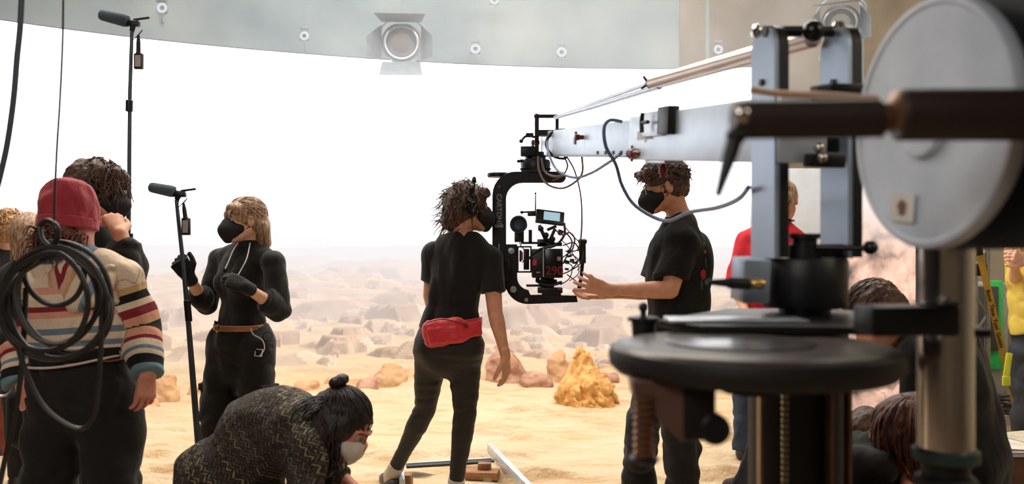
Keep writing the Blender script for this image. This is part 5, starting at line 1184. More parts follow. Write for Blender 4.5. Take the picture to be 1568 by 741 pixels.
t, b = person('person in yellow shirt and dark trousers at the right edge, hands held together', (J['neckb'][0], d, 0), J, M['skin_a'], h=0.009, hh=0.004)
M['yellow'] = mat('yellow cotton', (232, 204, 92), 0.9, vary=0.10, bump=0.012, bscale=7)
pr = [torso_loft(J, 0.02)]+shoulders(J, 0.014)+[cut(P(1594, 512, d), (0, 0, -1))]+[arm_loft(J[a], 0.022, f1=1.2, flat=(False, True)) for a in 'AB']
organic('shirt', pr, M['yellow'], t, h=0.008, disp=lambda p: folds(p, 141, 0.008, (7, 7, 6)), amp=0.016)
organic('trousers', [leg_loft(J[L_], 0.03, f1=1.93, flat=(False, True), extra=([0, 1, 2], [0, 0.012, 0.024])) for L_ in ('LA', 'LB')]+[loft([P(1596, 545, d), P(1596, 500, d)], [0.175, 0.17], [0.14, 0.14], lat=V(0.8, -0.6, 0))], M['dark_jean'], t, h=0.010, disp=lambda p: folds(p, 142, 0.01, (7, 7, 7)), amp=0.02); shoes(J, t)
mb = MB(); mb.box(P(1543, 560, d-0.16), (0.035, 0.012, 0.16), frame(V(-0.3, -1, 0), (0.14, 0, 1)), 0.004); mb.box(P(1541, 583, d-0.16), (0.050, 0.014, 0.06), None, 0.006)
M['hiviz'] = mat('bright yellow strap', (214, 222, 60), 0.6); put('hanging_strap', mb, M['hiviz'], t)
hair(J, t, M['hair_brown'], hair_shell(J, 0.014, low=-0.03), 66, 0.005, (40, 40, 20), None, h=0.006); eyes(J, t)
# ------------------------------------------------------------------ camera crane
def text_mesh(s, size, O, X, Y, extr=0.0006, spacing=1.0, bold=0.0):
    c = bpy.data.curves.new('lettering', 'FONT'); c.body = s; c.size = size; c.extrude = extr; c.align_x = 'CENTER'; c.align_y = 'CENTER'; c.space_character = spacing; c.offset = bold
    o = bpy.data.objects.new('lettering', c); COL.objects.link(o); bpy.context.view_layer.update()
    ev = o.evaluated_get(bpy.context.evaluated_depsgraph_get()); me = ev.to_mesh()
    v = np.array([tuple(q.co) for q in me.vertices]); f = [tuple(g.vertices) for g in me.polygons]; ev.to_mesh_clear()
    bpy.data.objects.remove(o); bpy.data.curves.remove(c)
    X = unit(X); Y = unit(Y); Nn = np.cross(X, Y); mb = MB(); mb.add(np.asarray(O)+v[:, :1]*X+v[:, 1:2]*Y+v[:, 2:3]*Nn, f); return mb
E_ = V(0.8601-0.1527*4.48, 4.48, 1.90); UA = unit(V(0.1527, -1, -0.1105)); NA = unit(V(1, 0.1527, 0)); ZA = unit(np.cross(NA, UA))*1.0
if ZA[2] < 0: ZA = -ZA
RA = np.stack([NA, UA, ZA], 1)
def arm_at(px, zoff=0.0, noff=0.0):
    "a place on the left face of the crane arm at picture column px"
    d_ = 0.8601/((px-784)/FPX+0.1527); t_ = (4.48-d_)/1.0; return V(0.8601-0.1527*d_, d_, 1.90-0.1105*t_)+ZA*zoff+NA*noff
crane = thing('camera_crane', 'large aluminium camera crane on a black column, its long arm reaching back over the set', 'camera crane', (0.66, 1.9, 0))
M['alu_blue'] = mat('pale anodised aluminium', (212, 224, 238), 0.42, 0.55, vary=0.05, scale=10)
h1, h2 = 0.131, 0.147
a, b_ = arm_at(829, 0, 0.05), arm_at(985, 0, 0.05)
arm1 = put('arm_section', MB().beam(a, b_, 0.095, h1, up=ZA, ch=0.004), M['alu_blue'], crane)
a, b_ = arm_at(965, 0, 0.05), arm_at(965, 0, 0.05)+UA*1.14
arm2 = put('arm_section', MB().beam(a, b_, 0.112, h2, up=ZA, ch=0.004), M['alu_blue'], crane, label='thicker inner arm section')
put('end_cap', MB().box(arm_at(829, 0, 0.05)-UA*0.006, (0.10, 0.012, h1+0.006), RA, 0.003), M['alu'], arm1)
put('seam_line', MB().box(arm_at(880, -0.058, -0.001), (0.002, 1.2, 0.002), RA), M['dark_metal'], arm1)
for k, px in enumerate((880, 915, 927, 939, 951)):
    put('slot', MB().box(arm_at(px, -0.048 if k else 0.005, -0.001), (0.003, 0.02 if k else 0.03, 0.013 if k else 0.030), RA), M['dark_metal'], arm1)
M['grey_print'] = mat('pale lettering', (252, 252, 255), 0.6)
put('lettering', text_mesh('Blum Jk mi', 0.042, arm_at(990, 0.006, -0.0075), UA, ZA, spacing=0.9, bold=0.0006), M['grey_print'], arm2)
M['t_red'] = mat('dark red knob', (112, 26, 32), 0.35)
def lever_knob(px, zoff, noff, s=1.0, down=0.5):
    o = arm_at(px, zoff, noff); mb = MB()
    mb.cyl(o, o-NA*0.022*s, 0.010*s, 12); mb.lathe(o-NA*0.018*s, -NA, [(0, 0.013*s), (0.014*s, 0.014*s), (0.02*s, 0.010*s)], 14)
    e = o-NA*0.026*s; mb.tube([e, e-UA*0.022*s+ZA*0.006*s, e-UA*0.030*s-ZA*0.045*s*down], [0.008*s, 0.008*s, 0.0055*s], 10)
    return mb
put('clamp_lever', lever_knob(893, 0.018, 0, 1.0, -0.5), M['t_red'], crane)
put('clamp_lever', lever_knob(826, 0.01, 0, 1.2, 0.9), M['t_red'], crane)
o = arm_at(975, -0.052, -0.006); mb = MB(); mb.lathe(o+UA*0.06, -UA-NA*0.15, [(0, 0.006), (0.02, 0.012), (0.035, 0.014), (0.036, 0.017), (0.075, 0.017), (0.078, 0.012)], 14)
lv = put('clamp_lever', mb, M['t_red'], crane)
mb = MB(); c_ = o-UA*0.018; mb.beam(c_, c_-UA*0.014+ZA*0.026, 0.008, 0.008); mb.beam(c_, c_-UA*0.014-ZA*0.026, 0.008, 0.008); put('fork', mb, M['dark_metal'], lv)
mb = MB(); mb.box(arm_at(1028, 0.045, -0.012), (0.035, 0.10, 0.082), RA, 0.003); cl = put('sliding_clamp', mb, M['black_metal'], crane)
mb = MB(); mb.box(arm_at(1005, 0.040, -0.008), (0.012, 0.20, 0.078), RA, 0.003); put('backing_plate', mb, M['alu'], cl)
o = arm_at(1008, 0.045, -0.035); mb = MB(); mb.cyl(o, o-UA*0.06, 0.006, 10); mb.tube(spline([o-UA*0.058-ZA*0.030, o-UA*0.066, o-UA*0.058+ZA*0.030], 8), 0.007, 8); put('t_handle', mb, M['black_metal'], cl)
# parallel rod above the arm
M['rod'] = mat('warm grey tube', (196, 178, 168), 0.30, 0.7, vary=0.06)
rd0, rd1 = P(1244, 58, 1.95), P(1000, 127, 2.80)
rod = put('balance_rod', MB().tube([rd0, rd1], [0.0225, 0.0225], 24), M['rod'], crane)
put('rod_collar', MB().cyl(rd1-unit(rd0-rd1)*0.02, rd1+unit(rd0-rd1)*0.03, 0.018, 16), M['red_plastic'], rod)
o = P(993, 128, 2.84); mb = MB()
for k in range(4):
    a = k*math.pi/2+0.6; mb.tube([o, o+V(0.030*math.cos(a), 0, 0.030*math.sin(a))], [0.006, 0.004], 8)
mb.ball(o, 0.011, 10); put('star_knob', mb, M['black_metal'], rod)
put('thin_rod', MB().tube([P(1010, 122, 2.75), P(916, 155, 3.6), P(858, 177, 4.40)], 0.0070, 10), M['alu'], rod)
put('thin_rod', MB().tube([P(1010, 132, 2.75), P(910, 163, 3.6), P(850, 180, 4.44)], 0.0105, 12), M['alu'], rod)
mb = MB(); d0 = 4.46
mb.beam(P(822, 178, d0), P(856, 178, d0), 0.018, 0.016, up=(0, 1, 0)); mb.beam(P(822, 176, d0), P(822, 236, d0), 0.022, 0.022, up=(0, 1, 0)); mb.beam(P(853, 178, d0), P(853, 203, d0), 0.018, 0.018, up=(0, 1, 0))
mb.ball(P(822, 178, d0), 0.016, 12); mb.cyl(P(838, 178, d0-0.03), P(838, 178, d0+0.03), 0.010, 10)
mb.box(P(838, 204, d0), (0.12, 0.05, 0.03)); put('end_bracket', mb, M['black_metal'], crane)
mb = MB(); mb.tube(spline([P(820, 210, 4.40), P(806, 208, 4.38), P(798, 216, 4.36)], 8), 0.007, 8); mb.box(P(811, 207, 4.39), (0.04, 0.02, 0.022)); mb.ball(P(798, 216, 4.36), 0.011, 10); put('brake_lever', mb, M['black_metal'], crane)
# quick release hanging under the arm
q0 = arm_at(1003, -0.0735, 0.03); mb = MB(); mb.box(q0-ZA*0.004, (0.06, 0.20, 0.010), RA, 0.002); qp = put('shoe_plate', mb, M['alu'], crane)
mb = MB(); mb.lathe(q0-ZA*0.008, -ZA, [(0, 0.009), (0.010, 0.009), (0.011, 0.013), (0.034, 0.013), (0.036, 0.009), (0.046, 0.008)], 14); put('release_pin', mb, M['t_red'], qp)
# tower
TD = 1.90; AX = unit(V(0.1527, -1, 0))        # along the arm, level
def side_plate(px_mid, zlo, ztop, L_lo, L_hi, label=None):
    c_ = P(px_mid, 300, TD); c_[2] = 0; n = 9
    out = [(-L_lo/2, zlo), (L_lo/2, zlo), (L_hi/2, zlo+0.30), (L_hi/2, ztop-0.045)]+[(L_hi/2*math.cos(a), ztop-0.045+0.045*math.sin(a)) for a in np.linspace(0.3, 2.84, n)]+[(-L_hi/2, ztop-0.045), (-L_hi/2, zlo+0.30)]
    mb = MB().plate(out, 0.022, c_, AX, V(0, 0, 1)); return put('side_plate', mb, M['alu_edge'], crane)
M['alu_edge'] = mat('blue grey plate', (158, 172, 190), 0.40, 0.55, vary=0.05, scale=8)
for px_mid, Llo in ((1179, 0.125), (1288, 0.125)):
    c_ = P(px_mid, 300, TD); c_[2] = 0; zt = 1.843
    def outl(g, zlo):
        n = 9; L_ = 0.118
        return [(-L_/2-g, zlo), (L_/2+g, zlo)]+[((L_/2+g)*math.cos(a), zt-0.05+(0.05+g)*math.sin(a)) for a in np.linspace(0.0, math.pi, n)]
    sp = put('side_plate', MB().plate(outl(0, 1.328), 0.012, c_-NA*0.012, AX, V(0, 0, 1)), M['alu_edge'], crane)
    put('outer_plate', MB().plate(outl(0.003, 1.330), 0.020, c_+NA*0.004, AX, V(0, 0, 1)), M['black_metal'], sp, label='black rear layer of the plate')
    put('bolt', MB().cyl(c_-NA*0.017+V(0, 0, 1.72), c_-NA*0.024+V(0, 0, 1.72), 0.008, 12), M['black_metal'], sp)
c1, c2 = P(1170, 48, TD-0.02), P(1306, 48, TD+0.01)
ax_ = put('top_axle', MB().cyl(c1, c2, 0.013, 16), M['black_metal'], crane)
put('ball_knob', MB().ball(P(1245, 48, TD-0.05), 0.024, 18), M['black_gloss'], ax_)
put('axle_cap', MB().lathe(P(1163, 48, TD-0.03), NA*-1, [(0, 0.013), (0.006, 0.016), (0.014, 0.014), (0.018, 0.006)], 16), M['chrome'], ax_)
put('axle_cap', MB().lathe(P(1284, 44, TD-0.05), V(0, 0, 1), [(0, 0.012), (0.006, 0.014), (0.014, 0.010)], 16), M['chrome'], ax_)
mb = MB(); mb.box(P(1233, 222, TD-0.02), (0.13, 0.05, 0.030), RA); mb.box(P(1262, 246, TD-0.07), (0.075, 0.05, 0.030), RA, 0.004); put('cross_member', mb, M['black_metal'], crane)
put('chrome_bolt', MB().ball(P(1254, 226, TD-0.09), 0.012, 12), M['chrome'], crane); put('chrome_bolt', MB().ball(P(1260, 241, TD-0.12), 0.010, 12), M['chrome'], crane)
put('pivot_block', MB().box(P(1284, 142, TD-0.10), (0.085, 0.09, 0.032), RA, 0.003), M['black_metal'], crane)
# drum and what sits on it
dc = P(1232, 437, TD); z_at = lambda py, d_: EYE-(py-HOR)/FPX*d_
dz0, dz1 = z_at(470, TD), z_at(395, TD)
drum = put('drum', MB().lathe(V(dc[0], dc[1], dz0), (0, 0, 1), [(-0.022, 0.056), (-0.001, 0.056), (0, 0.088), (0.006, 0.092), (dz1-dz0-0.006, 0.092), (dz1-dz0, 0.088)], 48), M['black_metal'], crane)
put('silver_block', MB().box(P(1149, 428, TD-0.05), (0.060, 0.07, 0.094), RA, 0.003), M['alu_edge'], drum)
mb = MB().lathe(V(dc[0]-0.010, dc[1]-0.03, dz1), (0, 0, 1), [(0, 0.034), (0.030, 0.034), (0.031, 0.026), (0.042, 0.026), (0.043, 0.033), (0.054, 0.033)], 28); put('top_cap', mb, M['black_metal'], drum)
mb = MB(); mb.box(V(dc[0]+0.02, dc[1]-0.02, dz1+0.016), (0.12, 0.05, 0.030), None, 0.004); put('top_cap', mb, M['black_metal'], drum)
mb = MB(); kx = P(1250, 379, TD-0.06); mb.cyl(kx, P(1328, 380, TD-0.10), 0.0065, 12); mb.ball(P(1333, 379, TD-0.10), 0.0155, 16); put('pan_lever', mb, M['black_gloss'], drum)
mb = MB(); k0, k1, k2, k3 = P(1168, 434, TD-0.12), P(1146, 435, TD-0.13), P(1116, 433, TD-0.14), P(1082, 432, TD-0.15)
mb.cyl(k1, k2, 0.012, 14); lk = put('locking_lever', mb, M['black_metal'], drum)
put('lever_grip', MB().cyl(k2, k3, 0.0095, 14, r2=0.0050), M['dark_metal'], lk); put('lever_joint', MB().lathe(k0, unit(k1-k0), [(0, 0.010), (0.012, 0.012), (0.02, 0.009), (0.034, 0.012)], 14), M['brass'], lk)
# base plate, bracket and steel column
zp = 1.204
out = [(0.30, 1.74), (0.36, 1.60), (0.56, 1.575), (0.86, 1.52), (0.88, 1.60), (0.80, 2.0), (0.74, 2.06), (0.52, 2.06)]
bp_ = put('base_plate', MB().plate([(x, y) for x, y in out], 0.014, V(0, 0, zp-0.007), V(1, 0, 0), V(0, 1, 0)), M['black_metal'], crane, bevel=0.002)
put('cover_plate', MB().box(V(0.445, 1.70, zp+0.003), (0.27, 0.10, 0.007), frame(V(0.06, 1, 0)), 0.002), M['alu'], bp_)
mb = MB(); kc = P(985, 484, 1.70); mb.lathe(V(kc[0], kc[1], zp), (0, 0, 1), [(-0.03, 0.022), (0.0, 0.024), (0.001, 0.031), (0.008, 0.031), (0.010, 0.02), (0.012, 0.006), (0.020, 0.006)], 26)
mb.ball(V(kc[0], kc[1], zp+0.028), 0.010, 14); put('level_knob', mb, M['dark_metal'], bp_)
mb = MB(); z0 = z_at(515, 1.40); z1 = z_at(469, 1.40)
oc = V(0.7255, 1.415, (z0+z1)/2)
mb.box(V(0.665, 1.435, (z0+z1)/2), (0.15, 0.075, z1-z0), frame(V(-0.05, 1, 0)), 0.006); mb.cyl(V(0.722, 1.432, z0), V(0.722, 1.432, z1), 0.030, 28); br = put('column_bracket', mb, M['black_metal'], crane)
put('bracket_ring', MB().lathe(V(0.722, 1.432, z1), (0, 0, 1), [(0, 0.033), (0.004, 0.033), (0.005, 0.026)], 28), M['black_gloss'], br)
pc = P(1448, 380, 1.53); pc[2] = 0; zb = z_at(690, 1.53)
col_ = put('steel_column', MB().lathe(pc+V(0, 0, zb), (0, 0, 1), [(0, 0.047), (0.52, 0.047)], 64), M['chrome'], crane, label='polished steel column')
M['green_rubber'] = mat('dark green rubber ring', (34, 56, 54), 0.5)
put('column_flange', MB().lathe(pc+V(0, 0, zb-0.02), (0, 0, 1), [(0, 0.050), (0.004, 0.056), (0.022, 0.056), (0.026, 0.050)], 40), M['green_rubber'], col_)
put('lower_column', MB().lathe(pc, (0, 0, 1), [(0, 0.12), (0.02, 0.12), (0.03, 0.040), (zb-0.02, 0.040)], 32), M['black_metal'], crane)
put('column_grip', MB().lathe(pc+V(0, 0, zb-0.14), (0, 0, 1), [(0, 0.048), (0.004, 0.052), (0.09, 0.052), (0.094, 0.048)], 28), M['rubber'], crane)
# big round wheel
wc = P(1151, 525, 1.47); wz = z_at(525, 1.47); wc[2] = wz
r_ = 0.245
M['wheel_top'] = mat('worn black wheel top', (74, 66, 60), 0.34, 0.25, vary=0.3, scale=9, bump=0.0005)
whl = put('wheel', MB().lathe(wc, (0, 0, 1), [(-0.052, r_*0.86), (-0.048, r_*0.94), (-0.036, r_*0.99), (-0.022, r_), (-0.010, r_*0.985), (-0.003, r_*0.95), (0, r_*0.90), (0, r_*0.02)], 96), M['wheel_top'], crane)
put('wheel_rim', MB().lathe(wc, (0, 0, 1), [(-0.053, r_*0.84), (-0.049, r_*0.95), (-0.036, r_*1.0), (-0.020, r_*1.008), (-0.009, r_*0.992), (-0.009, r_*0.9)], 96), M['rubber'], whl)
put('centre_disc', MB().lathe(wc+V(-0.020, 0, 0), (0, 0, 1), [(-0.001, 0.128), (0.003, 0.128), (0.004, 0.120), (0.004, 0.001)], 64), mat('polished centre disc', (120, 116, 116), 0.22, 0.6, vary=0.25, scale=10), whl)
put('wheel_hub', MB().cyl(wc-V(0, 0, 0.085), wc-V(0, 0, 0.05), 0.05, 28), M['black_metal'], crane)
put('wheel_support', MB().beam(wc-V(0, 0, 0.070), V(0.655, 1.86, wz-0.070), 0.07, 0.030), M['black_metal'], crane)
# bracket, grip and knob under the wheel
M['copper_brown'] = mat('brown enamel', (112, 84, 74), 0.42, 0.25)
y0 = 1.36
tri = [P(964, 578, y0), P(968, 604, y0), P(1040, 672, y0), P(1050, 670, y0), P(1050, 580, y0)]
mb = MB(); n_ = len(tri); vv_ = [q+V(0, dy, 0) for dy in (-0.025, 0.025) for q in tri]; mb.add(vv_, [tuple(range(n_)), tuple(range(n_, 2*n_))[::-1]]+[(i, n_+i, n_+(i+1) % n_, (i+1) % n_) for i in range(n_)])
wb = put('wheel_bracket', mb, M['copper_brown'], crane, bevel=0.003)
put('bracket_box', MB().box(P(1066, 622, y0), (0.050, 0.06, 0.098), None, 0.004), M['black_metal'], wb)
mb = MB().lathe(P(1084, 648, y0+0.02), (0, -1, 0), [(0, 0.018), (0.02, 0.020), (0.022, 0.024), (0.05, 0.0245), (0.054, 0.020)], 28); put('bracket_knob', mb, M['black_metal'], wb)
g0, g1 = P(986, 700, y0-0.02), P(986, 604, y0-0.02); prof = [(0, 0.016)]; Lg = g1[2]-g0[2]
for k in range(9): prof += [((k+0.1)*Lg/9, 0.0125), ((k+0.3)*Lg/9, 0.017), ((k+0.75)*Lg/9, 0.017), ((k+0.95)*Lg/9, 0.0125)]
gr = put('ribbed_grip', MB().lathe(g0, (0, 0, 1), prof, 24), mat('bronze ribbed grip', (150, 112, 92), 0.28, 0.8), crane)
put('grip_flange', MB().lathe(g0-V(0, 0, 0.008), (0, 0, 1), [(0, 0.018), (0.002, 0.023), (0.008, 0.023), (0.010, 0.016)], 24), M['dark_metal'], gr)
# main column down to the floor, with slots and a chain
mc = V(0.655, 1.95, 0)
put('main_column', MB().lathe(mc, (0, 0, 1), [(0, 0.19), (0.03, 0.19), (0.05, 0.112), (1.185, 0.112)], 12), M['black_metal'], crane)
M['bronze'] = mat('bronze strip', (128, 98, 76), 0.4, 0.6)
for px in (1168, 1276, 1304): 
    q = P(px, 600, 1.80); q[2] = 0.60; put('column_strip', MB().box(q+V(0, 0.02, 0), (0.007, 0.03, 1.0)), M['bronze'], crane)
q = P(1202, 600, 1.79); mb = MB()
for k in range(40): mb.box(V(q[0], q[1], 0.65+k*0.0125), (0.013, 0.012, 0.008))
put('drive_chain', mb, mat('dull steel chain', (150, 140, 120), 0.35, 0.8), crane)
# counterweights: pale round plate in front of a black stack
wd = 1.33; cw = P(1412, 190, wd)
M['weight_face'] = mat('scuffed grey weight face', (222, 232, 244), 0.6, 0.1, rgb2=(184, 194, 208), scale=5, bump=0.0006, bscale=18)
wp = put('weight_plate', MB().lathe(cw+NA*0.03, -NA, [(0, 0.192), (0.006, 0.196), (0.020, 0.196), (0.026, 0.193), (0.027, 0.185), (0.024, 0.182), (0.024, 0.001)], 80), M['weight_face'], crane, label='pale grey round weight')
put('hub', MB().lathe(cw+NA*0.004, -NA, [(0, 0.055), (0.010, 0.05), (0.012, 0.02)], 30), M['weight_face'], wp)
lb = cw+NA*0.0045-UA*0; sq = cw+NA*0.003+AX*(-0.055)+V(0, 0, -0.128)
put('sticker', MB().box(sq, (0.002, 0.060, 0.046), RA), mat('white sticker', (226, 220, 214), 0.7), wp)
put('sticker_mark', MB().plate([(0.011*math.cos(a)*(1+0.25*math.sin(5*a)), 0.013*math.sin(a)) for a in np.linspace(0, 6.28, 17)[:-1]], 0.001, sq-NA*0.002, AX, V(0, 0, 1)), mat('brown mark', (126, 84, 60), 0.7), wp)
out = [(-0.00, z_at(382, 1.2)), (0.40, z_at(382, 1.2)), (0.40, 1.86), (0.0, 1.86)]
put('weight_box', MB().plate([(x, z_) for x, z_ in out], 0.36, V(cw[0], cw[1], 0)+NA*0.235, AX, V(0, 0, 1)), M['black_metal'], crane, bevel=0.004)
# tilt bar in front of the weights
hd_ = 1.08; hb0, hb1, hb2 = P(1122, 184, hd_), P(1348, 181, hd_), P(1372, 176, hd_)
hb3 = P(1620, 176, hd_)
M['bar'] = mat('dark brown grip tube', (44, 33, 30), 0.5)
hb = put('tilt_bar', MB().cyl(hb0, hb1, 0.0245, 32, ch=0.004), M['bar'], crane)
put('bar_sleeve', MB().cyl(hb2, hb3, 0.033, 32, ch=0.004), M['bar'], hb)
put('bar_clamp', MB().lathe(hb1, unit(hb2-hb1), [(-0.004, 0.026), (0, 0.020), (0.012, 0.018), (0.022, 0.030)], 24), M['bronze'], hb)
put('bar_screw', MB().ball(P(1137, 175, hd_-0.024), (0.010, 0.006, 0.011), 14), M['chrome'], hb)
l0, l1 = P(1127, 208, hd_-0.01), P(1099, 300, hd_-0.02); mb = MB(); mb.tube([l0, lerp(l0, l1, 0.3), l1], [0.010, 0.0098, 0.0045], 12); mb.ball(l0, 0.013, 12); put('bar_lever', mb, M['black_metal'], hb)
mb = MB(); mb.tube(spline([P(1150, 137, 1.5), P(1190, 143, 1.48), P(1260, 146, 1.44), P(1345, 152, 1.40)], 20), 0.0062, 8)
M['tan_cable'] = mat('tan cable', (186, 150, 118), 0.5)
put('tan_cable', mb, M['tan_cable'], None, 'tan cable lying across the crane just above the dark tilt bar', 'cable')

# ------------------------------------------------------------------ remote head hanging from the arm
RD = 4.48; rig = thing('remote_head', 'black motorised camera head hanging from the end of the crane arm', 'camera head', P(835, 262, RD))
mb = MB(); cx = P(820, 0, RD); 
def zc(py): return z_at(py, RD)
mb.lathe(V(cx[0], RD, zc(262)), (0, 0, 1), [(0, 0.075), (0.012, 0.085), (0.014, 0.078), (0.045, 0.080), (0.058, 0.074), (0.060, 0.055), (0.082, 0.055), (0.084, 0.045), (0.10, 0.045)], 36); put('pan_motor', mb, M['black_metal'], rig)
mb = MB(); mb.box(P(808, 232, RD-0.04), (0.075, 0.06, 0.050), None, 0.004); mb.tube([P(800, 246, RD-0.07), P(793, 247, RD-0.10)], 0.008, 8); put('motor_box', mb, M['black_metal'], rig)
# C frame: outline in the picture plane, 60 mm deep
def pxp(pts): return [((x-784)/FPX*RD, z_at(y, RD)) for x, y in pts]
arcs = lambda cx_, cy_, r, a0, a1, n=8: [(cx_+r*math.cos(math.radians(a)), cy_-r*math.sin(math.radians(a))) for a in np.linspace(a0, a1, n)]
top = [(754, 312)]+arcs(790, 299, 36, 180, 90)+[(858, 263)]+arcs(858, 271.5, 8.5, 90, -90)+[(800, 280)]+arcs(800, 305, 25, 90, 180)+[(775, 445), (754, 445)]
mb = MB().plate(pxp(top)[::-1], 0.062, V(0, RD, 0), V(1, 0, 0), V(0, 0, 1)); fr = put('upper_arm', mb, M['black_metal'], rig, bevel=0.004)
put('end_disc', MB().lathe(P(764, 268, RD+0.03), (0, 0, 1), [(-0.012, 0.060), (0.0, 0.064), (0.010, 0.060)], 30), M['black_metal'], rig)
for c_, r in (((766, 287), 0.013), ((798, 270), 0.006), ((822, 271), 0.005), ((850, 271), 0.007)):
    put('bolt', MB().lathe(P(c_[0], c_[1], RD-0.031), (0, -1, 0), [(0, r), (0.004, r), (0.005, r*0.6)], 16), M['dark_metal'], fr)
M['lettering_grey'] = mat('grey lettering', (150, 146, 142), 0.6)
tp = put('name_panel', MB().box(P(764, 322, RD-0.0325), (0.044, 0.003, 0.165)), M['dark_metal'], fr)
put('lettering', text_mesh('CARTONI', 0.036, P(764, 320, RD-0.035), V(0, 0, -1), V(1, 0, 0), bold=0.0008), M['lettering_grey'], fr)
put('small_label', MB().box(P(764, 346, RD-0.0335), (0.044, 0.003, 0.016)), M['lettering_grey'], fr)
put('slot', MB().box(P(764, 392, RD-0.0325), (0.004, 0.003, 0.13)), M['alu'], fr)
low = [(773, 374), (792, 374), (792, 424)]+arcs(812, 424, 20, 180, 262)+[(812, 451), (840, 451), (882, 452), (884, 462), (812, 465)]+arcs(808, 430, 35, 268, 190)+[(773, 430)]
mb = MB().plate(pxp(low)[::-1], 0.058, V(0, RD-0.01, 0), V(1, 0, 0), V(0, 0, 1)); lo_ = put('lower_arm', mb, M['black_metal'], rig, bevel=0.003)
for c_, r, mm in (((783, 384), 0.016, 'alu'), ((786, 443), 0.017, 'alu'), ((806, 459), 0.010, 'lettering_grey'), ((884, 448), 0.013, 'black_gloss')):
    put('bolt', MB().lathe(P(c_[0], c_[1], RD-0.04), (0, -1, 0), [(0, r), (0.006, r), (0.007, r*0.6)], 18), M[mm], lo_)
mb = MB(); mb.box(P(774, 412, RD-0.02), (0.05, 0.08, 0.12), None, 0.006); put('tilt_motor', mb, M['black_metal'], rig)
g = P(892, 388, RD-0.05); mb = MB(); mb.lathe(V(g[0], g[1], z_at(403, RD)), (0, 0, 1), [(0, 0.014), (0.003, 0.018), (0.10, 0.017), (0.108, 0.023), (0.122, 0.023), (0.128, 0.014)], 22); hg = put('hand_grip', mb, M['rubber'], rig)
mb = MB(); mb.tube([P(892, 402, RD-0.05), P(890, 424, RD-0.05), P(886, 446, RD-0.03)], [0.010, 0.009, 0.012], 12); mb.ball(P(885, 447, RD-0.03), 0.020, 14); put('grip_stem', mb, M['black_metal'], hg)

camr = thing('film_camera', 'boxy black film camera with monitor and loose cables mounted in the head', 'film camera', P(838, 450, RD))
M['cam_body'] = mat('black camera body', (28, 26, 28), 0.4, 0.2)
mb = MB(); mb.box(P(836, 403, RD-0.02), (0.150, 0.14, 0.150), None, 0.006); bd = put('camera_body', mb, M['cam_body'], camr)
mb = MB(); mb.box(P(848, 403, RD-0.105), (0.092, 0.04, 0.150), None, 0.004); put('battery', mb, M['black_gloss'], bd)
put('lettering', text_mesh('290', 0.062, P(849, 415, RD-0.1265), V(1, 0, 0), V(0, 0, 1), bold=0.0004), mat('dark red print', (128, 26, 38), 0.5), bd)
put('label_patch', MB().box(P(856, 396, RD-0.1265), (0.018, 0.002, 0.020)), M['lettering_grey'], bd)
put('silver_edge', MB().box(P(832, 402, RD-0.126), (0.006, 0.004, 0.145)), M['alu'], bd)
put('pink_patch', MB().box(P(819, 402, RD-0.096), (0.022, 0.006, 0.030), None, 0.002), mat('pink tape', (206, 48, 84), 0.6), bd)
put('pink_patch', MB().box(P(824, 417, RD-0.096), (0.020, 0.006, 0.008)), M['lettering_grey'], bd)
mb = MB()
sq_ = [(-0.038, -0.070), (0.038, -0.070), (0.038, 0.070), (-0.038, 0.070)]
mb.holed(sq_, [(x*0.80, y*0.88) for x, y in sq_], 0.05, P(803, 397, RD-0.02), V(1, 0, 0), V(0, 0, 1)); mb.box(P(806, 397, RD), (0.03, 0.04, 0.11), None, 0.003); mb.box(P(797, 392, RD), (0.012, 0.03, 0.06)); put('receiver_cage', mb, M['cam_body'], camr)
put('receiver_card', MB().box(P(799, 392, RD-0.035), (0.012, 0.01, 0.045)), mat('crimson card', (150, 30, 56), 0.5), camr)
mb = MB(); mb.lathe(P(799, 345, RD-0.01), (-0.25, -1, 0.05), [(0, 0.030), (0.03, 0.032), (0.06, 0.043), (0.075, 0.046), (0.077, 0.040), (0.05, 0.028), (0.045, 0.004)], 30); vf = put('viewfinder_cup', mb, mat('slate blue rubber', (46, 62, 78), 0.5), camr)
mb = MB(); mb.box(P(795, 362, RD), (0.05, 0.03, 0.06), None, 0.004); mb.box(P(812, 362, RD), (0.018, 0.03, 0.07)); mb.box(P(812, 372, RD), (0.10, 0.03, 0.012)); put('viewfinder_bracket', mb, M['dark_metal'], camr)
Rm = frame(V(0.15, -1, 0.35), V(0.12, 0, 1)); mb = MB(); mc_ = P(842, 333, RD-0.05); mb.box(mc_, (0.150, 0.022, 0.075), Rm, 0.005); mo = put('monitor', mb, M['cam_body'], camr)
put('monitor_screen', MB().box(mc_+Rm@V(-0.008, 0.012, 0.003), (0.085, 0.003, 0.045), Rm), glow('lit monitor', (170, 205, 220), 0.9), mo)
mb = MB()
for a, b_, r in (((826, 345), (835, 366), 0.010), ((835, 366), (848, 372), 0.012), ((850, 350), (842, 368), 0.009), ((838, 352), (852, 346), 0.008)): mb.tube([P(a[0], a[1], RD-0.02), P(b_[0], b_[1], RD-0.03)], r, 8)
for c_ in ((828, 350), (836, 360), (846, 366), (842, 376), (858, 356)): mb.ball(P(c_[0], c_[1], RD-0.03), 0.016, 10)
mb.box(P(843, 374, RD), (0.12, 0.05, 0.02), None, 0.003); mb.box(P(830, 372, RD), (0.05, 0.05, 0.04), None, 0.003); put('magic_arm', mb, M['dark_metal'], camr)
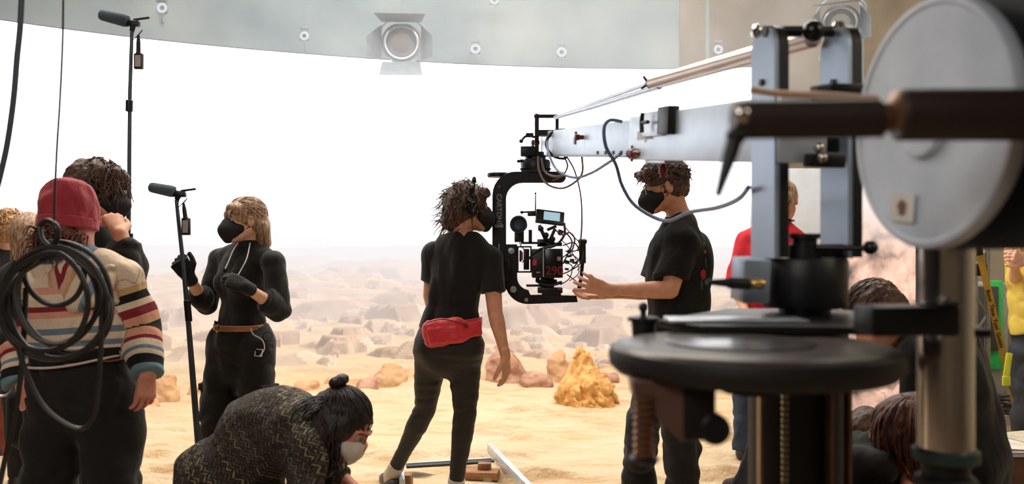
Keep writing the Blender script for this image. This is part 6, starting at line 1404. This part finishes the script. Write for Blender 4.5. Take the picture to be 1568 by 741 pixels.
mb = MB(); mb.tube([P(820, 326, RD), P(820, 296, RD)], [0.004, 0.003], 8); mb.ball(P(820, 296, RD), 0.006, 8); mb.tube([P(798, 325, RD), P(838, 323, RD)], 0.005, 8); mb.box(P(815, 328, RD), (0.05, 0.03, 0.02), None, 0.003); mb.ball(P(799, 325, RD), 0.009, 8); put('antenna', mb, M['black_metal'], camr)
mb = MB(); mb.box(P(838, 430, RD), (0.10, 0.08, 0.016), None, 0.003); mb.box(P(826, 437, RD), (0.14, 0.05, 0.012), None, 0.003); mb.box(P(842, 444, RD), (0.13, 0.09, 0.030), None, 0.004); mb.box(P(838, 434, RD), (0.07, 0.07, 0.07), None, 0.004); mb.box(P(844, 449, RD), (0.10, 0.08, 0.03), None, 0.004); mb.tube(spline([P(830, 420, RD), P(822, 430, RD-0.05), P(842, 436, RD-0.05), P(860, 432, RD-0.03)], 14), 0.009, 8); put('sliding_plate', mb, M['black_metal'], camr)
put('red_latch', MB().box(P(857, 443, RD-0.05), (0.022, 0.008, 0.012), None, 0.002), M['red_plastic'], camr)
rng = np.random.RandomState(12)
cl_ = [[(864, 342), (864, 360), (850, 376), (826, 382), (804, 402)], [(856, 352), (868, 358), (876, 372), (868, 392), (862, 404)], [(862, 376), (880, 372), (888, 392), (876, 412), (860, 420)], [(866, 384), (884, 396), (880, 402), (864, 398)],
       [(858, 366), (870, 378), (882, 398), (886, 418), (872, 430)], [(864, 400), (876, 408), (872, 426), (858, 436)], [(848, 350), (862, 360), (872, 356), (880, 366), (876, 384)], [(862, 394), (874, 386), (892, 384), (888, 404), (870, 416)],
       [(868, 420), (884, 432), (892, 440)], [(864, 346), (876, 360), (890, 376), (892, 400), (884, 414)], [(800, 402), (806, 388), (796, 372), (802, 356)]]
for i, q in enumerate(cl_):
    r = 0.0062 if i == 0 else rng.uniform(0.0022, 0.0042)
    put('camera_cable', MB().tube(spline([P(x, y, RD-0.07-0.05*rng.rand()) for x, y in q], 30), r, 7), M['rubber'] if i not in (4, 6) else M['red_plastic'], camr)
mb = MB()
for c_ in ((872, 392), (868, 402), (876, 398), (868, 412), (872, 384), (880, 402)): mb.box(P(c_[0], c_[1], RD-0.06), (0.022, 0.02, 0.012), frame(V(rng.normal(), rng.normal(), 0.3)), 0.002)
put('plug', mb, M['cam_body'], camr)

# loose cables along the arm
M['blue_cable'] = mat('blue grey cable', (92, 112, 150), 0.45); M['grey_cable'] = mat('warm grey cable', (128, 118, 114), 0.45); M['maroon_cable'] = mat('maroon cable', (104, 44, 42), 0.45)
def cable(name, label, pts, r, m, cat='cable', group=None, n=60): return put(name, MB().tube(spline([P(*q) for q in pts], n), r, 8), m, None, label, cat, group)
cable('data_cable', 'blue grey cable hanging in a long loop under the crane arm past the curly head', [(952, 186, 2.95), (934, 184, 2.93), (925, 196, 2.92), (928, 225, 2.92), (943, 252, 2.95), (953, 285, 3.0), (974, 316, 3.0), (1018, 338, 2.9), (1056, 325, 2.7), (1098, 318, 2.4), (1130, 305, 2.1), (1146, 287, 1.93)], 0.0064, M['blue_cable'])
cable('data_cable', 'thin blue cable dipping between the arm and the black head', [(950, 236, 2.95), (930, 250, 3.2), (905, 265, 3.6), (880, 272, 3.9), (855, 262, 4.1), (842, 240, 4.2), (838, 215, 4.3), (850, 202, 4.33)], 0.0060, M['blue_cable'])
cable('loop_cable', 'black cable coiled in a wide loop on the tip of the arm', [(866, 198, 4.28), (846, 202, 4.30), (836, 220, 4.30), (846, 238, 4.30), (862, 243, 4.25), (868, 240, 4.25)], 0.0065, M['rubber'])
cable('loop_cable', 'pale cable looping down from the red lever beside the black head', [(824, 240, 4.36), (826, 262, 4.34), (838, 282, 4.3), (862, 288, 4.25), (884, 276, 4.15), (892, 262, 4.1), (891, 240, 3.9)], 0.0056, M['grey_cable'])
cable('loop_cable', 'short grey cable curling under the arm tip', [(829, 242, 4.36), (834, 262, 4.34), (848, 270, 4.3), (866, 268, 4.25)], 0.0056, M['grey_cable'])
cable('hanging_cable', 'thin maroon cable falling from the arm to the hand grip', [(868, 240, 4.25), (880, 262, 4.3), (889, 298, 4.38), (891, 335, 4.4), (889, 368, 4.40), (884, 384, 4.38)], 0.0040, M['maroon_cable'])
cable('hanging_cable', 'maroon cable bowing from the arm back to the pan motor', [(864, 240, 4.25), (869, 254, 4.3), (862, 268, 4.38), (846, 276, 4.42)], 0.0045, M['maroon_cable'])
# ------------------------------------------------------------------ boom microphones
M['foam'] = mat('foam windshield with painted haze', (74, 90, 100), 0.95, bump=0.002, bscale=200); M['pole'] = mat('carbon pole with painted haze', (72, 82, 92), 0.35, 0.2)  # foam and pole tones lifted bluish, haze and flare put into the colour
def boom(label, pole_px, mic_px, pack_px, collars, r=(0.008, 0.014)):
    t = thing('boom_pole', label, 'boom microphone', P(*pole_px[-1]))
    pts = np.array([P(*q) for q in pole_px]); put('pole', MB().tube(pts, np.linspace(r[0], r[1], len(pts)), 14), M['pole'], t)
    for (x, y, d_) in collars:
        c_ = P(x, y, d_); ax = unit(pts[0]-pts[-1]); put('pole_collar', MB().cyl(c_-ax*0.028, c_+ax*0.028, 0.017, 16, ch=0.003), M['black_metal'], t)
    a, b_ = P(*mic_px[0]), P(*mic_px[1]); L_ = np.linalg.norm(b_-a)
    mic = put('microphone', MB().lathe(a, unit(b_-a), [(0, 0.012), (0.006, 0.022), (0.016, 0.026), (L_-0.02, 0.030), (L_-0.004, 0.027), (L_, 0.016)], 26), M['foam'], t)
    mb = MB(); c_ = P(*mic_px[2]); top_ = pts[0]; mb.tube([b_, c_], [0.011, 0.010], 10); mb.box(lerp(b_, c_, 0.5)+V(0, 0, -0.01), (0.06, 0.03, 0.026), None, 0.005); mb.tube([c_, lerp(c_, top_, 0.3)], 0.014, 10)
    mb.tube([lerp(b_, c_, 0.6), top_], [0.014, 0.012], 10); mb.tube([c_+V(-0.02, 0, 0.012), c_+V(0.055, 0, 0.022)], 0.006, 8); put('shock_mount', mb, M['black_metal'], t)
    k0, k1, k2 = P(*pack_px[0]), P(*pack_px[1]), P(*pack_px[2])
    mb = MB(); mb.tube([k0, lerp(k0, k1, 0.4), k1], [0.006, 0.010, 0.011], 10); mb.ball(k1, 0.013, 10); ad = put('plug_adapter', mb, M['black_metal'], t)
    mb = MB(); mb.box((k1+k2)/2, (0.042, 0.022, np.linalg.norm(k2-k1)), None, 0.004); pk = put('transmitter', mb, M['dark_metal'], t)
    put('label_plate', MB().box((k1+k2)/2+V(0, -0.012, 0), (0.026, 0.002, np.linalg.norm(k2-k1)*0.72)), mat('tan label', (188, 172, 160), 0.6), pk)
    put('lead', MB().tube(spline([lerp(c_, top_, 0.6), P(pack_px[0][0]-8, pack_px[0][1]+6, pack_px[0][2]), P(pack_px[0][0]+6, pack_px[0][1]-8, pack_px[0][2]), k0], 20), 0.002, 6), M['rubber'], t)
boom('boom microphone on a dark pole in the gloved hand, tilted slightly', [(270, 306, 4.28), (281, 408, 4.27), (289, 500, 4.26), (297, 600, 4.24), (310, 760, 4.22)], [(228, 286, 4.28), (268, 294, 4.28), (283, 296, 4.28)], [(281, 311, 4.26), (284, 334, 4.26), (286, 360, 4.26)], [(287, 468, 4.26), (288.5, 484, 4.26)], (0.009, 0.017))
boom('upright boom microphone pole rising behind the striped pullover to the top', [(202, 48, 4.1), (199, 140, 4.1), (198, 260, 4.1), (196, 400, 4.1), (194, 560, 4.1), (192, 800, 4.1)], [(152, 22, 4.1), (197, 33, 4.1), (211, 34, 4.1)], [(212, 54, 4.08), (212, 82, 4.08), (213, 106, 4.08)], [(198, 162, 4.1), (198, 366, 4.1)], (0.0085, 0.013))

# ------------------------------------------------------------------ hanging cable coil in front of the striped pullover
M['coil'] = mat('black rubber cable', (40, 38, 38), 0.42, vary=0.2)
t = thing('cable_coil', 'big black cable coil hanging in front of the striped pullover', 'cable coil', P(85, 690, 2.45))
D0 = 2.45; rng = np.random.RandomState(3)
put('hanging_end', MB().tube(spline([P(97, -20, D0), P(96, 60, D0), P(92, 150, D0), P(87, 230, D0), P(84, 300, D0), P(84, 345, D0), P(88, 362, D0)], 40), np.interp(np.linspace(0, 1, 43), [0, 0.7, 1], [0.0030, 0.0035, 0.0075])[:len(spline([P(97, -20, D0)]*7, 40))], 8), M['coil'], t)
put('knot_loop', MB().tube(spline([P(78, 380, D0), P(64, 366, D0), P(62, 346, D0+0.01), P(74, 338, D0), P(88, 350, D0-0.02), P(84, 372, D0), P(70, 382, D0), P(56, 396, D0)], 40), 0.0088, 9), M['coil'], t)
loops = [(82, 462, 82, 92, 0.0), (76, 455, 72, 84, 0.10), (88, 452, 66, 72, -0.12), (90, 470, 78, 76, 0.15), (84, 420, 46, 46, 0.0), (100, 450, 70, 92, -0.22), (70, 462, 66, 78, 0.3)]
for i, (cx_, cy_, rx, ry, th) in enumerate(loops):
    a = np.linspace(0, 2*math.pi, 61)[:-1]; dd = D0+rng.uniform(-0.05, 0.05)
    pts = []
    for k in a:
        x = rx*math.cos(k)*(1+0.03*math.sin(3*k+i)); y = ry*math.sin(k)*(1+0.04*math.cos(2*k+i)); pinch = max(0, -math.sin(k))**3
        x = x*(1-0.25*pinch)
        X_p = cx_+x*math.cos(th)-y*math.sin(th); Y_p = cy_+x*math.sin(th)+y*math.cos(th)
        X_p = X_p*(1-0.35*pinch)+84*0.35*pinch; Y_p = Y_p*(1-0.4*pinch)+384*0.4*pinch
        pts.append(P(X_p, Y_p, dd+0.02*math.sin(k+i)))
    put('cable_loop', MB().tube(np.array(pts), 0.0080, 8, closed=True), M['coil'], t)
put('cable_loop', MB().tube(spline([P(22, 450, D0), P(24, 510, D0), P(40, 570, D0), (P(70, 625, D0)), P(118, 656, D0), P(143, 640, D0), P(150, 590, D0), P(155, 520, D0), P(156, 440, D0)], 60), 0.0078, 8), M['coil'], t)
put('trailing_end', MB().tube(spline([P(40, 440, D0+0.05), P(36, 520, D0+0.05), P(30, 590, D0+0.05), P(22, 640, D0+0.05), P(4, 720, D0+0.03), P(-6, 770, D0)], 40), 0.0078, 8), M['coil'], t)
cable('hanging_cable', 'thick slack cable hanging down at the top left corner', [(34, -20, 2.5), (31, 40, 2.5), (26, 90, 2.5), (21, 150, 2.5), (12, 215, 2.5), (2, 262, 2.5), (-8, 300, 2.5)], 0.0085, mat('blue grey rubber', (66, 78, 88), 0.5))
# bag and ring seen at the left edge
organic('hanging_bag', [rbox(P(38, 640, 3.6), (0.075, 0.04, 0.12), None, 0.04, k=0.03), rbox(P(44, 672, 3.6), (0.045, 0.03, 0.05), None, 0.025, k=0.02), loft([P(30, 610, 3.6), P(28, 560, 3.55), P(40, 520, 3.5)], 0.008, k=0.01)], M['black_cloth'], label='black shoulder bag hanging at the hip left of the striped pullover', cat='bag', h=0.006)
put('pale_ring', MB().ring(P(2, 590, 3.6), (0.2, -1, 0), 0.045, 0.006, 32, 8), M['alu'], label='thin pale metal ring cut by the left edge', cat='ring')  # plain metal ring, not a lamp

# ------------------------------------------------------------------ stage lights on the rig
M['haze_metal'] = mat('pale grey housing', (128, 138, 148), 0.6, 0.1); M['lens'] = glow('dim lamp lens', (205, 190, 186), 0.40); M['white_ring'] = glow('hook ring with painted glow', (236, 240, 246), 0.85)  # white ring glows to paint light on the hooks, which are no lamps
def ring_hook(px, py, d_, label, r=8.0, up=12, down=22):
    t = thing('ring_hook', label, 'rigging ring', P(px, py, d_), 'ring hooks on the upper wall'); s = d_/FPX
    put('ring', MB().ring(P(px, py, d_), (0, -1, 0), r*s*0.85, r*s*0.32, 26, 8), M['white_ring'], t)
    mb = MB(); mb.box(P(px, py, d_+0.03), (r*2.3*s, 0.02, r*2.3*s), None, 0.004); mb.box(P(px, py-up, d_), (r*2.0*s, 0.02, r*0.7*s), None, 0.004); mb.tube([P(px, py-up-300, d_), P(px, py-up, d_)], 0.0015, 6); put('housing', mb, M['haze_metal'], t)
    put('safety_hook', MB().tube(spline([P(px, py+r, d_), P(px+1, py+down*0.6, d_), P(px, py+down, d_), P(px+r*0.5, py+down+1, d_)], 12), 0.006, 6), M['haze_metal'], t)
ring_hook(248, 12, 7.9, 'leftmost bright ring hook, above the two boom microphones', 7)
ring_hook(466, 55, 8.2, 'bright ring hook left of the barn door spotlight', 6)
ring_hook(728, 75, 8.7, 'first bright ring hook right of the barn door spotlight', 6.5)
ring_hook(860, 80, 8.8, 'bright ring hook directly above the black camera head', 6.5)
ring_hook(1100, 76, 8.8, 'bright ring hook closest to the crane tower', 6)
ring_hook(757, 0, 8.7, 'bright ring hook cut off by the top edge', 6, 8, 9)
def fresnel(px, py, d_, label, s=1.0, yaw=0.0, tilt=0.0):
    R_ = frame(V(math.sin(yaw), -math.cos(yaw), -tilt)); c_ = P(px, py, d_); k = d_/FPX*s; q = lambda x, y, z: c_+R_@V(x*k, y*k, z*k)
    t = thing('stage_spotlight', label, 'spotlight', c_)
    put('housing', MB().lathe(q(0, -42, 0), R_[:, 1], [(0, 18*k), (4*k, 27*k), (34*k, 28*k), (38*k, 31*k), (44*k, 31*k), (44*k, 26*k), (41*k, 25*k)], 36), M['haze_metal'], t)
    put('lens', MB().lathe(q(0, -6, 0), R_[:, 1], [(0, 25*k), (3*k, 22*k), (6*k, 12*k), (7*k, 2*k)], 32), M['lens'], t)
    put('lens_ring', MB().ring(q(0, 3, 0), R_[:, 1], 25*k, 2.0*k, 36, 8), M['alu'], t)
    def leaf(pts):
        vv = [q(*p_) for p_ in pts]; n_ = R_@V(0, 1, 0)*2*k; nn = len(vv); mb = MB(); mb.add(vv+[v_+n_ for v_ in vv], [tuple(range(nn)), tuple(range(nn, 2*nn))[::-1]]+[(i, nn+i, nn+(i+1) % nn, (i+1) % nn) for i in range(nn)]); put('barn_door', mb, M['haze_metal'], t)
    leaf([(-30, 4, 31), (30, 4, 31), (38, 44, 33), (-38, 44, 33)]); leaf([(-29, 4, -30), (29, 4, -30), (33, 22, -54), (-33, 22, -54)])
    leaf([(-30, 4, 26), (-30, 4, -28), (-48, 26, -26), (-48, 26, 6)]); leaf([(30, 4, 26), (30, 4, -28), (50, 26, -26), (50, 26, 4)])
    mb = MB(); mb.tube(spline([q(-31, -16, 0), q(-37, -16, 22), q(-20, -16, 40), q(0, -16, 46), q(20, -16, 40), q(37, -16, 22), q(31, -16, 0)], 30), 2.2*k, 8); mb.tube([q(0, -16, 46), q(0, -16, 46)+V(0, 0, 0.9)], 0.012, 8); put('yoke', mb, M['haze_metal'], t)
fresnel(615, 66, 8.15, 'pale spotlight with open barn doors hanging over the screen', 1.0, 0.06)
fresnel(1287, 36, 7.3, 'dim spotlight hanging above the crane tower, turned aside', 0.95, -0.5, 0.25)
for px, lab in ((488, 'thin hanging line left of the barn door spotlight'), (1318, 'hanging steel pipe right of the tower top')):
    put('hanging_line', MB().tube([P(px+6, -60, 8.0), P(px, 60, 8.0)] if px < 900 else [P(px, -60, 8.0), P(px+2, 170, 8.0)], 0.004 if px < 900 else 0.02, 8), M['haze_metal'], None, lab, 'rigging line')

# ------------------------------------------------------------------ rocks and the dolly track
M['rock'] = mat('pale ochre sandstone', (226, 188, 148), 0.95, rgb2=(196, 150, 112), scale=6, bump=0.03, bscale=12)
M['rock_red'] = mat('pinkish rock', (206, 164, 142), 0.95, rgb2=(172, 128, 110), scale=6, bump=0.03, bscale=12)
# tall pointed mound
c_ = P(895, 612, 7.30); c_[2] = 0
pr = [loft([c_+V(0.01, 0, 0.02), c_+V(0.0, 0, 0.10), c_+V(-0.01, 0, 0.25), c_+V(-0.005, 0, 0.40), c_+V(0.0, 0, 0.445)], [0.265, 0.23, 0.135, 0.062, 0.022], k=0.04), loft([c_+V(-0.02, 0, 0.36), c_+V(-0.035, 0, 0.455)], [0.05, 0.022], k=0.03), cut((0, 0, -0.04), (0, 0, -1))]
organic('rock_mound', pr, M['rock_gold'] if 'rock_gold' in M else mat('golden rock', (240, 194, 126), 0.95, rgb2=(206, 148, 84), scale=7, bump=0.015, bscale=24), label='pointed golden rock mound standing alone on the sand', cat='rock', h=0.010,
        disp=lambda p: -0.115*(np.abs(fbm(p*np.array([13, 13, 8], F32)+0.6*np.sin(p[:, 2:3]*9), 3, 3))-0.16)+0.014*fbm(p*30, 3, 8), amp=0.05)
rocks = [(250, 578, 7.9, 62, 46, 0, 'rounded tan boulder just right of the striped sleeve'), (228, 590, 7.7, 38, 22, 0, 'low tan boulder at the striped cuff'), (436, 590, 7.6, 20, 16, 0, 'small pale stone right of the cargo trousers'), (592, 572, 8.35, 62, 40, 0, 'wide ribbed boulder left of the leggings'),
         (562, 556, 8.45, 46, 32, 1, 'dark reddish boulder left of the wide ribbed one'), (470, 560, 8.3, 52, 26, 0, 'low rounded boulder right of the belted waist'), (628, 566, 8.4, 34, 34, 0, 'narrow boulder touching the left legging'), (516, 566, 8.35, 40, 22, 0, 'flat stone between the two low boulders'),
         (775, 572, 8.3, 64, 66, 1, 'large boulder beside the open hand'), (822, 562, 8.5, 52, 30, 1, 'low reddish boulder between large boulder and pointed stone'), (852, 562, 8.4, 38, 60, 0, 'tall pointed boulder left of the golden mound'),
         (930, 560, 8.5, 44, 22, 1, 'low boulder right of the golden mound'), (300, 566, 8.1, 34, 30, 0, 'boulder left of the cargo trousers'), (455, 574, 8.0, 30, 14, 0, 'small flat stone near the cargo pocket'), (408, 574, 8.0, 26, 26, 0, 'small boulder touching the cargo trousers'),
         (824, 627, 7.1, 24, 7, 0, 'tiny clod of sand left of the golden mound')]
for i, (px, py, d_, wpx, hpx, kind, lab) in enumerate(rocks):
    s = d_/FPX; d_ = min(d_, float(np.polyval(_pc, (px-600)/500))-wpx*d_/FPX*0.5-0.10) if d_ > 7.4 else d_; d_ = d_-(0.32 if i in (4, 9, 13, 1) else 0); s = d_/FPX; c_ = P(px, py, d_); c_[2] = 0.0; rx = wpx*s/2; rz = hpx*s; base = 0.05
    pr = [ell(c_+V(0, 0, rz*0.30+base*0.3), (rx, rx*0.8, rz*0.72), k=0.05), ell(c_+V(rx*0.3, 0.02, rz*0.15), (rx*0.7, rx*0.7, rz*0.6), k=0.05), ell(c_+V(-rx*0.2, 0, rz*0.5), (rx*0.5, rx*0.5, rz*0.45), frame(V(0.5, 1, 0.3)), k=0.04)]
    rg = np.random.RandomState(100+i)
    for k in range(9):
        n_ = unit(np.array([rg.normal(), rg.normal()*0.7-0.2, abs(rg.normal())*0.8])); pr.append(dict(cut(c_+V(0, 0, rz*0.35)+n_*np.array([rx, rx*0.8, rz*0.62])*rg.uniform(0.68, 0.92), n_), k=0.02))
    organic('boulder', pr, M['rock_red'] if kind else M['rock'], label=lab, cat='rock', h=0.014, disp=lambda p, i=i: 0.045*(np.abs(fbm(p*np.array([7, 7, 9.5], F32)+i*3.1, 4, 60+i))-0.15)+0.012*fbm(p*22, 2, i), amp=0.04, group='boulders in front of the screen')
# many small stones half buried along the foot of the screen
rngs = np.random.RandomState(5)
M['track'] = mat('white metal rail', (206, 210, 216), 0.35, 0.3)
t = thing('dolly_track', 'short white camera track lying on the sand beside the leggings', 'camera track', P(700, 712, 5.3)*V(1, 1, 0)+V(0, 0, 0.05))
zr = 0.075
def onz(px, py, z_): d_ = (EYE-z_)*FPX/(py-HOR); return V((px-784)/FPX*d_, d_, z_)
mb = MB(); a, b_ = onz(750, 686, zr+0.03), onz(806, 745, zr+0.03); b2 = b_+(b_-a)*0.08; mb.beam(a, b2, 0.035, 0.060, ch=0.006); put('rail', mb, M['track'], t)
a, b_ = onz(612, 724, zr), onz(618, 738, zr); mb = MB(); mb.beam(onz(613, 716, zr), onz(616, 741, zr), 0.030, 0.05, ch=0.005); put('rail', mb, M['track'], t)
put('sleeper', MB().beam(onz(622, 714, zr), onz(756, 706, zr), 0.05, 0.014), M['dark_metal'], t)
put('sleeper', MB().beam(onz(622, 710, zr+0.006), onz(752, 702, zr+0.006), 0.02, 0.010), M['track'], t)
M['wood'] = mat('pale brown wood', (176, 128, 88), 0.7, rgb2=(130, 88, 58), scale=9, stretch=(1, 8, 1))
def wedge(px, py, sx, sy, sz, z_, lab, rot=0.1):
    c_ = onz(px, py, z_); t_ = put('wooden_block', MB().box(c_, (sx, sy, sz), frame(V(rot, 1, 0)), 0.004), M['wood'], None, lab, 'wooden block', 'wooden blocks under the track'); return t_, c_
bk, c_ = wedge(738, 724, 0.20, 0.16, 0.045, 0.050, 'flat wooden block with a small pale label beside the rail')
put('paper_label', MB().box(onz(747, 729, 0.052)+V(0, -0.083, 0), (0.045, 0.002, 0.018)), M['lettering_grey'], bk)
wedge(742, 713, 0.075, 0.05, 0.035, 0.092, 'small wooden wedge on top of the flat block'); wedge(624, 735, 0.05, 0.07, 0.07, 0.06, 'wooden block beside the left end of the track')

# ------------------------------------------------------------------ right hand background
M['truss'] = mat('grey truss tube', (150, 150, 146), 0.4, 0.6)
t = thing('lighting_truss', 'upright metal truss with crossed bars left of the yellow shirt', 'truss', P(1498, 700, 6.4)*V(1, 1, 0))
x0, x1 = P(1478, 0, 6.4)[0], P(1512, 0, 6.4)[0]
for x_, y_ in ((x0, 6.4), (x1, 6.4), (x0, 6.57), (x1, 6.57)): put('chord', MB().tube([V(x_, y_, 0), V(x_, y_, 3.2)], 0.020, 14), M['truss'], t)
for k in range(12):
    za, zb_ = 0.10+k*0.25, 0.10+(k+1)*0.25; a, b_ = (V(x0, 6.4, za), V(x1, 6.4, zb_)) if k % 2 == 0 else (V(x1, 6.4, za), V(x0, 6.4, zb_))
    put('brace', MB().tube([a, b_], 0.011, 8), M['truss'], t); put('brace', MB().tube([b_*V(1, 0, 1)+V(0, 6.57, 0), a*V(1, 0, 1)+V(0, 6.57, 0)], 0.011, 8), M['truss'], t) if k % 3 == 0 else None
put('clamp', MB().box(P(1496, 413, 6.36), (0.12, 0.08, 0.09), None, 0.012), M['black_metal'], t, label='black clamp')
M['ybelt'] = mat('ochre yellow tape', (206, 166, 70), 0.6, vary=0.12, scale=9)
a, b_ = P(1497, 376, 6.0), P(1550, 600, 6.0); b_ = a+(b_-a)*((a[2]-0.01)/(a[2]-b_[2])); Xd = unit(b_-a); Wd = unit(np.cross(Xd, V(0, 1, 0)))
tp = put('printed_strap', MB().beam(a, b_, 0.048, 0.004, up=(0, 1, 0.0)), M['ybelt'], None, 'yellow strap with black lettering slanting beside the truss', 'strap')
put('lettering', text_mesh('Bond  Time  Tool  GmbH', 0.040, P(1523, 488, 5.994), Xd, -Wd if np.cross(Xd, -Wd)[1] < 0 else Wd, bold=0.0006), mat('black print', (40, 32, 24), 0.7), tp)
put('dark_end', MB().beam(P(1496, 370, 5.99), P(1500.5, 391, 5.99), 0.050, 0.007, up=(0, 1, 0)), M['rubber'], tp)
M['case_grey'] = mat('grey painted case', (138, 140, 132), 0.6); M['case_dark'] = mat('dark inset panel', (56, 58, 56), 0.6); M['green'] = mat('bright green edge', (40, 176, 84), 0.5)
t = thing('equipment_case', 'grey case with a bright green edge behind the truss', 'case', P(1518, 600, 7.6)*V(1, 1, 0))
put('body', MB().box(V(P(1512, 0, 7.6)[0], 7.8, 0.52), (0.42, 0.35, 1.04), None, 0.03), M['case_grey'], t); put('green_edge', MB().box(V(P(1526, 0, 7.6)[0], 7.62, 0.66), (0.13, 0.03, 0.80), None, 0.014), M['green'], t)
put('inset_panel', MB().box(V(P(1508, 0, 7.6)[0], 7.60, 0.72), (0.24, 0.04, 0.58), None, 0.012), M['case_dark'], t)
rng = np.random.RandomState(8)
for i in range(9):
    cx_, cy_ = P(1540, 0, 6.9)[0]+rng.uniform(-0.12, 0.25), 6.9+rng.uniform(-0.5, 0.5); rr = rng.uniform(0.14, 0.30); a = np.linspace(0, 2*math.pi*1.0, 41)[:-1]
    pts = np.array([V(cx_+rr*math.cos(k)*(1+0.1*math.sin(3*k+i)), cy_+rr*0.9*math.sin(k), 0.015+0.018*i+0.008*math.sin(5*k+i)) for k in a])
    put('floor_cable', MB().tube(pts, 0.011, 7, closed=True), M['rubber'], None, 'black cable coil lying in the heap on the floor behind the yellow shirt', 'cable', 'black cables heaped on the floor')
M['case_brown'] = mat('dark brown plywood', (92, 62, 46), 0.5, vary=0.2, scale=7)
t = thing('flight_case', 'brown plywood flight case in the bottom right corner', 'flight case', V(P(1536, 0, 3.9)[0], 3.95, 0))
fx = P(1552, 0, 3.9)[0]; put('body', MB().box(V(fx+0.10, 4.0, 0.235), (0.50, 0.42, 0.42), None, 0.006), M['case_brown'], t)
mb = MB()
put('corner_rail', MB().box(V(fx-0.15, 3.79, 0.235), (0.022, 0.022, 0.43), None, 0.003), M['alu'], t); put('corner_rail', MB().box(V(fx+0.10, 3.785, 0.432), (0.50, 0.022, 0.022), None, 0.003), M['alu'], t)
put('paper_sheet', MB().box(V(fx-0.0, 3.95, 0.4475), (0.21, 0.30, 0.003), frame(V(0.3, 1, 0))), mat('white paper', (228, 222, 210), 0.8), None, 'white sheet of paper lying on the flight case', 'paper')
put('paper_sheet', MB().box(V(fx+0.16, 4.0, 0.4515), (0.21, 0.30, 0.003), frame(V(-0.35, 1, 0))), mat('cream paper', (210, 198, 176), 0.8), None, 'cream sheet overlapping on the flight case at the right', 'paper')
M['board'] = mat('pale grey board', (222, 234, 244), 0.7, vary=0.04)
t = thing('grey_board', 'pale blue grey board standing behind the red polo shirt', 'board', P(1238, 600, 6.4)*V(1, 1, 0))
put('panel', MB().box(V(P(1238, 0, 6.4)[0], 6.4, 0.98), (0.50, 0.03, 1.94), None, 0.003), M['board'], t); put('foot', MB().box(V(P(1238, 0, 6.4)[0], 6.4, 0.03), (0.4, 0.30, 0.05)), M['black_metal'], t)
